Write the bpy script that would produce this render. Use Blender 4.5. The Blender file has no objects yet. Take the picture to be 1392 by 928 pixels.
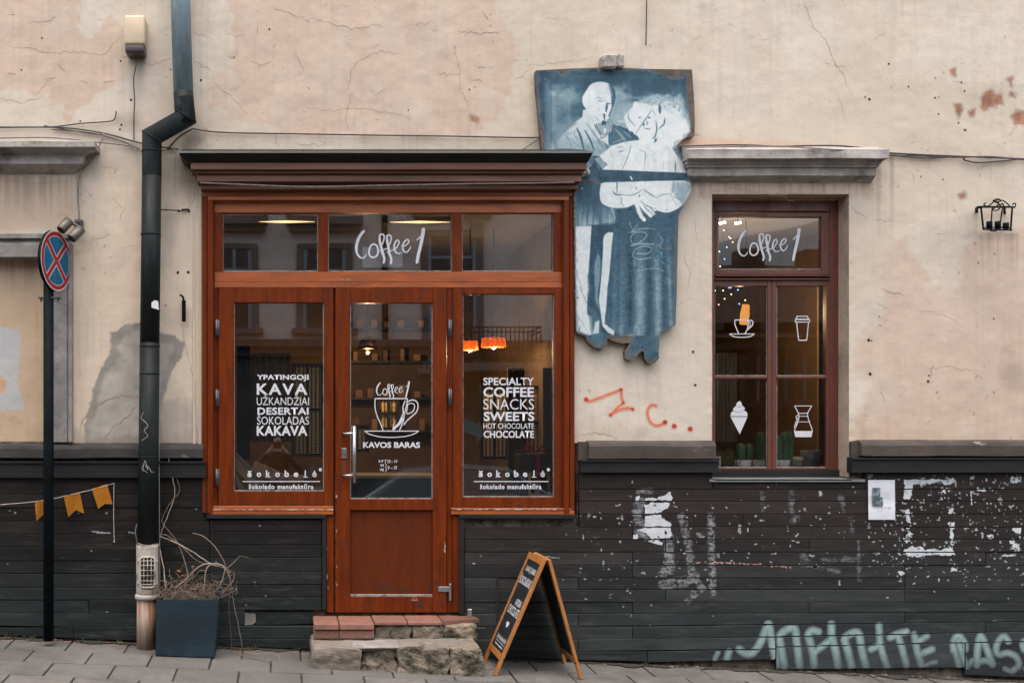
import bpy, bmesh, math, random
import numpy as np
from mathutils import Vector, Matrix, noise as mnoise
random.seed(7)
rng = np.random.default_rng(11)
sc = bpy.context.scene
C = bpy.data.collections.new('scene'); sc.collection.children.link(C)
C = sc.collection

# ------------------------------------------------------------ camera, sky, sun, exposure
CAMZ, DIST, PX, PY, F = 1.6, 7.5, 390.0, 580.0, 1500.0
cam = bpy.data.cameras.new('camera'); camo = bpy.data.objects.new('camera', cam); C.objects.link(camo)
camo.location = (0, -DIST, CAMZ); camo.rotation_euler = (math.radians(90), 0, 0)
cam.sensor_width = 36; cam.lens = 36 * F / 1392.0
cam.shift_x = (696 - PX) / 1392.0; cam.shift_y = (PY - 464) / 1392.0
cam.clip_start = .05; cam.clip_end = 500
sc.camera = camo
w = bpy.data.worlds.new('World'); sc.world = w; w.use_nodes = True
nt = w.node_tree; bg = nt.nodes['Background']
SUN_EL, SUN_AZ = 76, 195
sky = nt.nodes.new('ShaderNodeTexSky'); sky.sky_type = 'NISHITA'; sky.sun_disc = False
sky.sun_elevation = math.radians(SUN_EL); sky.sun_rotation = math.radians(SUN_AZ)
sky.air_density = 1.0; sky.dust_density = 5.0; sky.ozone_density = .3
nt.links.new(sky.outputs[0], bg.inputs[0]); bg.inputs[1].default_value = .15
sl = bpy.data.lights.new('sun', 'SUN'); sl.energy = 1.5; sl.angle = math.radians(140); sl.color = (1, .95, .86)
so = bpy.data.objects.new('sun', sl); C.objects.link(so)
az = math.radians(SUN_AZ); el = math.radians(SUN_EL)
dirv = Vector((math.sin(az) * math.cos(el), math.cos(az) * math.cos(el), math.sin(el)))   # towards the sun
so.rotation_euler = dirv.to_track_quat('Z', 'Y').to_euler(); so.location = dirv * 30
sc.view_settings.view_transform = 'Standard'; sc.view_settings.look = 'None'
sc.view_settings.exposure = 1.2; sc.view_settings.gamma = 1
sc.render.engine = 'CYCLES'
sc.cycles.max_bounces = 8; sc.cycles.transparent_max_bounces = 16; sc.cycles.use_denoising = True; sc.cycles.denoising_prefilter = 'ACCURATE'
sc.cycles.caustics_reflective = False; sc.cycles.caustics_refractive = False

# ------------------------------------------------------------ helpers
def X(px, d=0): return (px - PX) * (DIST - d) / F
def Z(py, d=0): return CAMZ + (PY - py) * (DIST - d) / F
def P(px, py, d=0): return Vector((X(px, d), -d, Z(py, d)))
def GZ(x, d=0): return .091 - .0431 * x - .03 * d          # ground height
BASE = {}
def link(o, parent=None):
    C.objects.link(o)
    if parent is not None: o.parent = parent
    return o
def tag(o, label=None, cat=None, group=None, kind=None):
    if label: o['label'] = label
    if cat: o['category'] = cat
    if group: o['group'] = group
    if kind: o['kind'] = kind
    return o
def thing(name, label, cat, loc=(0, 0, 0), group=None):
    o = bpy.data.objects.new(name, None); C.objects.link(o); o.location = loc; o.empty_display_size = .1
    BASE[o.name] = Vector(loc)
    return tag(o, label, cat, group)
def basis(parent): return BASE.get(parent.name, Vector((0, 0, 0))) if parent is not None else Vector((0, 0, 0))
def obj(name, bm, mat, parent=None, smooth=False, kind=None, loc=None):
    """bm in world coordinates -> one mesh object"""
    me = bpy.data.meshes.new(name)
    if isinstance(bm, bmesh.types.BMesh):
        b = basis(parent)
        if loc is not None and parent is None: b = Vector(loc)
        bmesh.ops.translate(bm, verts=bm.verts, vec=-b)
        bmesh.ops.recalc_face_normals(bm, faces=bm.faces)
        bm.to_mesh(me); bm.free()
    else:
        me = bm
        b = basis(parent)
        if b.length: me.transform(Matrix.Translation(-b))
        if loc is not None and parent is None: me.transform(Matrix.Translation(-Vector(loc)))
    if smooth:
        me.polygons.foreach_set('use_smooth', [True] * len(me.polygons))
    for m in (mat if isinstance(mat, (list, tuple)) else [mat]): me.materials.append(m)
    o = bpy.data.objects.new(name, me); link(o, parent)
    if parent is None and loc is not None: o.location = loc; BASE[o.name] = Vector(loc)
    else: BASE[o.name] = basis(parent)
    if kind: o['kind'] = kind
    return o
def box(bm, x0, x1, y0, y1, z0, z1, bev=0, seg=1):
    r = bmesh.ops.create_cube(bm, size=1)
    for v in r['verts']:
        v.co = Vector((x0 + (v.co.x + .5) * (x1 - x0), y0 + (v.co.y + .5) * (y1 - y0), z0 + (v.co.z + .5) * (z1 - z0)))
    if bev:
        es = list({e for v in r['verts'] for e in v.link_edges})
        bmesh.ops.bevel(bm, geom=es, offset=bev, segments=seg, profile=.5, affect='EDGES')
    return r['verts']
def pbox(bm, x0, x1, y0, y1, d, db, bev=.002):
    """pixel box; front at distance d before the wall, back at db; size read at the front"""
    box(bm, X(x0, d), X(x1, d), -d, -db, Z(y1, d), Z(y0, d), bev)
def prism(bm, pts, y0, y1):
    """polygon pts [(x,z)] extruded between y0 (front, smaller) and y1"""
    f = [bm.verts.new((p[0], y0, p[1])) for p in pts]; b = [bm.verts.new((p[0], y1, p[1])) for p in pts]
    n = len(pts)
    bm.faces.new(f); bm.faces.new(b[::-1])
    for i in range(n): bm.faces.new((f[i], b[i], b[(i + 1) % n], f[(i + 1) % n]))
def tube(bm, pts, r, seg=8, caps=True):
    pts = [Vector(p) for p in pts]; n = len(pts)
    rs = r if isinstance(r, (list, tuple)) else [r] * n
    rings = []; up = None
    for i, p in enumerate(pts):
        t = (pts[min(i + 1, n - 1)] - pts[max(i - 1, 0)]).normalized()
        if up is None:
            up = Vector((0, 0, 1)) if abs(t.z) < .9 else Vector((1, 0, 0))
        a = t.cross(up).normalized(); b = a.cross(t).normalized(); up = b
        rings.append([bm.verts.new(p + (a * math.cos(2 * math.pi * k / seg) + b * math.sin(2 * math.pi * k / seg)) * rs[i]) for k in range(seg)])
    for i in range(n - 1):
        for k in range(seg):
            bm.faces.new((rings[i][k], rings[i][(k + 1) % seg], rings[i + 1][(k + 1) % seg], rings[i + 1][k]))
    if caps:
        bm.faces.new(rings[0][::-1]); bm.faces.new(rings[-1])
def smooth_path(pts, n=6):
    pts = [Vector(p) for p in pts]; out = []
    for i in range(len(pts) - 1):
        p0 = pts[max(i - 1, 0)]; p1 = pts[i]; p2 = pts[i + 1]; p3 = pts[min(i + 2, len(pts) - 1)]
        for k in range(n):
            t = k / n
            out.append(.5 * ((2 * p1) + (p2 - p0) * t + (2 * p0 - 5 * p1 + 4 * p2 - p3) * t * t + (3 * p1 - p0 - 3 * p2 + p3) * t ** 3))
    out.append(pts[-1]); return out
def lathe(bm, cx, cy, prof, seg=24, ang=2 * math.pi):
    """prof [(r,z)] about vertical axis"""
    rings = []
    for r, z in prof:
        rings.append([bm.verts.new((cx + r * math.cos(ang * k / seg), cy + r * math.sin(ang * k / seg), z)) for k in range(seg)])
    for i in range(len(prof) - 1):
        for k in range(seg):
            bm.faces.new((rings[i][k], rings[i][(k + 1) % seg], rings[i + 1][(k + 1) % seg], rings[i + 1][k]))
    if prof[0][0] > 1e-5: bm.faces.new(rings[0][::-1])
    if prof[-1][0] > 1e-5: bm.faces.new(rings[-1])
def cornice(x0, x1, prof, wave=0):
    """prof: top to bottom [(d, z, ext)]; returns run on both ends; closed on the wall plane"""
    bm = bmesh.new(); n = 40; rows = []
    for d, z, e in prof:
        e, e2 = e if isinstance(e, tuple) else (e, e)
        row = [bm.verts.new((x0 - e, 0.01, z)), bm.verts.new((x0 - e, -d, z))]
        for k in range(1, n):
            x = x0 - e + (x1 - x0 + e + e2) * k / n
            row.append(bm.verts.new((x, -d, z + (mnoise.noise(Vector((x * 3, d * 20, z * 2))) * wave))))
        row += [bm.verts.new((x1 + e2, -d, z)), bm.verts.new((x1 + e2, 0.01, z))]
        rows.append(row)
    for i in range(len(rows) - 1):
        for k in range(len(rows[0]) - 1):
            bm.faces.new((rows[i][k], rows[i][k + 1], rows[i + 1][k + 1], rows[i + 1][k]))
    bm.faces.new(rows[0]); bm.faces.new(rows[-1][::-1])
    return bm
def s2l(c):
    return tuple(((v / 255) / 12.92 if v / 255 <= .04045 else ((v / 255 + .055) / 1.055) ** 2.4) for v in c)

# numpy noise
_tab = rng.random((256, 256))
def vnoise(x, y, seed=0):
    x = np.asarray(x, float) + seed * 17.31; y = np.asarray(y, float) + seed * 9.17
    xi = np.floor(x).astype(int); yi = np.floor(y).astype(int); fx = x - xi; fy = y - yi
    fx = fx * fx * (3 - 2 * fx); fy = fy * fy * (3 - 2 * fy)
    g = lambda a, b: _tab[a & 255, b & 255]
    return (g(xi, yi) * (1 - fx) + g(xi + 1, yi) * fx) * (1 - fy) + (g(xi, yi + 1) * (1 - fx) + g(xi + 1, yi + 1) * fx) * fy
def fbm(x, y, s, o=4, seed=0):
    t = 0; a = 1; n = 0; f = 1 / s
    for k in range(o):
        t = t + a * vnoise(x * f, y * f, seed + k * 3); n += a; a *= .5; f *= 2
    return t / n            # 0..1
def polysd(x, y, poly):
    """signed distance, positive inside"""
    x = np.asarray(x, float); y = np.asarray(y, float); d = np.full(x.shape, 1e9); ins = np.zeros(x.shape, bool)
    n = len(poly)
    for i in range(n):
        ax, ay = poly[i]; bx, by = poly[(i + 1) % n]
        vx, vy = bx - ax, by - ay; L = vx * vx + vy * vy + 1e-9
        t = np.clip(((x - ax) * vx + (y - ay) * vy) / L, 0, 1)
        d = np.minimum(d, (x - ax - t * vx) ** 2 + (y - ay - t * vy) ** 2)
        c = ((ay > y) != (by > y)) & (x < (bx - ax) * (y - ay) / (by - ay + 1e-12) + ax); ins ^= c
    return np.where(ins, 1, -1) * np.sqrt(d)
def segd(x, y, pts, ws=None):
    """distance minus half width to a polyline; ws widths per point"""
    d = np.full(np.shape(x), 1e9)
    if ws is None: ws = [0] * len(pts)
    elif not isinstance(ws, (list, tuple)): ws = [ws] * len(pts)
    for i in range(len(pts) - 1):
        ax, ay = pts[i]; bx, by = pts[i + 1]; vx, vy = bx - ax, by - ay; L = vx * vx + vy * vy + 1e-9
        t = np.clip(((x - ax) * vx + (y - ay) * vy) / L, 0, 1)
        d = np.minimum(d, np.hypot(x - ax - t * vx, y - ay - t * vy) - (ws[i] + (ws[i + 1] - ws[i]) * t) / 2)
    return d
def sm(d, soft=1.): return np.clip(d / soft + .5, 0, 1)
def mesh_np(name, verts, quads, col=None, smooth=False):
    me = bpy.data.meshes.new(name); nv = len(verts); nf = len(quads)
    me.vertices.add(nv); me.vertices.foreach_set('co', np.ascontiguousarray(verts, np.float32).ravel())
    me.loops.add(nf * 4); me.polygons.add(nf)
    me.loops.foreach_set('vertex_index', np.ascontiguousarray(quads, np.int32).ravel())
    me.polygons.foreach_set('loop_start', np.arange(nf, dtype=np.int32) * 4)
    me.polygons.foreach_set('loop_total', np.full(nf, 4, np.int32))
    if smooth: me.polygons.foreach_set('use_smooth', np.ones(nf, bool))
    me.update(calc_edges=True)
    if col is not None:
        a = me.color_attributes.new('Col', 'FLOAT_COLOR', 'POINT')
        c4 = np.ones((nv, 4), np.float32); c4[:, :3] = col; a.data.foreach_set('color', c4.ravel())
    return me
def cells(name, mask, x0, y0, step, depth, col=None, parent=None, mat=None, kind=None, label=None):
    """raster layer: every set cell becomes a small quad at `depth` (number or array) before the wall"""
    if col is None:      # run-length
        vs = []; q = []
        for j in range(mask.shape[0]):
            row = mask[j]; e = np.flatnonzero(np.diff(np.concatenate(([0], row.astype(int), [0]))))
            for a, b in zip(e[::2], e[1::2]):
                xa, xb = x0 + a * step, x0 + b * step; ya, yb = y0 + j * step, y0 + (j + 1) * step
                n = len(vs)
                vs += [P(xa, yb, depth), P(xb, yb, depth), P(xb, ya, depth), P(xa, ya, depth)]
                q.append((n, n + 1, n + 2, n + 3))
        me = mesh_np(name, np.array([tuple(v) for v in vs]), np.array(q))
    else:
        jj, ii = np.nonzero(mask)
        dep = depth[jj, ii] if isinstance(depth, np.ndarray) else np.full(len(jj), depth)
        xa = x0 + ii * step; ya = y0 + jj * step
        k = (DIST - dep) / F
        def pt(px, py): return np.stack([(px - PX) * k, -dep, CAMZ + (PY - py) * k], 1)
        v = np.stack([pt(xa, ya + step), pt(xa + step, ya + step), pt(xa + step, ya), pt(xa, ya)], 1).reshape(-1, 3)
        q = np.arange(len(v)).reshape(-1, 4)
        me = mesh_np(name, v, q, np.repeat(col[jj, ii], 4, axis=0))
    o = obj(name, me, mat, parent)
    if kind: o['kind'] = kind
    if label: o['label'] = label
    return o
def grid(x0, y0, x1, y1, step):
    xs = np.arange(x0 + step / 2, x1, step); ys = np.arange(y0 + step / 2, y1, step)
    return np.meshgrid(xs, ys)

# ------------------------------------------------------------ materials
def mk(name, col, rough=.7, var=.15, scale=6, bump=.15, bscale=60, metal=0, stretch=(1, 1, 1), attr=False, rnd=0,
       dirt=None, dirt_scale=3, dirt_lo=.55, dirt_hi=.75, spec=.5, bdist=.004, coat=0, rvar=.1, seed=0):
    m = bpy.data.materials.new(name); m.use_nodes = True; t = m.node_tree; n = t.nodes; L = t.links
    b = n['Principled BSDF']; b.inputs['Metallic'].default_value = metal
    b.inputs['Specular IOR Level'].default_value = spec; b.inputs['Coat Weight'].default_value = coat
    tc = n.new('ShaderNodeTexCoord'); mp = n.new('ShaderNodeMapping'); mp.inputs['Scale'].default_value = stretch
    mp.inputs['Location'].default_value = (seed * 3.1, seed * 1.7, seed)
    L.new(tc.outputs['Object'], mp.inputs[0])
    def nz(s, det=6, ro=.6):
        q = n.new('ShaderNodeTexNoise'); q.inputs['Scale'].default_value = s; q.inputs['Detail'].default_value = det
        q.inputs['Roughness'].default_value = ro; L.new(mp.outputs[0], q.inputs['Vector']); return q.outputs['Fac']
    def mr(src, a, c, lo, hi):
        q = n.new('ShaderNodeMapRange'); q.inputs[1].default_value = a; q.inputs[2].default_value = c
        q.inputs[3].default_value = lo; q.inputs[4].default_value = hi; L.new(src, q.inputs[0]); return q.outputs[0]
    def mul(ca, v):
        q = n.new('ShaderNodeVectorMath'); q.operation = 'SCALE'; L.new(ca, q.inputs[0]); L.new(v, q.inputs['Scale']); return q.outputs[0]
    if attr:
        a = n.new('ShaderNodeAttribute'); a.attribute_name = 'Col'; c = a.outputs['Color']
    else:
        r = n.new('ShaderNodeRGB'); r.outputs[0].default_value = (*col, 1); c = r.outputs[0]
    n1 = nz(scale)
    c = mul(c, mr(n1, .3, .7, 1 - var, 1 + var))
    c = mul(c, mr(nz(scale * 9, 4), .3, .7, 1 - var * .45, 1 + var * .45))
    if rnd:
        oi = n.new('ShaderNodeObjectInfo'); c = mul(c, mr(oi.outputs['Random'], 0, 1, 1 - rnd, 1 + rnd))
    if dirt is not None:
        mx = n.new('ShaderNodeMix'); mx.data_type = 'RGBA'
        L.new(mr(nz(dirt_scale, 8, .7), dirt_lo, dirt_hi, 0, 1), mx.inputs[0]); L.new(c, mx.inputs[6]); mx.inputs[7].default_value = (*dirt, 1)
        c = mx.outputs[2]
    L.new(c, b.inputs['Base Color'])
    L.new(mr(n1, .3, .7, min(1, rough + rvar), max(.02, rough - rvar)), b.inputs['Roughness'])
    if bump:
        bp = n.new('ShaderNodeBump'); bp.inputs['Strength'].default_value = bump; bp.inputs['Distance'].default_value = bdist
        L.new(nz(bscale, 8, .65), bp.inputs['Height']); L.new(bp.outputs[0], b.inputs['Normal'])
        if attr:
            b2 = n.new('ShaderNodeBump'); b2.inputs['Strength'].default_value = bump; b2.inputs['Distance'].default_value = bdist * 4
            L.new(nz(bscale / 8, 5, .55), b2.inputs['Height']); L.new(bp.outputs[0], b2.inputs['Normal']); L.new(b2.outputs[0], b.inputs['Normal'])
    return m
def emis(name, col, s):
    m = bpy.data.materials.new(name); m.use_nodes = True; b = m.node_tree.nodes['Principled BSDF']
    b.inputs['Base Color'].default_value = (*col, 1); b.inputs['Emission Color'].default_value = (*col, 1); b.inputs['Emission Strength'].default_value = s
    return m
def glass(name, refl=.22, tint=(.97, .98, .98)):
    m = bpy.data.materials.new(name); m.use_nodes = True; t = m.node_tree; n = t.nodes; L = t.links
    n.remove(n['Principled BSDF']); out = n['Material Output']
    tr = n.new('ShaderNodeBsdfTransparent'); tr.inputs[0].default_value = (*tint, 1)
    gl = n.new('ShaderNodeBsdfGlossy'); gl.inputs['Roughness'].default_value = 0.0; gl.inputs[0].default_value = (.95, .97, 1, 1)
    fr = n.new('ShaderNodeFresnel'); fr.inputs[0].default_value = 1.5
    ad = n.new('ShaderNodeMath'); ad.operation = 'ADD'; ad.inputs[1].default_value = refl; L.new(fr.outputs[0], ad.inputs[0])
    mx = n.new('ShaderNodeMixShader'); L.new(ad.outputs[0], mx.inputs[0]); L.new(tr.outputs[0], mx.inputs[1]); L.new(gl.outputs[0], mx.inputs[2])
    tc = n.new('ShaderNodeTexCoord'); nzn = n.new('ShaderNodeTexNoise'); nzn.inputs['Scale'].default_value = 1.3; nzn.inputs['Detail'].default_value = 1
    L.new(tc.outputs['Object'], nzn.inputs['Vector']); bp = n.new('ShaderNodeBump'); bp.inputs['Strength'].default_value = .15; bp.inputs['Distance'].default_value = .004
    L.new(nzn.outputs['Fac'], bp.inputs['Height']); L.new(bp.outputs[0], gl.inputs['Normal'])
    L.new(mx.outputs[0], out.inputs[0]); return m

M = {}
M['plaster'] = mk('plaster', (0, 0, 0), .92, .05, 3, .32, 42, attr=True, bdist=.003, spec=.25)
M['paint_layer'] = mk('paint_layer', (0, 0, 0), .75, .12, 20, .1, 120, attr=True)
M['print'] = mk('print', (0, 0, 0), .7, .07, 25, .08, 200, attr=True, spec=.2)
RW = (.128, .023, .0045); RH = (.31, .08, .02)  # rails lighter than stiles: sky light and faded varnish both put into the colour
M['wood_v'] = mk('varnished_wood_vertical', RW, .38, .36, 5, .12, 30, stretch=(6, 6, .7), dirt=(.06, .012, .005), dirt_lo=.56, dirt_hi=.8, spec=.15)
M['wood_h'] = mk('varnished_wood_horizontal', RH, .38, .32, 5, .12, 30, stretch=(.7, 6, 6), dirt=(.09, .025, .013), dirt_lo=.56, dirt_hi=.8)
M['wood_door'] = mk('door_panel_wood', (.1, .018, .003), .5, .3, 3, .08, 30, stretch=(5, 5, .6), dirt=(.05, .01, .004), dirt_lo=.52, dirt_hi=.75, spec=.2)
M['wood_cornice'] = mk('faded_cornice_wood', (.165, .07, .045), .6, .2, 5, .15, 30, stretch=(.5, 6, 6), dirt=(.05, .03, .02), dirt_lo=.5, dirt_hi=.75)
M['wood_old'] = mk('dark_window_wood', (.11, .032, .018), .45, .25, 6, .15, 40, stretch=(3, 3, 1), dirt=(.04, .02, .015), dirt_lo=.5, dirt_hi=.75)
M['peel'] = mk('peeling_sill_edge', (.42, .3, .24), .8, .3, 30, .3, 80, dirt=(.2, .06, .03), dirt_scale=25, dirt_lo=.45, dirt_hi=.55)
M['tin'] = mk('dark_tin_cap', (.014, .013, .011), .6, .3, 8, .2, 50, spec=.2, stretch=(.3, 3, 3), dirt=(.05, .045, .035), dirt_lo=.6, dirt_hi=.75)
M['tin_lip'] = mk('grey_tin_lip', (.13, .14, .13), .5, .3, 8, .2, 50, metal=.3, stretch=(.3, 3, 3))
M['stone_grey'] = mk('weathered_grey_stone', (.36, .33, .3), .9, .28, 7, .5, 40, dirt=(.06, .055, .05), dirt_lo=.5, dirt_hi=.72, dirt_scale=5)
M['stone_light'] = mk('light_grey_stone', (.23, .215, .195), .9, .3, 7, .4, 40, dirt=(.12, .11, .1), dirt_lo=.52, dirt_hi=.72, dirt_scale=6)
M['ledge'] = mk('brown_ledge_plaster', (.058, .045, .038), .9, .3, 8, .5, 50, stretch=(.4, 1, 1), dirt=(.3, .27, .24), dirt_scale=14, dirt_lo=.62, dirt_hi=.7)
M['ledge_dark'] = mk('sooty_ledge_plaster', (.034, .032, .03), .9, .35, 8, .5, 50, stretch=(.5, 1, 1), dirt=(.24, .21, .18), dirt_scale=9, dirt_lo=.6, dirt_hi=.72)
M['cap'] = mk('black_painted_board', (.016, .016, .0165), .65, .25, 8, .2, 60, stretch=(.5, 2, 4), dirt=(.09, .085, .08), dirt_scale=16, dirt_lo=.66, dirt_hi=.74, spec=.2)
M['dark'] = mk('dark_void', (.015, .014, .013), .95, .2)
M['rubble'] = mk('rubble_mortar', (.16, .13, .1), .95, .4, 20, .8, 60, dirt=(.04, .03, .025), dirt_scale=9, dirt_lo=.45, dirt_hi=.6, bdist=.02)
M['glass'] = glass('window_glass'); M['glass_old'] = glass('old_window_glass', .035, (.95, .97, .96))
M['white'] = mk('white_vinyl', (.58, .59, .61), .6, .05, 20, 0)
M['pipe'] = mk('black_green_pipe_paint', (.013, .017, .017), .5, .35, 7, .25, 40, stretch=(3, 3, .6), dirt=(.026, .03, .03), dirt_scale=9, dirt_lo=.64, dirt_hi=.8, spec=.12)
M['pipe_blue'] = mk('worn_blue_zinc', (.15, .215, .235), .55, .3, 9, .25, 50, stretch=(3, 3, .5), dirt=(.2, .26, .28), dirt_scale=5, dirt_lo=.5, dirt_hi=.68)
M['castiron'] = mk('whitewashed_cast_iron', (.4, .36, .31), .8, .25, 10, .4, 60, stretch=(1, 1, .6), dirt=(.09, .05, .03), dirt_scale=11, dirt_lo=.52, dirt_hi=.66)
M['castiron_rust'] = mk('rusty_cast_iron', (.33, .26, .2), .75, .3, 8, .3, 60, stretch=(6, 6, .5), dirt=(.2, .075, .03), dirt_scale=3, dirt_lo=.45, dirt_hi=.62)
M['black_metal'] = mk('black_metal', (.005, .008, .010), .6, .3, 12, .1, 60, spec=.06)
M['steel'] = mk('brushed_steel', (.42, .42, .42), .35, .1, 10, .05, 60, metal=.9)
M['grey_metal'] = mk('dull_grey_metal', (.1, .1, .105), .5, .25, 20, .1, 60, metal=.6)
M['cable'] = mk('cable_rubber', (.05, .045, .045), .7, .3, 20, 0)
M['cable_grey'] = mk('painted_cable', (.2, .17, .15), .8, .3, 20, 0)
# ------------------------------------------------------------ GROUND
pav = []
def struct(name, bm, mat, parent=None, **k):
    o = obj(name, bm, mat, parent, **k)
    if parent is None: o['kind'] = 'structure'
    return o
M['slab'] = mk('concrete_slab', (.115, .109, .1), .85, .16, 5, .3, 90, rnd=.13, dirt=(.062, .06, .055), dirt_scale=2.6, dirt_lo=.47, dirt_hi=.7)
M['joint'] = mk('joint_dirt', (.035, .032, .028), .95, .4, 30, .5, 80)
M['asphalt'] = mk('asphalt', (.05, .05, .05), .9, .25, 20, .4, 120)
M['granite'] = mk('granite_kerb', (.2, .195, .19), .85, .2, 20, .3, 90)
KD = 2.26        # kerb distance
def sheet(bm, x0, x1, d0, d1, dz=0, n=1):
    for k in range(n):
        a = x0 + (x1 - x0) * k / n; b = x0 + (x1 - x0) * (k + 1) / n
        bm.faces.new([bm.verts.new((a, -d0, GZ(a, d0) + dz)), bm.verts.new((b, -d0, GZ(b, d0) + dz)),
                      bm.verts.new((b, -d1, GZ(b, d1) + dz)), bm.verts.new((a, -d1, GZ(a, d1) + dz))])
XL, XR = -16, 22
bm = bmesh.new(); sheet(bm, XL, XR, -.2, KD, -.012); pavement = struct('pavement', bm, M['joint'])
def slabmesh(x0, x1, d0, d1):
    bm = bmesh.new(); t = random.uniform(-.002, .003); tx = random.uniform(-.004, .004); g = .0055
    v = []
    for (x, d, sx) in ((x0 + g, d0 + g, -1), (x1 - g, d0 + g, 1), (x1 - g, d1 - g, 1), (x0 + g, d1 - g, -1)):
        v.append(bm.verts.new((x, -d, GZ(x, d) + t + tx * sx * .5)))
    lo = [bm.verts.new((q.co.x, q.co.y, q.co.z - .03)) for q in v]
    f = bm.faces.new(v); bm.faces.new(lo[::-1])
    for i in range(4): bm.faces.new((v[i], v[(i + 1) % 4], lo[(i + 1) % 4], lo[i]))
    es = [e for e in f.edges]
    bmesh.ops.bevel(bm, geom=es, offset=.003, segments=1, affect='EDGES')
    return bm
SW, SD = .385, .318
bmf = bmesh.new()
for r in range(7):
    d0 = .0 + r * SD; d1 = min(d0 + SD, KD)
    off = (r % 2) * SW / 2 + .09
    for k in range(-12, 22):
        x0 = off + k * SW; x1 = x0 + SW
        if -2.7 < x0 < 5.6 and r < 5:
            obj('paving_slab', slabmesh(x0, x1, d0, d1), M['slab'], pavement)
    # continue as joined stuff outside
    for k in list(range(-40, -6)) + list(range(14, 55)) if r < 5 else range(-40, 55):
        x0 = off + k * SW; x1 = x0 + SW
        if r < 5 and -2.7 < x0 < 5.6: continue
        s = slabmesh(x0, x1, d0, d1); me = bpy.data.meshes.new('t'); s.to_mesh(me); s.free(); bmf.from_mesh(me); bpy.data.meshes.remove(me)
o = obj('paving_slab_field', bmf, M['slab'], pavement); o['kind'] = 'stuff'
bm = bmesh.new()
v = [bm.verts.new((x, -d, GZ(x, d) + dz)) for x in (XL, XR) for d, dz in ((KD, .004), (KD + .13, .004), (KD + .13, -.16), (KD, -.16))]
for a, b_, c, d in ((0, 1, 5, 4), (1, 2, 6, 5), (2, 3, 7, 6), (3, 0, 4, 7)): bm.faces.new((v[a], v[b_], v[c], v[d]))
struct('kerb', bm, M['granite'])
OPP = 12.0      # opposite facade distance
bm = bmesh.new(); sheet(bm, XL, XR, KD + .13, OPP - 1.5, -.12); struct('road', bm, M['asphalt'])
bm = bmesh.new(); sheet(bm, XL, XR, OPP - 1.5, OPP + .3, 0)
for k in (0,):
    a = bm.verts.new((XL, -(OPP - 1.5), GZ(XL, OPP - 1.5))); b_ = bm.verts.new((XR, -(OPP - 1.5), GZ(XR, OPP - 1.5)))
    c = bm.verts.new((XR, -(OPP - 1.5), GZ(XR, OPP - 1.5) - .14)); d = bm.verts.new((XL, -(OPP - 1.5), GZ(XL, OPP - 1.5) - .14)); bm.faces.new((a, b_, c, d))
struct('far_pavement', bm, M['slab'])
bm = bmesh.new(); bm.faces.new([bm.verts.new(p) for p in ((-300, -300, -1.6), (300, -300, -1.6), (300, 300, -1.6), (-300, 300, -1.6))]); struct('ground', bm, M['asphalt'])

# ------------------------------------------------------------ THE CAFE BUILDING
cafe = thing('cafe_building', 'old cream and pink plaster cafe building with black boarded base and red brown shopfront', 'building', (X(526), 0, GZ(X(526))))

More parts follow.
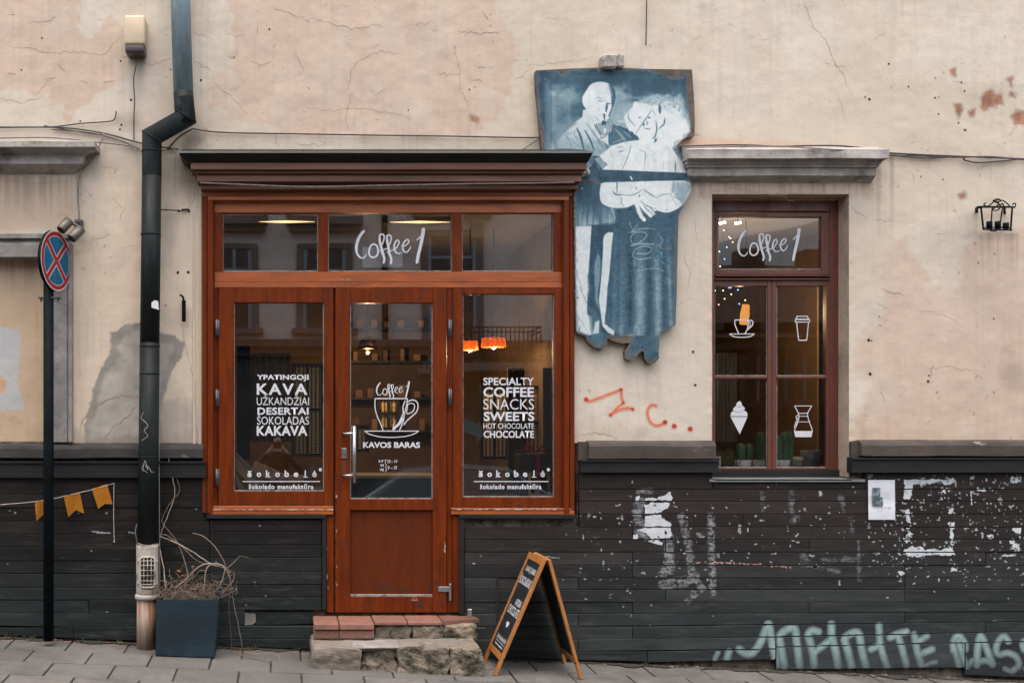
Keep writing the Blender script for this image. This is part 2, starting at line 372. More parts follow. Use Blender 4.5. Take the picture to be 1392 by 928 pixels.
# --- plaster wall, painted per vertex in photograph coordinates
def wall_colour(px, py):
    n1 = fbm(px, py, 60, 5, 1); n2 = fbm(px, py, 14, 4, 2); n3 = fbm(px, py, 5, 3, 3); n4 = fbm(px, py, 150, 4, 4)
    cream = np.array([.53, .453, .358]); light = np.array([.565, .50, .41]); pink = np.array([.52, .39, .302]); tan = np.array([.49, .365, .25])
    c = cream[None, None] + (light - cream) * np.clip((n4 - .42) * 5, 0, 1)[..., None]
    def blend(c, col, m): return c + (np.array(col) - c) * m[..., None]
    ns = (n1 - .5) * 55 + (n2 - .5) * 26 + (n3 - .5) * 8
    # lighter field between the artwork and the window
    c = blend(c, light, sm(polysd(px, py, [(770, 300), (970, 255), (972, 600), (780, 600)]) + ns * .3, 40) * .7)
    c = blend(c, (.64, .52, .395), sm(polysd(px, py, [(98, 245), (192, 240), (192, 600), (98, 600)]) + ns * .25, 12) * .75); c = blend(c, (.62, .51, .395), sm(polysd(px, py, [(214, 260), (275, 270), (275, 560), (214, 560)]) + ns * .3, 12) * .6)
    A = [(-200, -300), (60, -300), (95, 20), (125, 60), (150, 12), (172, 60), (168, 92), (140, 118), (118, 150), (95, 168), (60, 128), (30, 122), (-200, 125)]
    B = [(318, -300), (650, -300), (678, 20), (690, 70), (692, 110), (676, 160), (640, 176), (500, 178), (318, 170), (292, 140), (300, 105), (322, 92), (316, 40)]
    Cc = [(1168, 470), (1192, 420), (1190, 360), (1228, 318), (1252, 352), (1262, 385), (1300, 392), (1318, 330), (1345, 312), (1500, 300), (1700, 300), (1700, 640), (1164, 640)]
    D_ = [(-200, 236), (104, 238), (104, 318), (-200, 320)]
    for pl, k, sf in ((A, .85, 3), (B, .85, 3), (Cc, .8, 14), (D_, .75, 8)):
        c = blend(c, pink, sm(polysd(px, py, pl) + ns * .8, sf) * k * (.8 + .4 * np.clip(n2, 0, 1)))
    c = blend(c, pink, sm(polysd(px, py, [(1180, 560), (1392, 520), (1400, 610), (1160, 610)]) + ns, 50) * .35)
    # cream brush strokes over pink at upper left
    c = blend(c, cream, sm(fbm(px * 1.6, py * .5, 40, 4, 21) - .6, .06) * .45)
    # warm tan bays at the left
    c = blend(c, tan, sm(polysd(px, py, [(-300, 348), (63, 348), (63, 612), (-300, 612)]), 3))
    c = blend(c, tan * .92, sm(polysd(px, py, [(-200, 236), (104, 238), (104, 318), (-200, 320)]) + ns * .3, 10) * .45)
    # pale repaired block in the bay
    c = blend(c, (.42, .42, .41), sm(polysd(px, py, [(-60, 440), (22, 446), (26, 470), (20, 520), (28, 540), (28, 556), (-60, 560)]) + (n3 - .5) * 8, 1.5))
    c = blend(c, (.55, .3, .15), sm(polysd(px, py, [(-20, 510), (2, 512), (6, 524), (2, 534), (-20, 532)]) + (n3 - .5) * 4, 3) * .8)
    # warm panel above the right window and around it
    c = blend(c, (.55, .42, .31), sm(polysd(px, py, [(938, 244), (1200, 244), (1190, 268), (940, 280)]) + ns * .4, 10) * .6)
    c = blend(c, (.56, .38, .27), sm(polysd(px, py, [(925, 184), (1010, 190), (1100, 196), (1100, 202), (925, 202)]) + ns * .2, 5) * .8)
    # bare cement patch round the pipe
    G = [(151, 452), (170, 442), (192, 438), (218, 452), (238, 455), (251, 466), (248, 484), (232, 506), (226, 525), (218, 560), (222, 604), (117, 604), (115, 580), (125, 536), (136, 500), (150, 482)]
    sd = polysd(px, py, G) + (n3 - .5) * 5 + (n2 - .5) * 5
    gcol = np.array([.37, .345, .3]) * (1 + (n2 - .5) * .5)[..., None]
    c = c + (gcol - c) * sm(sd, 2)[..., None]
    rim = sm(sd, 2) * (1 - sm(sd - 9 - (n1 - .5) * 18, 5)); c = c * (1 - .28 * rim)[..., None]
    # damp grey to the right of the pipe
    c = blend(c, (.33, .29, .245), sm(polysd(px, py, [(215, 545), (245, 530), (262, 560), (274, 600), (274, 612), (215, 612)]) + ns * .5, 16) * .75)
    c = blend(c, (.3, .26, .21), sm(polysd(px, py, [(64, 560), (120, 588), (200, 594), (275, 590), (275, 612), (64, 612)]) + ns * .4, 14) * .45)
    # dirt, soot, run marks
    def soot(cx, cy, rx, ry, k, col=(.14, .12, .1)):
        r = np.hypot((px - cx) / rx, (py - cy) / ry) + (n2 - .5) * 1.1 + (n1 - .5) * .5
        return blend(c, col, np.clip(1.15 - r, 0, 1) * k)
    c = soot(262, 200, 22, 34, .55); c = soot(232, 188, 40, 16, .35); c = soot(250, 236, 16, 28, .4); c = soot(178, 166, 20, 14, .4)
    c = soot(1376, 505, 22, 36, .5, (.25, .2, .17)); c = soot(1352, 318, 34, 12, .5, (.2, .15, .12)); c = soot(112, 328, 18, 18, .35)
    c = soot(1354, 292, 30, 22, .25, (.3, .24, .2)); c = soot(840, 95, 30, 8, .3); c = soot(230, 310, 14, 60, .25)
    c = soot(900, 540, 60, 40, .12, (.4, .33, .26)); c = soot(820, 590, 45, 22, .35, (.42, .29, .2)); c = soot(870, 585, 25, 14, .25, (.35, .25, .18))
    c = soot(1180, 590, 150, 12, .3, (.5, .36, .24)); c = soot(1060, 262, 120, 10, .25)
    run = fbm(px, py * .04, 5, 3, 31); c = c * (1 - .10 * np.clip((run - .5) * 4, 0, 1) * np.clip((n1 - .3) * 2, 0, 1))[..., None]
    st2 = fbm(px, py * .02, 3.5, 3, 33); st3 = fbm(px, py * .02, 9, 2, 34)
    for x0_, x1_, y0_, ln in ((-60, 118, 238, 60), (936, 1190, 248, 26), (0, 100, 350, 50), (1325, 1385, 316, 70), (168, 200, 74, 60), (236, 275, 206, 80), (729, 945, 492, 1), (1190, 1215, 212, 120)):
        mk_ = ((px > x0_) & (px < x1_)) * np.clip(1 - (py - y0_) / ln, 0, 1) * (py > y0_) * np.clip((st2 - .42) * 4 + (st3 - .5) * 2, 0, 1)
        c = c * (1 - .32 * mk_)[..., None]
    # exposed brick where plaster fell
    for pl in ([(1333, 133), (1340, 126), (1346, 121), (1352, 128), (1362, 128), (1364, 142), (1356, 141), (1348, 145), (1338, 150), (1334, 144)],
               [(1376, 158), (1384, 150), (1392, 152), (1402, 150), (1402, 170), (1388, 168), (1380, 169)],
               [(1298, 143), (1306, 141), (1309, 150), (1303, 160), (1300, 152)], [(1318, 150), (1325, 149), (1324, 158), (1318, 157)],
               [(1370, 108), (1376, 106), (1375, 118), (1371, 114)], [(1292, 96), (1298, 94), (1299, 104), (1293, 101)], [(1373, 125), (1381, 127), (1380, 132), (1373, 131)],
               [(1302, 264), (1310, 262), (1314, 268), (1306, 271)], [(640, 158), (650, 160), (648, 166), (641, 164)]):
        sdp = polysd(px, py, pl) + (n3 - .5) * 6
        br = np.array([.3, .155, .1]) * (1 + (n3 - .5) * .9)[..., None]
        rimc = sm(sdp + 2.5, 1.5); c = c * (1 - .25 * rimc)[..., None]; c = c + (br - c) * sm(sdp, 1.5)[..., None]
    # fine chips
    ch = fbm(px, py, 7, 2, 41); dens = np.clip((fbm(px, py, 90, 3, 43) - .45) * 4, 0, 1)
    c = blend(c, (.3, .21, .16), sm(ch - (.93 - .06 * dens), .03) * .7)
    return np.clip(c, 0, 1)

def lines(a, b, step, extra, coarse_lo, coarse_hi, cs):
    l = list(np.arange(coarse_lo, a, cs)) + list(np.arange(a, b + step, step)) + list(np.arange(b + cs, coarse_hi + cs, cs)) + extra
    l = np.unique(np.round(np.array(l, float), 3)); keep = [l[0]]; ex = set(np.round(extra, 3))
    for v in l[1:]:
        if v - keep[-1] < .8:
            if v in ex: keep[-1] = v
            continue
        keep.append(v)
    return np.array(keep)
xs = lines(-8, 1400, 2., [61., 63., 275., 780., 968., 1154.], -900, 2600, 24.)
ys = lines(-8, 602, 2., [226., 264., 349., 351., 602.], -248, 602, 24.); ys = ys[ys <= 602]
gx, gy = np.meshgrid(xs, ys)
colr = wall_colour(gx, gy)
dep = (fbm(gx, gy, 70, 4, 51) - .5) * .012 + (fbm(gx, gy, 16, 4, 52) - .5) * .0045
dep = np.where((gx < 62) & (gy > 350), dep - .07, dep)
edge = np.minimum(np.abs(gx - 968), np.abs(gx - 1154)); dep = dep + np.where((edge < 6) & (gy > 250), (fbm(gx, gy, 8, 3, 53) - .5) * .006, 0)
V = np.stack([(gx - PX) / 200, -dep, CAMZ + (PY - gy) / 200], -1)
nx = len(xs); ny = len(ys); idx = np.arange(nx * ny).reshape(ny, nx)
q = np.stack([idx[1:, :-1], idx[1:, 1:], idx[:-1, 1:], idx[:-1, :-1]], -1)
cxm = (gx[1:, 1:] + gx[:-1, :-1]) / 2; cym = (gy[1:, 1:] + gy[:-1, :-1]) / 2
hole = ((cxm > 275) & (cxm < 780) & (cym > 226)) | ((cxm > 968) & (cxm < 1154) & (cym > 264))
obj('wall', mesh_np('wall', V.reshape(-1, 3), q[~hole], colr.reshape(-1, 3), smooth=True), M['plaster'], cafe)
# reveals of the right window (plaster), body of the wall behind
M['reveal'] = mk('reveal_plaster', (.43, .33, .25), .9, .2, 8, .5, 40, dirt=(.16, .12, .1), dirt_scale=4, dirt_lo=.52, dirt_hi=.7)
bm = bmesh.new(); x0, x1 = X(968), X(1154); zt, zb = Z(264), Z(648)
def quad(bm, *p): return bm.faces.new([bm.verts.new(v) for v in p])
N = 24
for side, xx in ((0, x0), (1, x1)):
    for k in range(N):
        za = zb + (zt - zb) * k / N; zc = zb + (zt - zb) * (k + 1) / N
        quad(bm, (xx, -.001, za), (xx, .32, za), (xx, .32, zc), (xx, -.001, zc))
quad(bm, (x0, -.001, zt), (x1, -.001, zt), (x1, .32, zt), (x0, .32, zt))
obj('window_reveal', bm, M['reveal'], cafe)
M['inner'] = mk('inner_plaster', (.2, .14, .085), .9, .15, 5, .2, 40)
# dark lower wall core behind boards
bm = bmesh.new()
def core(a, b, t, bot=-.8): box(bm, X(a), X(b), .012, .3, bot, Z(t))
core(-900, 284, 600); core(285, 443, 703); core(625, 784, 703); core(785, 967.5, 600); core(968, 1154, 655); core(1154.5, 2600, 600)
core(443.2, 624.8, 834)
obj('wall_core', bm, M['rubble'], cafe)
# parapet / roof body so that light behaves: plain upper mass
bm = bmesh.new(); box(bm, X(-900), X(2600), .02, 7, Z(-245), Z(-240)); box(bm, X(-900), X(-890), .02, 7, -.8, Z(-240)); box(bm, X(2590), X(2600), .02, 7, -.8, Z(-240))
box(bm, X(-890), X(2590), 6.9, 7, -.8, Z(-240)); obj('roof_slab', bm, M['stone_grey'], cafe)

# --- ledges and black caps above the boards
def ledge(name, a, b, zt, zb_, d, mat, capx, capz, capd):
    pr = [(.0, Z(zt - 1.5), 0), (d * .45, Z(zt, d * .45), 0), (d * .8, Z(zt + 2, d * .8), 0), (d, Z(zt + 6, d), 0), (d, Z(zb_, d), 0), (d - .02, Z(zb_ + .5, d), 0)]
    obj(name, cornice(X(a), X(b), pr, wave=.006), mat, cafe)
    c0, c1, ct, cb = capx[0], capx[1], capz[0], capz[1]
    pr = [(0, Z(ct - 1, .02), 0), (capd + .012, Z(ct, capd), 0), (capd + .012, Z(ct + 2.2, capd), 0), (capd, Z(ct + 2.4, capd), 0), (capd, Z(cb, capd), 0), (.01, Z(cb + .6, capd), 0)]
    obj('cap_board', cornice(X(c0), X(c1), pr), M['cap'], cafe)
ledge('stone_ledge', -900, 277, 604, 622, .055, M['ledge_dark'], (-900, 281), (627, 649), .06)
ledge('stone_ledge', 797, 968, 600, 623, .07, M['ledge'], (787, 972), (625, 642), .06)
ledge('stone_ledge', 1164, 2600, 599, 619, .07, M['ledge'], (1152, 2600), (622, 642), .06)
bm = bmesh.new()     # broken ledge ends beside the openings
prism(bm, [(X(785), Z(600)), (X(797), Z(600)), (X(800), Z(612)), (X(800), Z(626)), (X(785), Z(626))], -.03, .01)
obj('ledge_end', bm, M['ledge'], cafe); bm = bmesh.new(); prism(bm, [(X(1154.5), Z(600)), (X(1164), Z(598)), (X(1164), Z(624)), (X(1154.5), Z(628))], -.03, .01)
obj('ledge_end', bm, M['ledge'], cafe)

# --- black boards, one object each
M['board'] = mk('black_board_paint', (.026, .0255, .0255), .62, .3, 5, .3, 45, stretch=(.6, 2, 4), rnd=.3, dirt=(.055, .049, .045), dirt_scale=7, dirt_lo=.53, dirt_hi=.78, bdist=.004, spec=.2)
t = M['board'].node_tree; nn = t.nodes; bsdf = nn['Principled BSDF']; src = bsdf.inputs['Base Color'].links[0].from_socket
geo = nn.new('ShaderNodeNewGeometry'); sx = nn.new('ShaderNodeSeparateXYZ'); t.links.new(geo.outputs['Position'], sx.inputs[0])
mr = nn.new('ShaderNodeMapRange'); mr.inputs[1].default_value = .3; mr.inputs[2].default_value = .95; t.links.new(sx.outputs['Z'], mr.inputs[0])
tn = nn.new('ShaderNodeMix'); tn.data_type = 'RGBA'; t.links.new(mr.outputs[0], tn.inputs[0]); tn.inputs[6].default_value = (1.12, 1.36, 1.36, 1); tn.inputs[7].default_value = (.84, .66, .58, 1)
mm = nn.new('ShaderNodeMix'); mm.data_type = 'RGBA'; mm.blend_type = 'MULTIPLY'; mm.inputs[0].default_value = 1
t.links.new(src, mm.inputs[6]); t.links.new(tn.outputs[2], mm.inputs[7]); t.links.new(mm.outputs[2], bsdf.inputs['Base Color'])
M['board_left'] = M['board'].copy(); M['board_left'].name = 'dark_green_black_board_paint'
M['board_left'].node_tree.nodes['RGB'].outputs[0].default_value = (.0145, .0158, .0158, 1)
BD = .024
def slope(y, x): return -.022 * (x - 900) * max(0, min(1, (y - 820) / 50)) if x > 900 else 0.0
BOARDS = []
def board(x0, x1, y0, y1, dd=None, yb=None):
    """board from photo coordinates; yb optional (left,right) bottom override"""
    dd = BD + random.uniform(-.0035, .0035) if dd is None else dd
    g = random.uniform(.25, .45)
    p = [(x0 + .3, y0 + slope(y0, x0) + g), (x1 - .3, y0 + slope(y0, x1) + g), (x1 - .3, (yb[1] if yb else y1 + slope(y1, x1)) - g), (x0 + .3, (yb[0] if yb else y1 + slope(y1, x0)) - g)]
    bm = bmesh.new(); prism(bm, [(X(a, dd), Z(b, dd)) for a, b in p], -dd, .011)
    es = [e for e in bm.edges if all(v.co.y < -dd + 1e-4 for v in e.verts)]
    bmesh.ops.bevel(bm, geom=es, offset=.0025, segments=1, affect='EDGES')
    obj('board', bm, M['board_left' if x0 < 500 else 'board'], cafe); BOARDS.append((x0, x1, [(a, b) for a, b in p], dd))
def row(x0, x1, y0, y1, jl=None, **k):
    js = [x0] + (jl or []) + [x1]
    for a, b in zip(js[:-1], js[1:]): board(a, b, y0, y1, **k)
LR = [649, 671, 690, 708, 725.5, 743, 762, 779, 798, 815, 833, 851]
for i, (a, b) in enumerate(zip(LR[:-1], LR[1:])):
    jl = [random.choice([-150, 60, 120, 205])] if random.random() < .8 else []
    row(-900, 280.5 if i < 3 else 285, a, b, jl=[-420] + jl)
board(-900, 100, 851, 870, dd=.034, yb=(826, 867.5)); board(100, 285, 851, 870, dd=.032, yb=(868, 873))
R2 = [706, 722, 740, 757.5, 776, 794, 811, 829]
for a, b in zip(R2[:-1], R2[1:]): board(285, 437.5, a, b)
board(285, 333, 829, 850); board(347, 427, 831, 849, dd=.014, yb=(850, 848)); board(285, 427, 850, 868, dd=.03); board(285, 427, 868, 886, dd=.036, yb=(878, 882))
RR = [642, 664.7, 681, 698.6, 716, 733, 750, 768, 785, 801, 818, 833.5, 851, 868.5]
for i, (a, b) in enumerate(zip(RR[:-1], RR[1:])):
    if i == 0: board(787, 969, a, b); board(1176, 2000, a, b, dd=.02)
    elif i < 4:
        row(787, 2000, a, b, jl=[random.choice([1010, 1180, 1300]), 1520])
    else:
        row(631, 2000, a, b, jl=[random.choice([786, 860, 905])] + [random.choice([1100, 1230, 1340]), 1600])
board(787, 1000, 648, 664.2, dd=.018) if False else None
board(969.5, 1176, 655, 664.7, dd=.021)
row(631, 1055, 868.5, 885, jl=[786])
board(1055, 2000, 868.5, 882)
board(631, 880, 885, 900, dd=.03, yb=(893, 899)); board(880, 1055, 885, 897, dd=.026, yb=(900, 896)); board(1055, 1312, 882, 905, dd=.026, yb=(910, 907)); board(1312, 1700, 882, 918, dd=.03, yb=(917, 934))
# trim strips round the boards below the shop windows
bm = bmesh.new(); pbox(bm, 280.5, 443, 699.5, 704.5, .045, .0); pbox(bm, 438, 443.5, 705, 829, .04, .0); pbox(bm, 280.5, 285, 650, 699, .04, 0)
obj('board_trim', bm, M['cap'], cafe)
bm = bmesh.new(); pbox(bm, 624.5, 785, 699.5, 704.5, .045, .0); pbox(bm, 624.5, 631, 705, 835, .04, .0)
obj('board_trim', bm, M['cap'], cafe)
# small access hatch seam behind the A-board
bm = bmesh.new(); pbox(bm, 676, 730, 782.2, 784, .031, .01, 0); pbox(bm, 675, 677, 784.5, 868, .031, .01, 0)
obj('hatch_edge', bm, M['dark'], cafe)
# rubble seen through the gap in the boards and along the foot
bm = bmesh.new()
for k in range(90):
    px_ = random.choice([random.uniform(890, 1060), random.uniform(1060, 1320), random.uniform(0, 200), random.uniform(785, 1392)])
    x = X(px_); s = random.uniform(.006, .02); dpt = random.uniform(.0, .07)
    r = bmesh.ops.create_icosphere(bm, subdivisions=1, radius=s)
    for v in r['verts']: v.co = Vector((x + v.co.x * random.uniform(.8, 1.6), -dpt + v.co.y, GZ(x, dpt) + v.co.z * .5 + s * .2))
o = obj('crumbled_mortar', bm, M['rubble'], None); tag(o, 'crumbs of mortar and grit along the foot of the black boards', 'grit', kind='stuff')
bm = bmesh.new(); prism(bm, [(X(333), Z(832)), (X(360), Z(835)), (X(352), Z(842)), (X(343), Z(848)), (X(333), Z(849))], -.012, .01); obj('mortar_patch', bm, M['stone_light'], cafe)

# --- paint marks on the boards (flat paint, laid on each board's own face, broken at the joints)
def paint_on_boards(name, x0, y0, x1, y1, step, fn, label=None):
    gx, gy = grid(x0, y0, x1, y1, step)
    a, col = fn(gx, gy)
    dm = np.full(gx.shape, -1.)
    for bx0, bx1, p, dd in BOARDS:
        if bx1 < x0 or bx0 > x1 or min(q[1] for q in p) > y1 or max(q[1] for q in p) < y0: continue
        t_ = (gx - p[0][0]) / (p[1][0] - p[0][0]); top = p[0][1] + (p[1][1] - p[0][1]) * t_; bot = p[3][1] + (p[2][1] - p[3][1]) * t_
        dm = np.where((gx > bx0 + .8) & (gx < bx1 - .8) & (gy > top + .45) & (gy < bot - .45), dd + .0008, dm)
    mask = (a > .5) & (dm > 0)
    return cells(name, mask, x0, y0, step, dm, col, cafe, M['paint_layer'], kind='stuff', label=label)
def gcol(gx, shade): return np.ones(gx.shape + (3,)) * np.array(shade)
STROKES = [
 ([(1005, 882), (1014, 888), (1024, 886), (1034, 872), (1040, 858), (1045, 848), (1049, 870), (1053, 890), (1056, 903)], 10),
 ([(976, 886), (972, 895)], 6), ([(991, 885), (988, 895)], 9),
 ([(1066, 904), (1062, 880), (1061, 862), (1079, 853), (1083, 872), (1087, 904)], 10),
 ([(1112, 858), (1104, 856.5), (1099, 862), (1102, 875), (1105, 888), (1107, 904)], 10), ([(1105, 888), (1115, 880), (1124, 873), (1130, 869)], 9),
 ([(1130, 848), (1131, 865), (1136, 885), (1139, 904)], 10),
 ([(1158, 906), (1152, 882), (1149, 866), (1166, 859), (1171, 880), (1177, 905)], 10),
 ([(1195, 850), (1196, 870), (1200, 888), (1206, 905)], 9), ([(1184, 882), (1192, 878), (1197, 875)], 9),
 ([(1210, 866), (1220, 861), (1232, 858)], 9), ([(1221, 864), (1226, 880), (1232, 903)], 9),
 ([(1243, 862), (1246, 880), (1252, 903)], 9), ([(1246, 871), (1254, 868), (1260, 864)], 8), ([(1250, 889), (1260, 885), (1267, 882)], 9), ([(1256, 904), (1264, 901), (1272, 899)], 5),
 ([(1296, 884), (1296, 871), (1303, 863), (1311, 873), (1312, 882), (1308, 883)], 8), ([(1297, 880), (1301, 894), (1304, 905)], 8), ([(1303, 870), (1308, 890), (1314, 905)], 8),
 ([(1328, 903), (1329, 880), (1333, 864), (1341, 880), (1349, 902)], 9), ([(1330, 899), (1340, 897), (1348, 900)], 8), ([(1318, 903), (1321, 897)], 6),
 ([(1371, 871), (1365, 864), (1357, 871), (1354, 882), (1358, 889), (1370, 887), (1381, 892), (1385, 903), (1376, 911)], 8), ([(1366, 908), (1372, 911)], 6),
 ([(1400, 868), (1391, 872), (1392, 882), (1402, 887), (1405, 900), (1395, 908)], 8)]
def graffiti(gx, gy):
    d = np.full(gx.shape, 1e9)
    for p, w_ in STROKES:
        pp = [(v.x, v.z) for v in smooth_path([(a, 0, b) for a, b in p], 4)]
        d = np.minimum(d, segd(gx, gy, pp, w_ - 1.2))
    n = fbm(gx, gy, 9, 4, 61); n2 = fbm(gx, gy, 2.2, 2, 62)
    cov = np.clip(.42 - d / 5.0, 0, 1) ** .8; fade = np.clip((905 - gy) / 26, 0, 1) * .6 + .4
    cov = cov * fade * (.75 + .45 * n)
    a = np.where((cov + (n2 - .5) * .12) > .05, 1., 0)
    col = gcol(gx, (.027, .033, .033)) + (np.array([.235, .335, .325]) - .027) * (np.clip(cov, 0, 1) * (.85 + .3 * n2))[..., None]
    return a, col
paint_on_boards('sprayed_graffiti', 962, 840, 1396, 925, .9, graffiti, 'pale blue green sprayed letters low on the black boards')
def white_block(gx, gy):
    n = fbm(gx, gy, 6, 4, 71); n2 = fbm(gx * .35, gy, 2.4, 3, 72); n3 = fbm(gx, gy, 2.0, 2, 73)
    rough = (n - .5) * 7 + (n2 - .5) * 5
    d = np.full(gx.shape, -99.)
    for pl in ([(877, 677), (893, 677), (896, 674), (905, 672), (910, 668), (914, 676), (913, 680), (877, 680)],
               [(875, 687), (885, 683), (911, 683), (909, 689), (900, 695), (878, 698)],
               [(877, 701), (898, 699), (900, 704), (912, 711), (912, 715), (877, 715)],
               [(866, 720), (876, 717), (911, 717), (913, 724), (911, 731), (884, 731), (878, 724)], [(881, 735), (890, 733), (902, 737), (900, 741), (884, 737)],
               [(861, 727), (867, 726), (866, 731), (861, 731)], [(864, 675), (869, 674), (868, 680), (864, 680)]):
        d = np.maximum(d, polysd(gx, gy, pl) + rough * .4)
    solid = sm(d, .8)
    weak = np.full(gx.shape, -99.)
    for p, w_ in (([(869, 668), (884, 667)], 6), ([(870, 683), (866, 697)], 12), ([(866, 710), (874, 712)], 11), ([(868, 722), (878, 730)], 8), ([(909, 730), (911, 775)], 12),
                  ([(901, 780), (912, 768)], 11), ([(902, 794), (925, 790), (945, 786)], 13), ([(926, 703), (934, 730), (938, 760), (941, 782), (955, 800)], 9), ([(966, 700), (967, 740), (968, 775), (969, 806)], 8),
                  ([(945, 806), (936, 815)], 8), ([(1036, 668), (1036, 694)], 4), ([(1075, 668), (1076, 697)], 5), ([(1079, 708), (1082, 704)], 8), ([(1143, 676), (1147, 693)], 6),
                  ([(1156, 706), (1158, 722)], 4), ([(1092, 756), (1096, 760)], 7), ([(1120, 760), (1165, 760)], 3.5), ([(1167, 735), (1168, 790)], 2.5), ([(1092, 768), (1140, 776)], 3)):
        weak = np.maximum(weak, -segd(gx, gy, p, w_))
    wk = sm(weak + (n - .5) * 6, 4) * np.clip(.38 + (n2 - .45) * 1.8 + (n3 - .5) * 1.3, 0, 1)
    # horizontal scrape with pinkish primer, box outline scratches
    sc_ = -segd(gx, gy, [(795, 756), (858, 760), (905, 762), (950, 764), (975, 764), (1045, 768), (1075, 771)], 2.2) + (n3 - .62) * 5
    sc2 = np.maximum(-segd(gx, gy, [(900, 817), (975, 814)], 1.6), -segd(gx, gy, [(977, 770), (984, 818)], 1.8)) + (n3 - .6) * 4
    a = np.maximum.reduce([solid, np.where(wk > .06, 1., 0.), sm(sc_, .8), sm(sc2, .8)])
    base = np.array([.5, .53, .55]); col = gcol(gx, base) * (.85 + .3 * n2)[..., None]
    f = np.clip(wk * .42 * np.where(gx > 985, .55, 1), 0, .5)[..., None]; col = np.where((solid > .5)[..., None], col, np.array([.023, .021, .02]) * (1 - f) + col * f)
    pk = sm(sc_, .8)[..., None] * (gx > 945)[..., None]; col = col * (1 - pk) + np.array([.42, .24, .19]) * pk
    return a, col
paint_on_boards('white_paint_patch', 856, 660, 1176, 822, .8, white_block, 'flaking white paint block and scraped streaks on the black boards')
def white_frame(gx, gy):
    n = fbm(gx, gy, 5, 4, 81); n3 = fbm(gx, gy, 2.4, 2, 82)
    d = np.full(gx.shape, -99.)
    for pl, k in (([(1230, 652), (1248, 651), (1297, 651), (1297, 655), (1290, 660), (1283, 656), (1262, 658), (1241, 658), (1239, 677), (1229, 677)], .35),
               ([(1231, 692), (1236, 692), (1238, 711), (1232, 711)], .25), ([(1232, 716), (1237, 716), (1239, 735), (1231, 735)], .9),
               ([(1228, 750), (1236, 742), (1252, 742), (1258, 748), (1268, 745), (1280, 747), (1290, 741), (1295, 745), (1297, 753), (1262, 754), (1252, 755), (1232, 754)], .45),
               ([(1290, 692), (1295, 691), (1294, 698), (1290, 698)], .4), ([(1290, 711), (1295, 711), (1296, 742), (1293, 742), (1291, 722)], .5),
               ([(1277, 668), (1284, 664), (1286, 670), (1279, 672)], .5), ([(1328, 662), (1338, 663), (1339, 668), (1331, 667)], .4),
               ([(1376, 648), (1384, 649), (1386, 656), (1378, 657)], .9), ([(1374, 716), (1388, 717), (1386, 725), (1380, 722)], .4), ([(1376, 735), (1388, 740), (1386, 748), (1378, 744)], 1.1), ([(1341, 728), (1349, 727), (1346, 733)], .5),
               ([(1360, 754), (1382, 753), (1381, 755), (1360, 756)], .2), ([(1293, 772), (1302, 771), (1301, 775), (1294, 775)], .3), ([(1222, 777), (1231, 777), (1230, 781), (1223, 781)], .3), ([(1319, 668), (1321, 668), (1322, 686), (1320, 686)], .2)):
        d = np.maximum(d, polysd(gx, gy, pl) + (n - .5) * 16 * k + (n3 - .5) * 6 * k)
    a = sm(d, .7); return a, gcol(gx, (.48, .52, .53)) * (.85 + .3 * n)[..., None]
paint_on_boards('white_paint_frame', 1220, 642, 1396, 800, .8, white_frame, 'rough white painted rectangle outline right of the paper notice')
def splats(gx, gy):
    r = np.random.default_rng(5); d = np.full(gx.shape, 1e9)
    px0 = float(gx[0, 0]); st = float(gx[0, 1] - gx[0, 0]); py0 = float(gy[0, 0])
    shade = np.ones(gx.shape)
    for k in range(720):
        u = r.random()
        if u < .40: x, y = r.uniform(1180, 1400), r.uniform(645, 790)
        elif u < .68: x, y = r.uniform(1000, 1400), r.normal(700, 38)
        elif u < .88: x, y = r.uniform(786, 1000), r.normal(740, 40)
        elif u < .95: x, y = r.uniform(786, 1400), r.uniform(645, 860)
        else: x, y = r.uniform(786, 1400), r.choice([752, 790, 763]) + r.normal(0, 1.5)
        s = abs(r.normal(0, .4)) + .22
        if r.random() < .03: s = r.uniform(1.3, 2.4)
        el_ = r.uniform(.6, 3.2); an = r.uniform(-.5, .5) if r.random() < .7 else 1.5
        R_ = 8; i0 = int((x - px0) / st - R_ / st); i1 = int((x - px0) / st + R_ / st); j0 = int((y - py0) / st - R_ / st); j1 = int((y - py0) / st + R_ / st)
        i0, j0 = max(i0, 0), max(j0, 0)
        if i1 <= i0 or j1 <= j0 or i0 >= gx.shape[1] or j0 >= gx.shape[0]: continue
        sx_, sy_ = gx[j0:j1, i0:i1] - x, gy[j0:j1, i0:i1] - y
        ca, sa = math.cos(an), math.sin(an); dd = np.hypot((sx_ * ca + sy_ * sa) / el_, (-sx_ * sa + sy_ * ca)) - s
        m = dd < 0; shade[j0:j1, i0:i1] = np.where(m, r.uniform(.25, 1.0), shade[j0:j1, i0:i1])
        d[j0:j1, i0:i1] = np.minimum(d[j0:j1, i0:i1], dd)
    n = fbm(gx, gy, 2.5, 2, 91)
    return sm(-d + (n - .5) * 2.8, .4), gcol(gx, (.36, .38, .37)) * shade[..., None]
paint_on_boards('paint_splashes', 786, 644, 1398, 862, .6, splats, 'small flecks of white paint and torn paper scattered on the black boards')
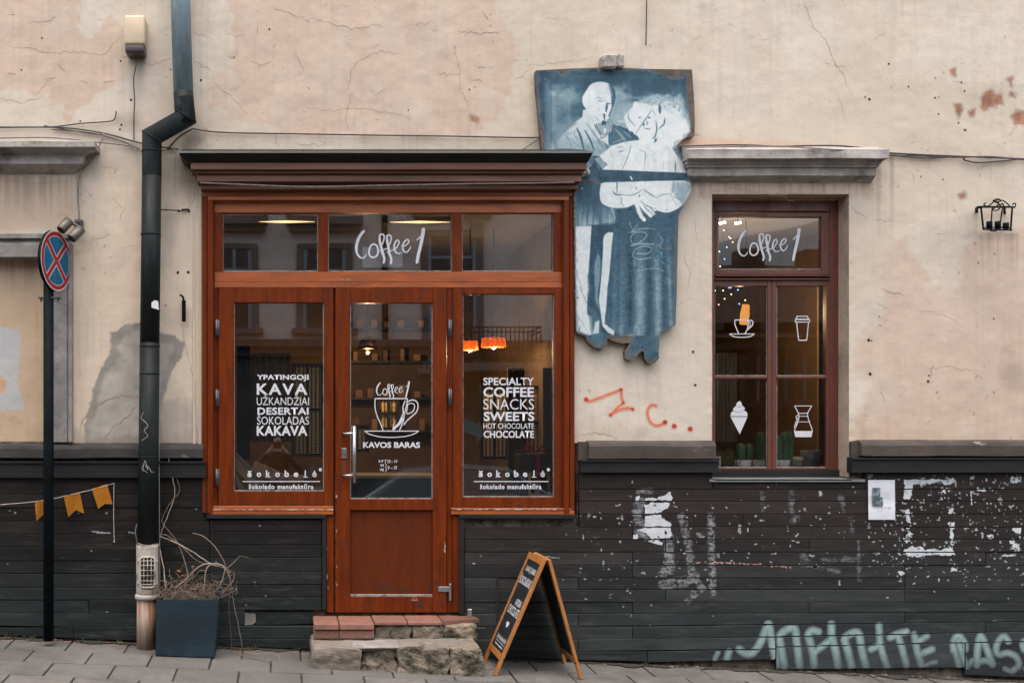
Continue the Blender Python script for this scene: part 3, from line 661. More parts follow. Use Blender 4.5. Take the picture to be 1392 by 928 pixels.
def splats_left(gx, gy):
    r = np.random.default_rng(8); d = np.full(gx.shape, 1e9); n = fbm(gx, gy, 2.5, 2, 93)
    for k in range(46):
        x, y, s = r.uniform(0, 785), r.uniform(655, 870), r.uniform(.3, .9)
        d = np.minimum(d, np.hypot((gx - x) / r.uniform(1, 3), gy - y) - s)
    for p in ([(125, 722), (140, 723)], [(132, 724), (150, 724)], [(385, 776), (430, 776)], [(630, 853), (658, 853)], [(738, 756), (760, 758)], [(176, 723), (182, 724)]):
        d = np.minimum(d, segd(gx, gy, p, 1.2))
    for x in (438, 441): d = np.minimum(d, np.where((gy > 760) & (gy < 826), np.abs(gx - x) - .7 + (n - .35) * 6, 9))
    return sm(-d + (n - .5) * 1.6, .4), gcol(gx, (.25, .26, .26))
paint_on_boards('paint_flecks', 0, 652, 786, 872, .9, splats_left, 'sparse pale flecks and scratches on the dark boards at the left')
# red sprayed squiggle on the plaster
def red(gx, gy):
    d = np.full(gx.shape, 1e9); dot = np.full(gx.shape, 1e9)
    S = lambda x, y: (780 + x / 7.139, 510 + y / 7.139)
    for p in ([(120, 235), (160, 250), (300, 200), (458, 140)], [(458, 140), (465, 210), (480, 268)], [(480, 268), (420, 320), (358, 383)], [(358, 383), (440, 335), (520, 318), (570, 328)],
              [(800, 295), (750, 290), (715, 350), (730, 430), (780, 482), (840, 480), (885, 455)]):
        pp = [(v.x, v.z) for v in smooth_path([(*S(*q),)[:1] + (0,) + (S(*q)[1],) for q in p], 5)]
        d = np.minimum(d, segd(gx, gy, pp, 3.2))
    for (x, y), r_ in zip(((120, 235), (458, 140), (480, 268), (358, 383), (570, 328), (885, 455), (975, 492), (1130, 520)), (3, 2.4, 2, 2.3, 2.2, 3.1, 3.2, 3.2)):
        X_, Y_ = S(x, y); dot = np.minimum(dot, np.hypot(gx - X_, gy - Y_) - r_)
    n = fbm(gx, gy, 3, 3, 95); cov = np.clip(.55 - d / 3., 0, 1); cd = np.clip(.6 - dot / 2.4, 0, 1)
    dr = np.where((np.abs(gx - 797) < .5) & (gy > 545) & (gy < 554), 1, 0)
    tot = np.maximum(np.maximum(cov, cd), dr); wallc = wall_colour(gx, gy)
    rc = np.array([.6, .125, .05]) + (np.array([.42, .03, .02]) - np.array([.6, .125, .05])) * cd[..., None]
    al = np.clip(np.maximum(cov * .85, cd) * 1.25, 0, 1)[..., None]
    return np.where(tot + (n - .5) * .2 > .14, 1, 0), wallc * (1 - al) + rc * al
gx_, gy_ = grid(788, 518, 946, 592, .8); a_, c_ = red(gx_, gy_)
wdep = (fbm(gx_, gy_, 70, 4, 51) - .5) * .012 + (fbm(gx_, gy_, 16, 4, 52) - .5) * .0045 + .0016
cells('red_spray_mark', a_ > .5, 788, 518, .8, wdep, c_, cafe, M['paint_layer'], kind='stuff', label='red orange sprayed squiggle on the cream plaster under the cutout')

# --- cracks and flakes in the plaster
def dwall(px, py): return float((fbm(np.array([px]), np.array([py]), 70, 4, 51)[0] - .5) * .012 + (fbm(np.array([px]), np.array([py]), 16, 4, 52)[0] - .5) * .0045)
def crack(bm, pts, w_=1.0, jit=2.2):
    out = []
    for (ax, ay), (bx, by) in zip(pts[:-1], pts[1:]):
        n = max(2, int(math.hypot(bx - ax, by - ay) / 4))
        for k in range(n): out.append((ax + (bx - ax) * k / n + random.uniform(-jit, jit) * .6, ay + (by - ay) * k / n + random.uniform(-jit, jit)))
    out.append(pts[-1]); L_ = len(out); prev = None
    for i, (x, y) in enumerate(out):
        wd = .42 * w_ * (math.sin(math.pi * (i + .3) / L_) ** .6) * random.uniform(.35, 1.1) * .5 + .1
        a = out[max(i - 1, 0)]; b = out[min(i + 1, L_ - 1)]; tx, ty = b[0] - a[0], b[1] - a[1]; l = math.hypot(tx, ty) + 1e-6
        nxx, nyy = -ty / l * wd, tx / l * wd; d = dwall(x, y) + .0012
        cur = (bm.verts.new(P(x - nxx, y - nyy, d)), bm.verts.new(P(x + nxx, y + nyy, d)))
        if prev: bm.faces.new((prev[0], prev[1], cur[1], cur[0]))
        prev = cur
bm = bmesh.new()
for p, w_ in (
 ([(38, 32), (60, 28), (76, 24)], 1.6), ([(12, 63), (40, 66), (70, 74), (100, 70), (140, 76), (165, 50)], .9), ([(10, 19), (20, 20)], 1.8), ([(10, 98), (22, 100)], 2), ([(78, 85), (88, 95), (95, 103)], .9), ([(50, 128), (64, 110), (78, 105)], .9),
 ([(0, 134), (30, 140), (60, 130)], .8), ([(108, 110), (120, 111)], 1.4), ([(140, 112), (155, 110)], 2.2), ([(192, 83), (205, 88), (232, 80)], 1.1), ([(263, 80), (275, 90), (286, 94)], 1), ([(262, 44), (285, 52)], .8),
 ([(420, 24), (445, 30), (480, 40), (510, 33), (520, 38)], 1.3), ([(545, 36), (565, 34), (590, 30)], 1), ([(343, 85), (355, 88), (368, 84)], 1.8), ([(350, 35), (350, 48)], 1.2), ([(474, 120), (478, 95), (492, 78), (520, 70), (545, 74)], 1.3),
 ([(624, 44), (648, 45), (678, 45)], 2.4), ([(595, 100), (612, 101), (625, 100)], 2), ([(640, 108), (655, 110)], 2.2), ([(648, 90), (660, 92)], 2.2), ([(658, 16), (663, 26)], 1.8), ([(665, 95), (672, 90)], 1.6),
 ([(625, 120), (632, 135), (638, 145)], 1.1), ([(618, 60), (625, 100), (624, 125)], .8), ([(290, 108), (300, 120), (325, 140), (335, 155)], 1), ([(400, 70), (415, 100)], .7), ([(415, 145), (450, 150), (500, 148), (560, 160)], .7), ([(310, 78), (320, 79)], 1.8),
 ([(480, 125), (470, 160), (475, 178)], .8), ([(510, 130), (525, 120)], .8), ([(370, 10), (400, 20), (420, 30)], .8),
 ([(1092, 0), (1105, 35), (1122, 55), (1135, 85), (1145, 100), (1153, 120), (1160, 130)], 1.4), ([(1140, 130), (1148, 160)], .7), ([(1130, 90), (1150, 92)], .5),
 ([(700, 110), (720, 95)], .7), ([(720, 90), (800, 80)], .5), ([(940, 55), (955, 48)], .9),
 ([(150, 266), (160, 276), (168, 285), (162, 300)], 1), ([(140, 225), (160, 230)], .8), ([(125, 325), (150, 318)], 1), ([(240, 232), (258, 228), (262, 215)], 1.6), ([(262, 235), (264, 270), (252, 290)], 1.2), ([(262, 225), (268, 260)], .7),
 ([(246, 440), (252, 470), (262, 510), (266, 540), (262, 560), (270, 590)], 1.3), ([(187, 540), (165, 538), (140, 545), (122, 560), (112, 572), (108, 590)], 3.2), ([(187, 552), (168, 570), (155, 580), (140, 598)], 3.4), ([(75, 480), (90, 485)], 1),
 ([(1198, 393), (1212, 396), (1228, 401)], 2.4), ([(1190, 412), (1208, 418)], 1.2), ([(1192, 442), (1200, 443)], 1.6), ([(1152, 268), (1160, 285), (1180, 298)], 1.2), ([(1190, 300), (1212, 300)], .8), ([(1196, 530), (1205, 545)], 1), ([(1172, 562), (1180, 566)], 1),
 ([(1258, 500), (1290, 498), (1330, 505)], .7), ([(1325, 508), (1335, 515)], 1), ([(1268, 495), (1264, 518)], 1.8), ([(1250, 420), (1290, 430), (1310, 445)], .6),
 ([(930, 350), (940, 372), (935, 390)], .9), ([(945, 300), (948, 330)], .7), ([(960, 262), (1000, 256), (1050, 264), (1110, 262)], 1.1), ([(1050, 262), (1080, 275)], .8), ([(1240, 235), (1242, 245)], 1.6),
 ([(790, 590), (815, 588), (840, 596)], 1.3), ([(0, 245), (50, 250), (95, 247)], 1), ([(12, 262), (50, 300)], .5), ([(820, 585), (822, 580)], 1), ([(400, 195), (440, 198)], .8), ([(374, 180), (378, 200)], .8)):
    crack(bm, p, w_)
for k in range(110):    # fine hair cracks
    x, y = random.uniform(0, 1392), random.uniform(0, 560)
    if 270 < x < 790 and y > 200 or 780 < x < 1160 and 90 < y: continue
    if y > 250 and random.random() < .45: continue
    a = random.uniform(0, 6.28); l = random.uniform(6, 26); crack(bm, [(x, y), (x + l * math.cos(a), y + l * .5 * math.sin(a))], random.uniform(.25, .7))
M['crack'] = mk('crack_shadow', (.3, .22, .165), .95, .4, 30, 0)
obj('plaster_crack', bm, M['crack'], cafe, kind='stuff')
bm = bmesh.new()    # bolt holes and pits
def pit(x, y, r):
    r *= .82
    d = dwall(x, y) + .0015; n = 9; c0 = bm.verts.new(P(x, y, d)); ring = [bm.verts.new(P(x + r * random.uniform(.7, 1.2) * math.cos(6.283 * k / n), y + r * random.uniform(.7, 1.3) * math.sin(6.283 * k / n), d)) for k in range(n)]
    for k in range(n): bm.faces.new((c0, ring[k], ring[(k + 1) % n]))
for x, y, r in ((109, 165, 1.6), (164, 83, 1.6), (273, 109, 2.2), (243, 287, 2.2), (257, 287, 2.2), (242, 370, 2.4), (256, 370, 2.6), (225, 415, 1.4), (942, 478, 2.3), (945, 523, 2.3), (1181, 462, 2.6), (1183, 508, 2.6), (1185, 463, 1.3),
                (1262, 518, 2.4), (1263, 510, 1.5), (1351, 433, 1.5), (1330, 357, 1.3), (1352, 345, 1.2), (1276, 155, 1.5), (1271, 133, 1.5), (1276, 132, 1), (1303, 167, 1.8), (1312, 177, 2.), (1307, 112, 1.6), (1311, 124, 1.5), (1208, 87, 1.8), (1272, 106, 1.1), (1235, 118, 1.5), (1182, 135, 2.2), (1176, 132, 1.4), (1252, 240, 1.2), (1282, 244, 1.2),
                (555, 150, 1.3), (638, 122, 1.4), (420, 120, 1.2), (366, 40, 1.6), (318, 78, 1.4), (178, 136, 2.4), (165, 170, 2.2), (163, 176, 1.6), (232, 95, 1.2), (109, 265, 1), (150, 350, 1), (1274, 533, 1.2), (1351, 533, 1.1), (1195, 430, 1.1), (29, 95, 1.4), (57, 52, 1.6)):
    pit(x, y, r)
for k in range(70):
    x, y = random.uniform(0, 1392), random.uniform(0, 590)
    if 270 < x < 790 and y > 200 or 780 < x < 1160 and 90 < y: continue
    pit(x, y, random.uniform(.3, .7))
obj('wall_pit', bm, M['dark'], cafe, kind='stuff')

# --- left blind window: cornice, surround, pilaster strip
def zt(py, d): return Z(py, d)
prof = [(0, zt(190, .02), 0), (.20, zt(192, .2), .16), (.20, zt(199.5, .2), .16), (.15, zt(200, .2), .12), (.145, zt(204, .15), .115), (.125, zt(205, .14), .095), (.12, zt(208.5, .12), .09), (.105, zt(209, .11), .075), (.10, zt(222.5, .1), .06), (.0, zt(238, .0), -.03)]
obj('window_cornice', cornice(X(-600), X(104), prof, wave=.002), M['stone_grey'], cafe)
prof = [(0, zt(317, .0), 0), (.06, zt(318, .06), 0), (.06, zt(323.5, .06), 0), (.035, zt(324, .05), 0), (.03, zt(328, .03), 0), (.05, zt(332, .05), 0), (.05, zt(349, .05), 0), (-.05, zt(351, .0), 0)]
obj('window_architrave', cornice(X(-600), X(97), prof, wave=.002), M['stone_light'], cafe)
bm = bmesh.new(); pbox(bm, 62.5, 92, 351, 601, .028, -.07, .003); pbox(bm, 92.5, 98, 330, 601, .045, 0, .004)
obj('window_architrave', bm, M['stone_light'], cafe)
bm = bmesh.new(); pbox(bm, 262, 266, 285, 604, .006, .0, .001); pbox(bm, 270, 274, 262, 604, .01, .0, .001)
M['creamtrim'] = mk('cream_trim', (.52, .42, .32), .9, .12, 8, .3, 50, stretch=(1, 1, .3)); obj('plaster_bead', bm, M['creamtrim'], cafe)

# --- right window stone cornice
prof = [(0, zt(198, .03), (.06, .035)), (.17, zt(203, .17), (.06, .035)), (.17, zt(215, .17), (.06, .03)), (.13, zt(216, .14), (.05, .018)), (.125, zt(219, .13), (.05, .016)), (.115, zt(219.5, .12), (.05, .01)), (.11, zt(223, .11), (.05, .008)), (.1, zt(223.5, .1), (.04, .002)), (.095, zt(227, .1), (.04, 0)), (.08, zt(227.5, .085), (.03, -.008)), (.078, zt(238.5, .08), (.03, -.008)), (.0, zt(249, 0), (0, 0))]
obj('window_cornice', cornice(X(936), X(1184), prof, wave=.003), M['stone_grey'], cafe)
bm = bmesh.new(); prism(bm, [(X(936), Z(201.5)), (X(1180), Z(203)), (X(1183), Z(204.4)), (X(936), Z(203))], -.168, -.0); bm.free()
# ------------------------------------------------------------ SHOPFRONT
# cornice over the shopfront
def sp(d, py, eL, eR): return (d, Z(py, d), (eL, eR))
cx0, cx1 = X(275, .03), X(781, .03)
obj('shop_cornice_cap', cornice(cx0, cx1, [(0, Z(203, 0), (.135, .062)), sp(.25, 205.5, .135, .062), sp(.255, 208.3, .136, .064), sp(.25, 208.8, .132, .06), sp(.235, 213, .12, .055), sp(.205, 219.5, .09, .045), (.0, Z(220.5, .2), (.09, .045))]), M['tin'], cafe)
lipbm = bmesh.new(); box(lipbm, cx0 - .136, cx1 + .063, -.259, -.2555, Z(208.2, .255), Z(205.3, .255)); obj('cap_lip', lipbm, M['tin_lip'], cafe)
pr = [(0, Z(220.6, .19), (.065, .04)), (.19, Z(220.6, .19), (.065, .04)), sp(.19, 230, .065, .04), sp(.165, 230.6, .05, .03), sp(.16, 232.6, .045, .028), sp(.165, 233.2, .045, .028), sp(.16, 235.6, .04, .024), sp(.14, 236.2, .03, .018), sp(.135, 238, .025, .014), sp(.145, 239, .028, .016), sp(.143, 246.6, .026, .014),
      sp(.095, 247.4, .008, .006), sp(.09, 251, .006, .004), sp(.1, 252, .008, .005), sp(.098, 256.8, .006, .004), sp(.05, 257.6, .001, .001), sp(.04, 259.5, 0, 0), (0, Z(259.6, .04), (0, 0))]
obj('shop_cornice', cornice(cx0, cx1, pr), M['wood_cornice'], cafe)

def frame(name, mat, specs, parent, bev=.002, smooth=False):
    bm = bmesh.new()
    for s in specs: pbox(bm, *s[:4], s[4], s[5], bev)
    return obj(name, bm, mat, parent, smooth)
# outer casing (moulded), vertical and horizontal pieces
frame('casing_side', M['wood_v'], [(275, 281.5, 260, 697, .035, 0), (282, 289.5, 267, 697, .045, -.05), (289.8, 291.5, 275, 697, .02, -.05)], cafe)
frame('casing_side', M['wood_v'], [(774.5, 781, 260, 697, .035, 0), (766.5, 774, 267, 697, .045, -.05), (764.6, 766.2, 275, 697, .02, -.05)], cafe)
frame('casing_head', M['wood_h'], [(275.3, 780.7, 260, 266.5, .037, -.05), (282.2, 773.8, 266.8, 272, .047, -.05), (290, 766, 272.2, 275.8, .012, -.05)], cafe)
# light glints on moulding are the bevels themselves
ff = frame('shopfront_frame', M['wood_h'], [(291.6, 764.4, 276, 289, .0, -.06), (291.6, 764.4, 369.3, 383, .0, -.06), (291.6, 764.4, 383.3, 391, .012, -.06),
      ], cafe)
frame('sill_rail', M['wood_h'], [(285, 453, 687.5, 693, .03, -.06), (285, 453, 694, 699, .04, 0)], cafe); frame('sill_rail', M['wood_h'], [(613.5, 775, 690, 693, .03, -.06), (613.5, 781, 694, 699, .04, 0)], cafe)
fv = frame('shopfront_post', M['wood_v'], [(291.6, 303, 289, 369.2, .0, -.06), (432.5, 446, 289, 369.2, .0, -.06), (614.5, 628, 289, 369.2, .0, -.06), (752.5, 764.4, 289, 369.2, .0, -.06),
      (290, 296.5, 391.2, 687.3, .005, -.06), (607.6, 615.6, 391.2, 832, .004, -.06), (616, 624.3, 699.2, 832, .02, -.06), (443.8, 453.5, 699.4, 832, .02, -.06), (453.7, 456, 391.2, 832, -.02, -.06)], cafe)
frame('peeling_edge', M['peel'], [(287, 453, 691.7, 693.4, .043, 0.0), (615, 776, 691.2, 693, .043, 0.0)], cafe, .0005)
frame('crack_edge', M['peel'], [(455.2, 456.4, 640, 830, -.016, -.03)], cafe, .0)
def pane(x0, x1, y0, y1, d, parent, mat=None):
    bm = bmesh.new(); yy = -d
    quad(bm, (X(x0, d), yy, Z(y1, d)), (X(x1, d), yy, Z(y1, d)), (X(x1, d), yy, Z(y0, d)), (X(x0, d), yy, Z(y0, d)))
    r = bmesh.ops.solidify(bm, geom=bm.faces[:], thickness=.006)
    return obj('pane', bm, mat or M['glass'], parent)
def bead(x0, x1, y0, y1, d, parent, w_=1.4):
    bm = bmesh.new(); pbox(bm, x0, x1, y1 - w_, y1, d, d - .012, .0005); pbox(bm, x1 - w_, x1, y0, y1 - w_ - .2, d, d - .012, .0005)
    pbox(bm, x0, x0 + w_ * .7, y0, y1 - w_ - .2, d, d - .012, .0005)
    return obj('glazing_bead', bm, M['bead'], parent)
M['bead'] = mk('weathered_glazing_bead', (.26, .24, .22), .7, .3, 30, .2, 80, dirt=(.1, .06, .045), dirt_scale=20, dirt_lo=.5, dirt_hi=.65)
for a, b in ((303, 432.5), (446, 614.5), (628, 752.5)):
    pane(a, b, 289, 369.3, -.035, ff); bead(a, b, 289, 369.2, -.018, ff)

# lettering
TEXTCACHE = {}
def text_bm(s, bold=0, spacing=1.0):
    cu = bpy.data.curves.new('txt', 'FONT'); cu.body = s; cu.size = 1; cu.space_character = spacing; cu.offset = bold; cu.resolution_u = 3; cu.fill_mode = 'FRONT' if hasattr(cu, 'fill_mode') else 'BOTH'
    o = bpy.data.objects.new('txt', cu); C.objects.link(o); bpy.context.view_layer.update()
    me = bpy.data.meshes.new_from_object(o.evaluated_get(bpy.context.evaluated_depsgraph_get()))
    bpy.data.objects.remove(o); bm = bmesh.new(); bm.from_mesh(me); bpy.data.meshes.remove(me); bpy.data.curves.remove(cu); return bm
def fit(bm, fn):
    """map text bbox to 0..1 and through fn(u,v)->world"""
    xs_ = [v.co.x for v in bm.verts]; ys_ = [v.co.y for v in bm.verts]; a, b, c, d = min(xs_), max(xs_), min(ys_), max(ys_)
    for v in bm.verts: v.co = Vector(fn((v.co.x - a) / (b - a), (v.co.y - c) / (d - c)))
def merge(dst, src_):
    me = bpy.data.meshes.new('t'); src_.to_mesh(me); src_.free(); dst.from_mesh(me); bpy.data.meshes.remove(me)
def words(items, d, parent, name='lettering', mat=None):
    o = None
    for s, x0, x1, yt, yb, bold, sp_ in items:
        bm = bmesh.new(); t_ = text_bm(s, bold + .006, sp_); fit(t_, lambda u, v: (X(x0 + (x1 - x0) * u, d), -d, Z(yb + (yt - yb) * v, d))); merge(bm, t_)
        me = bpy.data.meshes.new(name); bd = basis(parent); bmesh.ops.translate(bm, verts=bm.verts, vec=-bd); bm.to_mesh(me); bm.free()
        me.materials.append(mat or M['white']); o = bpy.data.objects.new(name, me); link(o, parent); BASE[o.name] = bd
    return o
def strokes(items, x0, y0, x1, y1, d, parent, step=.3, name='lettering', mat=None):
    gx, gy = grid(x0, y0, x1, y1, step); m = np.zeros(gx.shape, bool)
    for it in items:
        if it[0] == 'fill': m |= polysd(gx, gy, it[1]) > 0
        elif it[0] == 'cut': m &= ~(segd(gx, gy, it[1], it[2]) < 0)
        else:
            pts, w_ = it; m |= segd(gx, gy, pts, w_) < 0
    return cells(name, m, x0, y0, step, d, parent=parent, mat=mat or M['white'])
def curve(pts, n=5): return [(v.x, v.z) for v in smooth_path([(a, 0, b) for a, b in pts], n)]
COF = [([(290, 165), (215, 265), (175, 400), (180, 500), (215, 565), (265, 590), (310, 565), (332, 525)], [38, 46, 46, 36, 28, 22, 18, 12]),
       ([(445, 368), (400, 395), (372, 480), (385, 550), (440, 580), (500, 545), (515, 470), (495, 395), (445, 368)], 28),
       ([(540, 225), (543, 330), (565, 420), (590, 520), (615, 600), (603, 660)], [28, 40, 40, 40, 36, 34]), ([(545, 222), (580, 212), (612, 245), (600, 320), (570, 395)], [26, 26, 24, 22, 20]),
       ([(655, 240), (660, 330), (680, 420), (692, 510), (725, 600), (715, 670)], [28, 40, 40, 38, 36, 34]), ([(657, 240), (687, 225), (722, 255), (715, 325), (685, 400)], [26, 26, 24, 22, 20]),
       ([(540, 485), (600, 462), (655, 438)], 15), ([(650, 500), (700, 482), (765, 455)], 15),
       ([(768, 460), (812, 415), (848, 345), (822, 308), (782, 350), (768, 430), (800, 500), (850, 518), (885, 500)], [15, 18, 22, 22, 26, 28, 24, 16, 12]),
       ([(880, 395), (950, 392), (1003, 325), (970, 298), (922, 350), (905, 430), (930, 488), (970, 495), (1012, 450), (1033, 405)], [14, 18, 22, 22, 26, 28, 24, 18, 16, 10]),
       ([(1130, 305), (1180, 255)], [16, 26]), ([(1230, 138), (1215, 250), (1185, 400), (1150, 540), (1130, 655)], [58, 54, 50, 48, 46])]
def coffee(x0, x1, y0, y1, d, parent, step=.3, extra=()):
    fx = lambda x: x0 + (x - 150) / (1265 - 150) * (x1 - x0); fy = lambda y: y0 + (y - 110) / (680 - 110) * (y1 - y0); k = (x1 - x0) / 1115
    it = []
    for p, w_ in COF:
        n = 5; pp = curve([(fx(a), fy(b)) for a, b in p], n)
        if isinstance(w_, list):
            ws = []
            for i in range(len(w_) - 1): ws += [(w_[i] + (w_[i + 1] - w_[i]) * t_ / n) * k for t_ in range(n)]
            ws.append(w_[-1] * k)
        else: ws = w_ * k
        it.append((pp, ws))
    return strokes(it + list(extra), x0 - 4, y0 - 4, x1 + 4, y1 + 4, d, parent, step)
coffee(482.5, 578.5, 309.5, 358.5, -.032, ff, .3)

# left sash
ws = frame('shop_window', M['wood_v'], [(297, 318, 391.5, 687, .022, -.05), (440.5, 453, 391.5, 687, .022, -.05), (318.2, 440.3, 391.5, 411, .0215, -.05), (318.2, 440.3, 667.5, 687, .0215, -.05)], cafe)
pane(318, 440.5, 411, 667.5, -.012, ws); bead(318, 440.5, 411, 667.3, .004, ws)
def hinge(px, y0, y1, d, parent):
    bm = bmesh.new(); x = X(px, d); tube(bm, [(x, -d, Z(y0, d)), (x, -d, Z(y1, d))], .0085, 10); pbox(bm, px + 1, px + 3.5, y0 + 1, y1 - 1, d - .004, d - .012, .0005)
    pbox(bm, px - 1.8, px + 1.8, (y0 + y1) / 2 - .6, (y0 + y1) / 2 + .6, d + .0095, d - .008, .0)
    obj('hinge', bm, M['grey_metal'], parent, True)
for y0, y1 in ((434, 458), (529, 553), (637, 661)): hinge(294.5, y0, y1, .033, ws)
d0 = -.009
words([('YPATINGOJI', 349, 419.5, 509, 518, .028, 1.05), ('KAVA', 349, 418, 521, 536.5, .02, 1.25), ('UŽKANDŽIAI', 349, 420, 537, 550.5, -.008, 1.0), ('DESERTAI', 350, 419.5, 553.5, 563.5, .022, 1.05),
       ('ŠOKOLADAS', 349.5, 420, 563, 577, -.004, 1.0), ('KAKAVA', 349, 418, 578.5, 592, .024, 1.05)], d0, ws)
def sokobele(x0, x1, y, parent, d):
    """spaced slab letters with rule and line under"""
    w_ = x1 - x0; items = []; chars = 'šokobelė'
    for i, ch in enumerate(chars):
        cxx = x0 + w_ * (i + .5) / 8; h = 6.2 if ch in 'oe' else (8.6 if ch in 'šė' else 9)
        items.append((ch, cxx - 3.1 + (2.3 if ch == 'l' else 0), cxx + 3.1 - (2.3 if ch == 'l' else 0), y - h, y, .03, 1))
    o = words(items, d, parent, 'letter')
    it = [([(x0 - 3, y + 6), (x1 + 1, y + 6)], 1.1)]
    a = np.linspace(0, 6.3, 14); it.append(('fill', [(x1 + 1.5 + 2.3 * math.cos(t_), y - 10 + 2.3 * math.sin(t_)) for t_ in a]))
    it += [([(x0 + w_ * 6.5 / 8 - 2.6, y), (x0 + w_ * 6.5 / 8 + 2.6, y)], 1.1), ([(x0 + w_ * 2.5 / 8 - 3.4, y), (x0 + w_ * 2.5 / 8 + 3.2, y)], 1)]
    strokes(it, x0 - 5, y - 14, x1 + 6, y + 8, d, parent)
    words([('šokolado manufaktūra', x0 + 5, x1 - 8, y + 9.5, y + 16.5, .028, 1.18)], d, parent)
sokobele(333, 434, 648, ws, d0)

# right fixed sash
wr = frame('shop_window', M['wood_v'], [(616, 629, 391.5, 689.5, .018, -.05), (753.5, 764.3, 391.5, 689.5, .018, -.05), (629.2, 753.3, 391.5, 399.5, .0175, -.05), (629.2, 753.3, 675.5, 689.5, .0175, -.05)], cafe)
pane(629, 753.5, 399.5, 675.5, -.012, wr); bead(629, 753.5, 399.5, 675.3, .002, wr)
words([('SPECIALTY', 657, 726, 513, 523.5, .014, 1.0), ('COFFEE', 657, 726, 526, 539.5, .018, 1.0), ('SNACKS', 657, 726, 542, 556.5, -.008, 1.0), ('SWEETS', 657.5, 726.5, 559.5, 572, .022, 1.02),
       ('HOT CHOCOLATE', 657, 726, 575, 582.5, .0, 1.0), ('CHOCOLATE', 657.5, 726, 585, 595, .02, 1.0)], d0, wr)
sokobele(647.5, 744, 648, wr, d0)

# door
dr = frame('door', M['wood_v'], [(456, 476, 391.5, 832, .02, -.04), (588.5, 607, 391.5, 832, .02, -.04), (476.2, 588.3, 391.5, 411.5, .0195, -.04), (476.2, 588.3, 678, 693, .0195, -.04), (476.2, 588.3, 810.5, 832, .0195, -.04)], cafe)
pane(476, 588.5, 411.5, 678, -.012, dr); bead(476, 588.5, 411.5, 678, .003, dr, 1.7)
bm = bmesh.new(); pbox(bm, 476.2, 588.3, 693.2, 810, -.002, -.03, 0); obj('door_panel', bm, M['wood_door'], dr)
bm = bmesh.new(); pbox(bm, 476.4, 588, 807.4, 810.2, .014, -.004, .001); obj('drip_rail', bm, M['bead'], dr)
for y0, y1 in ((434, 458), (528, 552)): hinge(611, y0, y1, .03, dr)
bm = bmesh.new(); pbox(bm, 596, 611, 797, 804, .026, .015, .001); pbox(bm, 610.5, 613.5, 793, 816, .03, .0, .001); obj('hinge', bm, M['steel'], dr)
bm = bmesh.new(); pbox(bm, 464.5, 471.5, 609, 623, .026, .019, .002); box(bm, X(467, .03), X(469, .03), -.03, -.026, Z(617, .03), Z(613, .03)); obj('lock', bm, M['steel'], dr)
bm = bmesh.new(); pbox(bm, 465, 471, 626, 643, .0215, .019, .0005); obj('lock_plate', bm, M['wood_old'], dr)
bm = bmesh.new(); xh = X(481.5, .07)
tube(bm, [(xh, -.075, Z(579, .07)), (xh, -.075, Z(656, .07))], .0125, 14)
for yy in (589, 646): tube(bm, [(xh, -.075, Z(yy, .07)), (X(467.5, .05), -.055, Z(yy, .06)), (X(466.5, .02), -.019, Z(yy, .04))], [.0085] * 3, 10)
obj('handle', bm, M['steel'], dr, True)
fx = lambda x: 480 + x / 5.4583; fy = lambda y: 510 + y / 5.4583
S2 = lambda pts: [(fx(a), fy(b)) for a, b in pts]
cup = [(S2([(163, 172), (402, 172)]), 1.3), (curve(S2([(163, 172), (163, 240), (178, 300), (205, 360), (222, 408)])), 1.3), (curve(S2([(402, 172), (398, 215), (380, 290), (372, 340), (345, 405)])), 1.3),
       (S2([(88, 413), (485, 413)]), 1.2), (curve(S2([(88, 413), (120, 435), (200, 455), (290, 459), (380, 453), (450, 435), (485, 413)])), 1.2),
       (curve(S2([(405, 195), (440, 182), (472, 195), (482, 230), (470, 270), (440, 300), (400, 335), (378, 365)])), 1.5), (curve(S2([(405, 215), (425, 207), (450, 212), (456, 235), (445, 265), (420, 280), (400, 284), (400, 250), (405, 215)])), 1.2),
       ([*curve(S2([(385, 190), (370, 235), (372, 280), (350, 330), (330, 365), (300, 395)]))], 1.5), ([*curve(S2([(370, 320), (345, 355), (318, 380), (300, 398)]))], 3.2), (curve(S2([(312, 345), (298, 372), (300, 398)])), .8)]
coffee(511, 557.5, 518, 540.5, d0, dr, .2)
strokes(cup, 494, 538, 572, 598, d0, dr, .25)
words([('KAVOS BARAS', 493.5, 571, 600.5, 608.5, .03, 1.0)], d0, dr)
words([('I-V 7', 515, 525.5, 624.5, 628.5, .02, 1), ('30 – 19', 526.5, 540, 624.5, 629, .0, 1), ('VI', 516.5, 521.5, 630.5, 634, .02, 1), ('VII', 516, 521.5, 636.5, 640, .02, 1), ('9 – 19', 527, 539.5, 633, 638, 0, 1)], d0, dr)
strokes([(curve([(524, 629), (525.2, 632), (524.2, 635), (525.4, 637.5), (524, 641)]), .7)], 522, 628, 527, 642, d0, dr, .25)
strokes([(S2([(438, 1) , (438, 1.5)]), .1)] and [([(559, 815.5), (567.5, 815.5), (563.3, 808.5), (559, 815.5)], .9), ([(563, 811), (561, 814.5), (566, 814.5)], .5)], 556, 806, 570, 818, .0203, dr, .25, 'triangle_mark', M['peel'])

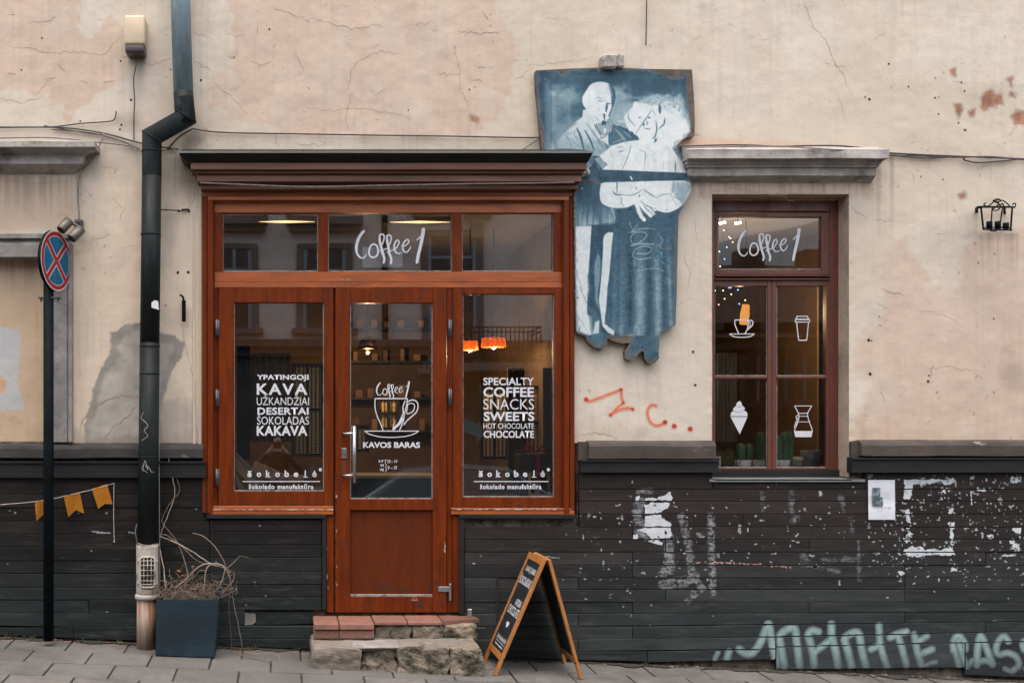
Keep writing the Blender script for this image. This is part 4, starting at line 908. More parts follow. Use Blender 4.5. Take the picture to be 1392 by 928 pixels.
# ------------------------------------------------------------ RIGHT WINDOW
wn = frame('window', M['wood_old'], [(955, 972, 272.5, 645, -.14, -.2), (1128.5, 1141, 272.5, 645, -.145, -.2), (972.2, 1128.3, 272.5, 287, -.143, -.2)], cafe)
BASEW = wn
frame('sash', M['wood_old'], [(972.3, 976, 289, 373, -.148, -.2), (1117, 1128, 289, 373, -.148, -.2), (976.2, 1116.8, 289, 295, -.1485, -.2), (976.2, 1116.8, 366.5, 373, -.1485, -.2)], wn)
frame('transom_bar', M['wood_old'], [(972.3, 1128.2, 373.3, 375.5, -.13, -.2), (972.3, 1128.2, 378.5, 380.3, -.128, -.2), (972.3, 1128.2, 375.6, 378.4, -.16, -.2)], wn)
frame('sash', M['wood_old'], [(967, 971.2, 381, 638, -.15, -.2), (1043.5, 1049.2, 381, 638, -.15, -.2), (971.4, 1043.3, 381, 388.5, -.1505, -.2), (971.4, 1043.3, 635.5, 638, -.1505, -.2), (971.4, 1043.3, 511, 514.5, -.153, -.19)], wn)
frame('sash', M['wood_old'], [(1049.8, 1055.5, 381, 638, -.147, -.2), (1123.5, 1128.2, 381, 638, -.147, -.2), (1055.7, 1123.3, 381, 388.5, -.1475, -.2), (1055.7, 1123.3, 635.5, 638, -.1475, -.2), (1055.7, 1123.3, 511, 514.5, -.15, -.19)], wn)
for a, b, c, d in ((976, 1117, 295, 366.5), (971.2, 1043.4, 388.5, 511), (971.2, 1043.4, 514.5, 635.5), (1055.6, 1123.4, 388.5, 511), (1055.6, 1123.4, 514.5, 635.5)):
    pane(a, b, c, d, -.172, wn, M['glass_old']); bead(a, b, c, d, -.162, wn, 1.3)
frame('bottom_rail', M['cap'], [(966, 1141, 638.4, 650, -.12, -.2)], wn)
bm = bmesh.new(); prism(bm, [(X(964, .03), Z(651, .03)), (X(1175, .03), Z(651, .03)), (X(1175, .03), Z(654.5, .03)), (X(964, .03), Z(654.5, .03))], -.04, -.034)
d1, d2 = -.12, .04
za, zb = Z(648.5, -.12), Z(651.2, .04)
vs = [bm.verts.new(p) for p in ((X(968.5), .12, za), (X(1153.5), .12, za), (X(1153.5), -.04, zb), (X(968.5), -.04, zb), (X(968.5), .12, za - .008), (X(1153.5), .12, za - .008), (X(1153.5), -.04, zb - .008), (X(968.5), -.04, zb - .008))]
for f in ((0, 1, 2, 3), (7, 6, 5, 4), (0, 3, 7, 4), (1, 5, 6, 2), (3, 2, 6, 7), (0, 4, 5, 1)): bm.faces.new([vs[i] for i in f])
M['sill'] = mk('grey_sill_metal', (.2, .21, .215), .5, .2, 20, .15, 60, metal=.3); obj('sill', bm, M['sill'], wn)
dw = -.169
coffee(1002, 1089, 309.8, 355, dw, wn, .3)
K4 = lambda pts, ox, oy, k: [(ox + a / k, oy + b / k) for a, b in pts]
a_ = lambda pts: K4(pts, 960, 370, 7.733)
icons = [(a_([(300, 500), (442, 500)]), 1.5), (curve(a_([(300, 500), (302, 545), (322, 600), (340, 640)])), 1.4), (curve(a_([(442, 500), (440, 560), (430, 600), (410, 640)])), 1.4), (curve(a_([(444, 515), (470, 505), (490, 522), (485, 555), (462, 580), (440, 600)])), 1.5),
         (curve(a_([(448, 520), (462, 530), (460, 560), (443, 575)])), 1.0), (a_([(248, 648), (502, 648)]), 1.3), (curve(a_([(248, 650), (290, 675), (375, 683), (460, 675), (502, 650)])), 1.3),
         (a_([(955, 462), (1065, 462), (1076, 492), (944, 492), (955, 462)]), 1.3), (a_([(936, 498), (1086, 498), (1086, 522), (936, 522), (936, 498)]), 1.2), (a_([(950, 525), (972, 714), (1056, 714), (1076, 525)]), 1.3)]
strokes(icons, 988, 425, 1104, 466, dw, wn, .3)
b_ = lambda pts: K4(pts, 940, 370, 3.0913)
ic = [('fill', b_([(164, 607), (235, 607), (203, 680)])), ('fill', b_(curve([(165, 604), (166, 590), (176, 582), (175, 572), (186, 562), (190, 550), (202, 541), (210, 548), (214, 560), (224, 570), (222, 580), (233, 588), (235, 604)]))),
      ('cut', b_([(164, 606), (235, 606)]), .7), ('cut', b_(curve([(178, 583), (200, 588), (224, 576)])), .5), ('cut', b_(curve([(190, 562), (202, 566), (214, 560)])), .4)]
strokes(ic, 990, 542, 1018, 592, dw, wn, .25)
gq = [(b_([(433, 561), (505, 561), (487, 592), (487, 603), (508, 665), (503, 690), (438, 690), (432, 665), (452, 612), (450, 592), (433, 561)]), 1.1), (b_([(452, 592), (490, 592)]), .9), (b_([(452, 604), (490, 604)]), .9), (b_([(447, 628), (497, 628)]), .9), ('fill', b_([(432, 666), (509, 666), (503, 692), (438, 692)])),
      (curve(b_([(452, 603), (442, 602), (440, 612), (447, 615)])), 1), (b_([(445, 612), (432, 650)]), 1.1), (b_([(448, 630), (440, 648)]), .6)]
strokes(gq, 1078, 548, 1108, 597, dw, wn, .25)

# ------------------------------------------------------------ DOOR STEPS
st = thing('door_steps', 'worn two tier door steps with terracotta tiles over crumbling stone blocks', 'steps', (X(540, .3), -.3, GZ(X(540), .3)))
M['tile'] = mk('terracotta_tile', (.22, .1, .072), .6, .2, 9, .25, 60, rnd=.22, dirt=(.12, .085, .068), dirt_scale=7, dirt_lo=.47, dirt_hi=.68)
M['stepstone'] = mk('crumbling_step_stone', (.27, .225, .165), .95, .4, 9, 1, 38, dirt=(.035, .035, .02), dirt_scale=6, dirt_lo=.47, dirt_hi=.62, bdist=.03)
M['stepcement'] = mk('cement_step_top', (.2, .17, .14), .9, .25, 8, .5, 50, dirt=(.06, .065, .045), dirt_scale=4, dirt_lo=.5, dirt_hi=.7, bdist=.008)
zt_ = Z(847, .3)
def rough_block(x0, x1, y0, y1, z0, z1, amp=.008, cuts=5, seed=0):
    bm = bmesh.new(); box(bm, x0, x1, y0, y1, z0, z1, .012, 1)
    bmesh.ops.subdivide_edges(bm, edges=bm.edges[:], cuts=cuts, use_grid_fill=True)
    for v in bm.verts:
        n = mnoise.noise_vector(v.co * 9 + Vector((seed, 0, seed * 2))); n2 = mnoise.noise_vector(v.co * 28 + Vector((seed, 3, 0)))
        v.co += n * amp + n2 * amp * .7
    return bm
# tiles on top, front lip lower left
def slanted(x0, x1, y0, y1, z, th, name, mat, bev=.004):
    bm = bmesh.new(); box(bm, x0, x1, y0, y1, z - th, z, bev, 2); return obj(name, bm, mat, st)
edges = [427, 460.5, 509]
tx = [X(e, .3) for e in (426, 461, 509, 555, 603)]
for i in range(2): slanted(tx[i] + .003, tx[i + 1] - .003, -.315, -.0, zt_, .04, 'tile', M['tile'], .006)
for i in range(2, 4): slanted(tx[i] + .003, tx[i + 1] - .003, -.262, .0, zt_ + .004, .022, 'tile', M['tile'], .004)
bm = bmesh.new(); p = [(tx[4] + .003, 0), (X(642, .05), 0), (X(650, .1), -.14), (tx[4] + .003, -.235)]
lo = [bm.verts.new((a, b, zt_ - .02)) for a, b in p]; hi = [bm.verts.new((a, b, zt_ + .003)) for a, b in p]
bm.faces.new(hi); bm.faces.new(lo[::-1])
for i in range(4): bm.faces.new((lo[i], lo[(i + 1) % 4], hi[(i + 1) % 4], hi[i]))
obj('tile', bm, M['tile'], st)
zl = Z(879.5, .52)
for i in range(2): slanted(tx[i] + .002, tx[i + 1] - .002, -.30, -.1, zt_ - .046, .052, 'tile', M['tile'], .003)
for k, (a, b) in enumerate(((511, 559), (560, 604), (605, 650))):
    obj('stone', rough_block(X(a, .26), X(b, .26), -.235 - .015 * (k % 2), -.03, zl - .01, zt_ - .023, .016, 8, k), M['stepstone'], st)
bm = bmesh.new(); box(bm, X(427, .3), X(509, .3), -.29, -.0, zl - .02, zt_ - .1); box(bm, X(509.3, .2), X(640, .2), -.2, .0, zl - .02, zt_ - .03); obj('step_core', bm, M['rubble'], st)
lx = [X(e, .52) for e in (424.5, 492, 540, 612, 657.5)]
for k in range(4):
    g_ = min(GZ(lx[k], .52), GZ(lx[k + 1], .52)) - .02; dz = (0, -.012, -.002, .0)[k]
    obj('stone' if k else 'stone', rough_block(lx[k] + (.002 if k else 0), lx[k + 1] - .003, -.52 + (0, .035, .006, -.004)[k], -.02, g_, zl + dz, (.013, .03, .018, .02)[k], 9, 10 + k), M['stepstone'] if k else M['stepcement'], st)
bm = rough_block(X(478, .5), X(545, .5), -.525, -.30, zl - .012, zl + .007, .004, 5, 33); obj('cement_patch', bm, M['stone_light'], st)
bm = rough_block(lx[0] + .01, lx[4] - .02, -.50, -.03, zl - .03, zl + .002, .005, 8, 35); obj('cement_top', bm, M['stepcement'], st)
bm = bmesh.new(); box(bm, X(635.5, .1), X(641, .1), -.115, -.095, zt_ + .003, Z(827, .1), .002); tube(bm, [(X(638, .1), -.105, zt_ - .01), (X(638, .1), -.105, zt_ + .02)], .004)
o = obj('door_stop', bm, M['steel'], None, loc=(X(638, .1), -.105, zt_)); tag(o, 'small metal bracket standing on the right end of the tiled step', 'bracket')

# chipped paint on the door and posts
def chips(name, x0, y0, x1, y1, d, thr, parent, seed, mat, sx=1, sy=1):
    gx, gy = grid(x0, y0, x1, y1, .45); n = fbm(gx * sx, gy * sy, 3.2, 4, seed); n2 = fbm(gx, gy, 16, 2, seed + 7); m = (n + (n2 - .5) * .5) > thr
    cells(name, m, x0, y0, .45, d, parent=parent, mat=mat, kind='stuff')
M['chip'] = mk('bare_primer', (.4, .3, .25), .85, .3, 30, 0); M['darkchip'] = mk('dark_scuff', (.03, .014, .01), .8, .3, 30, 0)
chips('paint_chip', 603.5, 716, 606.6, 800, .0206, .74, dr, 201, M['chip'], 1.3, .5); chips('paint_chip', 456.3, 640, 458.6, 830, .0206, .70, dr, 205, M['chip'], 1.2, .4)
chips('paint_chip', 444.2, 705, 446.6, 830, .0206, .72, fv, 211, M['chip'], 1.2, .4); chips('scuff', 590, 770, 606.5, 831, .0206, .70, dr, 215, M['darkchip'], .8, .5)
chips('scuff', 458, 700, 475.5, 831, .0206, .76, dr, 221, M['darkchip'], .8, .4); chips('scuff', 477, 812, 588, 831, .0201, .71, dr, 225, M['darkchip'], .4, .9)
chips('scuff', 477, 795, 587, 806, -.0014, .72, dr, 229, M['darkchip'], .3, .9); chips('scuff', 300, 672, 452, 686.5, .0226, .77, ws, 231, M['darkchip'], .3, .9); chips('scuff', 618, 676, 752, 689, .0186, .77, wr, 235, M['darkchip'], .3, .9)
chips('paint_chip', 292, 370, 760, 382, .0006, .86, ff, 241, M['chip'], .4, 1); chips('scuff', 460, 394, 600, 410, .0201, .74, dr, 245, M['darkchip'], .3, .7)
# ------------------------------------------------------------ DRAINPIPE
dp = thing('drainpipe', 'black painted rain downpipe with elbow and whitewashed rusty cast iron foot', 'drainpipe', (X(200, .14), -.14, GZ(X(200), .14)))
def PT(px, py, d): return tuple(P(px, py, d))
R_ = .066
def seam_tube(name, a, b, r, mat, seg=28, extra=None):
    bm = bmesh.new(); tube(bm, [a, b], r, seg); return obj(name, bm, mat, dp, True)
seam_tube('pipe', PT(240, -160, .12), PT(249.5, 132, .12), R_, M['pipe_blue'])
bm = bmesh.new(); tube(bm, [PT(249.2, 126, .12), PT(252, 168, .12)], [R_ * 1.02, R_ * 1.02], 28); obj('pipe_sleeve', bm, M['pipe'], dp, True)
# elbow with mitred joints
def mitre(bm, p0, p1, p2, p3, r, seg=28):
    """three straight runs joined by sharp mitres"""
    P_ = [Vector(p) for p in (p0, p1, p2, p3)]; dirs = [(P_[i + 1] - P_[i]).normalized() for i in range(3)]
    rings = []
    for i in range(4):
        if i == 0: nrm = dirs[0]; ax = dirs[0]
        elif i == 3: nrm = dirs[2]; ax = dirs[2]
        else: nrm = (dirs[i - 1] + dirs[i]).normalized(); ax = dirs[min(i, 2)]
        a = Vector((0, -1, 0)); b = ax.cross(a).normalized(); ring = []
        for k in range(seg):
            off = a * math.cos(2 * math.pi * k / seg) * r + b * math.sin(2 * math.pi * k / seg) * r
            t_ = -off.dot(nrm) / ax.dot(nrm); ring.append(P_[i] + off + ax * t_)
        rings.append([bm.verts.new(v) for v in ring])
    for i in range(3):
        for k in range(seg): bm.faces.new((rings[i][k], rings[i][(k + 1) % seg], rings[i + 1][(k + 1) % seg], rings[i + 1][k]))
bm = bmesh.new(); mitre(bm, PT(249.8, 134, .122), PT(252.5, 160, .122), PT(206.5, 186, .122), PT(206.3, 240, .122), R_ * 1.0); 
o = obj('elbow', bm, M['pipe'], dp, True)
bm = bmesh.new()
for q0, q1 in (((236.5, 147), (267.5, 166)), ((192.5, 177), (221, 194)), ):
    tube(bm, [PT(*q0, .185), PT((q0[0] + q1[0]) / 2, (q0[1] + q1[1]) / 2, .193), PT(*q1, .185)], .0035, 6)
obj('seam', bm, M['pipe'], dp, True)
seam_tube('pipe', PT(206.3, 236, .122), PT(203.5, 470, .122), R_ * .995, M['pipe'])
seam_tube('pipe', PT(203.6, 466, .122), PT(200.8, 742, .122), R_ * 1.02, M['pipe'])
for py in (205, 318, 507, 620, 470):
    bm = bmesh.new(); k = (py - 205) / 500; tube(bm, [PT(206.3 - 5 * k, py, .122), PT(206.3 - 5 * k, py + 1.6, .122)], R_ * 1.045, 28); obj('collar', bm, M['pipe'], dp, True)
bm = bmesh.new()
tube(bm, [PT(200.3, 739.5, .135), PT(200.3, 744, .135), PT(200.3, 800, .135), PT(200, 811, .135)], [.073, .074, .074, .074], 32)
obj('cast_iron_section', bm, M['castiron'], dp, True)
bm = bmesh.new(); tube(bm, [PT(200, 806.5, .135), PT(200, 808, .135), PT(200, 812.5, .135), PT(200, 814, .135)], [.074, .081, .081, .07], 32); obj('collar', bm, M['castiron'], dp, True)
bm = bmesh.new(); tube(bm, [PT(199.5, 813, .135), PT(199, 884, .14)], [.066, .066], 32); obj('pipe_foot', bm, M['castiron_rust'], dp, True)
# grate: frame and bars
bm = bmesh.new(); gx0, gx1, gy0, gy1 = 190.5, 210.5, 757, 798; dg = .215
cor = []
for (cx_, cy_, a0) in ((gx1 - 4, gy0 + 4, -90), (gx1 - 4, gy1 - 4, 0), (gx0 + 4, gy1 - 4, 90), (gx0 + 4, gy0 + 4, 180)):
    for k in range(4):
        a = math.radians(a0 + k * 30); cor.append(PT(cx_ + 4 * math.cos(a), cy_ + 4 * math.sin(a), dg))
tube(bm, cor + [cor[0], cor[1]], .007, 6)
obj('grate_frame', bm, M['castiron'], dp, True)
bm = bmesh.new(); prism(bm, [(c[0], c[2]) for c in cor], -.212, -.14); obj('grate_shadow', bm, M['dark'], dp)
bm = bmesh.new()
for x in (195.5, 200.5, 205.5): tube(bm, [PT(x, gy0 + 1, .216), PT(x, gy1 - 1, .216)], .0032, 6)
for y in (762, 768, 775, 782, 789, 794): tube(bm, [PT(gx0 + 1, y, .2185), PT(gx1 - 1, y, .2185)], .0030, 6)
o = obj('grate_bar', bm, M['castiron'], dp, True)
bm = bmesh.new()
for x, y in ((187.5, 762), (187.5, 792), (213, 762), (213, 792)): tube(bm, [PT(x, y, .15), PT(x, y, .2)], .008, 8)
obj('lug', bm, M['castiron'], dp)
gxx, gyy = grid(203, 406, 216, 424, .5); cells('paint_spot', polysd(gxx, gyy, [(206, 411), (210, 408), (215, 409), (216, 421), (206, 418)]) > 0, 203, 406, .5, .19, parent=dp, mat=M['white'])
strokes([(curve([(194, 640), (197, 626), (201, 638), (198, 632), (203, 636), (206, 642)]), .9), (curve([(196, 630), (193, 636), (200, 642)]), .7), ([(208, 641), (208.6, 641.6)], 1)], 190, 620, 212, 646, .1915, dp, .4, 'scrawl', M['stone_light'])
strokes([(curve([(194, 570), (201, 578), (196, 585), (201, 592), (193, 598)]), 1), (curve([(195, 560), (192, 568), (198, 574)]), .8)], 188, 556, 206, 602, .1905, dp, .4, 'scrawl', M['stone_light'])
# pipe brackets on the wall
for px, py in ((221, 285),):
    bm = bmesh.new(); tube(bm, [PT(px - 6, py, .08), PT(px + 28, py + 1.5, .02)], .004, 6); tube(bm, [PT(px + 26, py, .02), PT(px + 36, py, .015)], .006, 6)
    o = obj('wall_rod', bm, M['black_metal'], None, loc=PT(px, py, .0)); tag(o, 'thin rusty rod running from the drainpipe to a bolt', 'rod')
bm = bmesh.new(); tube(bm, smooth_path([PT(245, 401, .02), PT(249, 404, .05), PT(249.5, 412, .05), PT(249.5, 437, .045)], 4), .007, 8); pbox(bm, 247, 252.5, 408, 437, .045, .035)
o = obj('wall_hook', bm, M['black_metal'], None, loc=PT(249, 420, 0)); tag(o, 'black iron shutter hook on the plaster left of the shopfront', 'hook')
for x, y in ((243, 370), (257, 370)): pass

# ------------------------------------------------------------ STREET SIGN
sg = thing('street_sign', 'no stopping road sign with blue face and red cross on a black pole', 'road sign', (X(66, .2), -.2, GZ(X(66), .2)))
bm = bmesh.new(); tube(bm, [PT(66, 352, .2), PT(66, 870, .2), ], .034, 20); sgp = obj('pole', bm, M['black_metal'], sg, True)
th = math.radians(72); Rd = .2; cxs = Vector(P(76.5, 354.5, .2)); nrm = Vector((math.sin(th), -math.cos(th), 0)); tt = Vector((math.cos(th), math.sin(th), 0))
def disc(name, r0, r1, off, mat, a0=0, a1=2 * math.pi, n=48, pts=None):
    bm = bmesh.new(); rings = []
    for rr in (r0, r1):
        rings.append([bm.verts.new(cxs + nrm * off + tt * rr * math.cos(a0 + (a1 - a0) * k / n) + Vector((0, 0, 1)) * rr * math.sin(a0 + (a1 - a0) * k / n)) for k in range(n)])
    for k in range(n): bm.faces.new((rings[0][k], rings[0][(k + 1) % n], rings[1][(k + 1) % n], rings[1][k]))
    return obj(name, bm, mat, sg)
bm = bmesh.new(); n = 48; f1 = [bm.verts.new(cxs + tt * Rd * math.cos(6.28318 * k / n) + Vector((0, 0, Rd * math.sin(6.28318 * k / n)))) for k in range(n)]; f2 = [bm.verts.new(v.co - nrm * .022) for v in f1]
bm.faces.new(f1); bm.faces.new(f2[::-1])
for k in range(n): bm.faces.new((f1[k], f2[k], f2[(k + 1) % n], f1[(k + 1) % n]))
obj('sign_plate', bm, M['black_metal'], sg)
M['red'] = mk('sign_red', (.3, .014, .018), .6, .08, 10, 0, spec=.2); M['blue'] = mk('sign_blue', (.004, .1, .19), .6, .08, 10, 0, spec=.2); M['signwhite'] = mk('sign_white', (.6, .6, .62), .4, .05, 10, 0)
disc('white_edge', .0, Rd * .995, .0015, M['signwhite']); disc('red_ring', Rd * .82, Rd * .955, .0025, M['red'])
for q_ in range(4):      # blue quadrant panels between the cross
    bm = bmesh.new(); a0 = math.radians(45 + 90 * q_); a1 = a0 + math.pi / 2; r_ = Rd * .795; g_ = .023
    mid = (a0 + a1) / 2; off = Vector((math.cos(mid), math.sin(mid))) * g_ * 1.42
    pts = [off]; N_ = 16; da = math.asin(g_ / r_)
    for k in range(N_ + 1):
        a = a0 + da + (a1 - a0 - 2 * da) * k / N_; pts.append(Vector((r_ * math.cos(a), r_ * math.sin(a))))
    bm.faces.new([bm.verts.new(cxs + nrm * .0025 + tt * p_.x + Vector((0, 0, p_.y))) for p_ in pts]); obj('blue_panel', bm, M['blue'], sg)
bm = bmesh.new()
for a in (45, 135):
    a = math.radians(a); u = tt * math.cos(a) + Vector((0, 0, math.sin(a))); v_ = tt * -math.sin(a) + Vector((0, 0, math.cos(a)))
    o_ = .0028 if a < 1 else .0031
    quad(bm, *[cxs + nrm * o_ + u * sx_ * Rd * .83 + v_ * sy_ * .0155 for sx_, sy_ in ((-1, -1), (1, -1), (1, 1), (-1, 1))])
obj('red_cross', bm, M['red'], sg)
bm = bmesh.new(); box(bm, X(53, .2), X(83, .2), -.225, -.175, Z(406, .2), Z(403.5, .2), .003); 
for x in (56, 79): tube(bm, [PT(x, 403, .2), PT(x, 410, .2)], .007, 8)
obj('clamp', bm, M['grey_metal'], sg)
bm = bmesh.new(); box(bm, cxs.x - .06, cxs.x - .018, -.215, -.185, cxs.z - .06, cxs.z + .06); obj('bracket', bm, M['black_metal'], sg)

# ------------------------------------------------------------ ALARM BOX, FLOODLIGHTS, LANTERN
ab = thing('alarm_box', 'beige plastic alarm box with dark brown base high on the wall', 'alarm box', PT(183, 46, 0))
M['beige'] = mk('beige_plastic', (.56, .44, .3), .45, .08, 10, .05, 60); M['brown'] = mk('brown_plastic', (.05, .03, .032), .35, .1, 10, 0)
bm = bmesh.new(); box(bm, X(169, .12), X(197.5, .12), -.13, .0, Z(61, .12), Z(21, .12), .016, 3); obj('cover', bm, M['beige'], ab, True)
bm = bmesh.new(); box(bm, X(170, .12), X(196.5, .12), -.125, .0, Z(72, .12), Z(60, .12), .014, 3); obj('base', bm, M['brown'], ab, True)
fl = thing('floodlight_pair', 'two small grey cylindrical spotlights on a bracket above the grey window surround', 'spotlight', PT(104, 305, 0))
M['can'] = mk('grey_lamp_can', (.13, .115, .1), .45, .2, 10, .05, 60, metal=.5)
for a, b in ((PT(94, 300, .13), PT(83, 312.5, .17)), (PT(110, 311, .13), PT(97.5, 324, .17))):
    a = Vector(a); b = Vector(b); bm = bmesh.new(); u = (b - a).normalized()
    tube(bm, [a - u * .005, a, b, b + u * .004], [.024, .034, .034, .031], 20); lamp = obj('lamp_can', bm, M['can'], fl, True)
    bm = bmesh.new(); tube(bm, [b + u * .002, b + u * .006], .028, 20); obj('lens', bm, M['dark'], lamp)
bm = bmesh.new(); tube(bm, [PT(106, 300, .0), PT(106, 303, .12)], .012, 8); tube(bm, [PT(92, 303, .13), PT(104, 306, .12), PT(109, 312, .13)], .009, 8); box(bm, X(101, .05), X(112, .05), -.05, 0, Z(312, .05), Z(298, .05), .004)
obj('bracket', bm, M['grey_metal'], fl)
ln = thing('wall_lantern', 'black wrought iron wall lantern frame with three bulb holders and no glass', 'lantern', PT(1352, 295, 0))
L8 = lambda x, y: (1310 + x / 13.256, 260 + y / 13.256)
df, db_ = .30, .10
bm = bmesh.new()
def L_(x, y, d): a = L8(x, y); return PT(a[0], a[1], d)
tube(bm, [L_(270, 285, df), L_(930, 287, df)], .0055, 6); tube(bm, [L_(330, 275, db_), L_(860, 278, db_)], .0045, 6)
tube(bm, [L_(275, 285, df), L_(330, 275, db_)], .0045, 6); tube(bm, [L_(900, 287, df), L_(860, 278, db_)], .0045, 6)
tube(bm, [L_(345, 685, df - .02), L_(870, 700, df - .02)], .005, 6); tube(bm, [L_(390, 650, db_), L_(830, 655, db_)], .004, 6)
tube(bm, [L_(345, 685, df - .02), L_(390, 650, db_)], .004, 6); tube(bm, [L_(865, 700, df - .02), L_(830, 655, db_)], .004, 6)
obj('rail', bm, M['black_metal'], ln)
for (a, b) in ((L_(312, 290, df), L_(355, 685, df - .02)), (L_(875, 290, df), L_(845, 700, df - .02)), (L_(515, 290, db_), L_(495, 560, db_)), (L_(700, 290, db_), L_(655, 600, db_))):
    bm = bmesh.new(); tube(bm, [a, b], .0055 if a[1] < -.2 else .004, 6); obj('upright', bm, M['black_metal'], ln)
for pts in ([(400, 210), (370, 225), (375, 262), (430, 268), (470, 250), (560, 180), (640, 150)], [(930, 262), (935, 225), (895, 220), (885, 245)], [(830, 270), (780, 215), (700, 165), (660, 180)], [(545, 165), (590, 140), (655, 150), (640, 185), (560, 190), (530, 165)],
            [(560, 190), (640, 230), (600, 260), (530, 330), (580, 350), (650, 310), (650, 250), (610, 190)], [(650, 290), (690, 220), (720, 260), (700, 300)]):
    bm = bmesh.new(); tube(bm, smooth_path([L_(x, y, df - .06 + .03 * (k % 2)) for k, (x, y) in enumerate(pts)], 5), .004, 6); obj('scroll', bm, M['black_metal'], ln)
for x in (462, 615, 762):
    bm = bmesh.new(); c0 = L_(x, 545 if x < 700 else 570, .21); c1 = L_(x, 680, .21); tube(bm, [c0, c1], .018, 12); obj('bulb_holder', bm, M['black_metal'], ln, True)
bm = bmesh.new(); tube(bm, smooth_path([L_(240, 370, .0), L_(230, 330, .05), L_(250, 295, .2), L_(320, 287, df)], 4), .010, 6); tube(bm, smooth_path([L_(740, 400, 0), L_(735, 340, .04), L_(740, 290, .12)], 4), .008, 6); tube(bm, smooth_path([L_(470, 700, df - .05), L_(540, 720, df - .04), L_(620, 690, df - .05), L_(700, 640, .2)], 4), .004, 6)
obj('wall_arm', bm, M['black_metal'], ln)

# ------------------------------------------------------------ CABLES
def cable(pts, r, label, mat='cable', d=.02, n=6, closed=False):
    bm = bmesh.new(); pp = [PT(p[0], p[1], p[2] if len(p) > 2 else d) for p in pts]; tube(bm, smooth_path(pp, n), r, 6)
    o = obj('cable', bm, M[mat], None, True, loc=pp[0]); tag(o, label, 'cable', 'cables strung along the facade'); return o
cable([(-40, 172), (60, 173), (110, 168), (140, 166), (155, 163), (158, 151)], .0045, 'dark cable ending in a raised hook left of the alarm box')
cable([(-40, 174), (40, 173), (90, 174), (140, 181), (185, 193), (215, 199), (243, 203)], .0055, 'thick dark cable sagging over the left window cornice to the drainpipe')
cable([(60, 171), (100, 178), (135, 183), (141, 181)], .004, 'short dark cable looping beside the main bundle at the left')
cable([(70, 176), (125, 181), (165, 192), (190, 203)], .004, 'dark cable dropping towards the drainpipe elbow below the main bundle')
cable([(-40, 189, .1), (60, 187, .05), (120, 192, .05), (180, 199, .03), (192, 205, .03), (240, 203, .03)], .005, 'pale grey cable resting along the top of the left window cornice', 'cable_grey')
cable([(141, 181), (136, 196), (128, 214), (115, 228), (108, 240), (106, 262), (107, 285), (108, 300)], .0065, 'grey cable hanging from the bundle down to the two spotlights', 'cable_grey', .04)
cable([(183, 72, .06), (185, 88), (182, 104), (182, 120), (183, 138), (182, 160), (182, 190)], .004, 'thin dark cable running straight down from the alarm box')
cable([(262, 175), (300, 180), (400, 182), (520, 184), (600, 185), (700, 187), (735, 187)], .005, 'long dark cable running above the shopfront cornice to the cutout board')
cable([(735, 187), (722, 196), (706, 206)], .003, 'thin wire slanting from the cutout board down to the shopfront cornice')
cable([(262, 175), (245, 185, .03), (235, 195, .05), (228, 203, .03)], .006, 'short dark cable bent behind the drainpipe elbow')
cable([(925, 199, .06), (1000, 197, .05), (1060, 199, .05), (1110, 198, .05), (1150, 199, .05), (1190, 204), (1210, 208), (1290, 212), (1392, 216), (1430, 217)], .0055, 'upper dark cable lying over the right window cornice and on to the right')
cable([(1150, 200, .05), (1205, 210), (1250, 212), (1300, 214), (1345, 213), (1392, 217), (1430, 218)], .005, 'middle dark cable of the bundle right of the window cornice')
cable([(1207, 211), (1260, 215), (1305, 213), (1312, 218), (1330, 221), (1360, 219), (1392, 216), (1430, 215)], .0055, 'lower dark cable of the right bundle with a small sag near its middle')
cable([(930, 201, .18), (1040, 199, .18), (1130, 203, .18), (1207, 207, .1)], .004, 'pale cable lying on the front edge of the right window cornice', 'cable_grey')
cable([(878, -30), (879, 10), (878, 62)], .004, 'dark cable end hanging straight down above the cutout board')
cable([(272, 248.5, .15), (330, 251, .15), (420, 254, .15), (530, 252, .15), (640, 250, .15), (700, 249.5, .15), (781, 248, .15)], .0055, 'brown cable sagging along the shopfront cornice moulding', 'cable_grey')
cable([(216, 600, .06), (216.5, 700, .06), (217, 800, .07), (217, 860, .08)], .0045, 'pale thin cable running down beside the drainpipe to the planter', 'cable_grey')
cable([(188, 745, .17), (186, 735, .19), (184, 722, .2), (186, 712, .2)], .003, 'small loose wire end sticking up beside the cast iron foot', 'cable_grey')
cable([(187, 738, .19), (200, 741, .215), (215, 739, .19), (217, 746, .16)], .003, 'thin wire wrapped round the drainpipe above its grate', 'cable_grey')

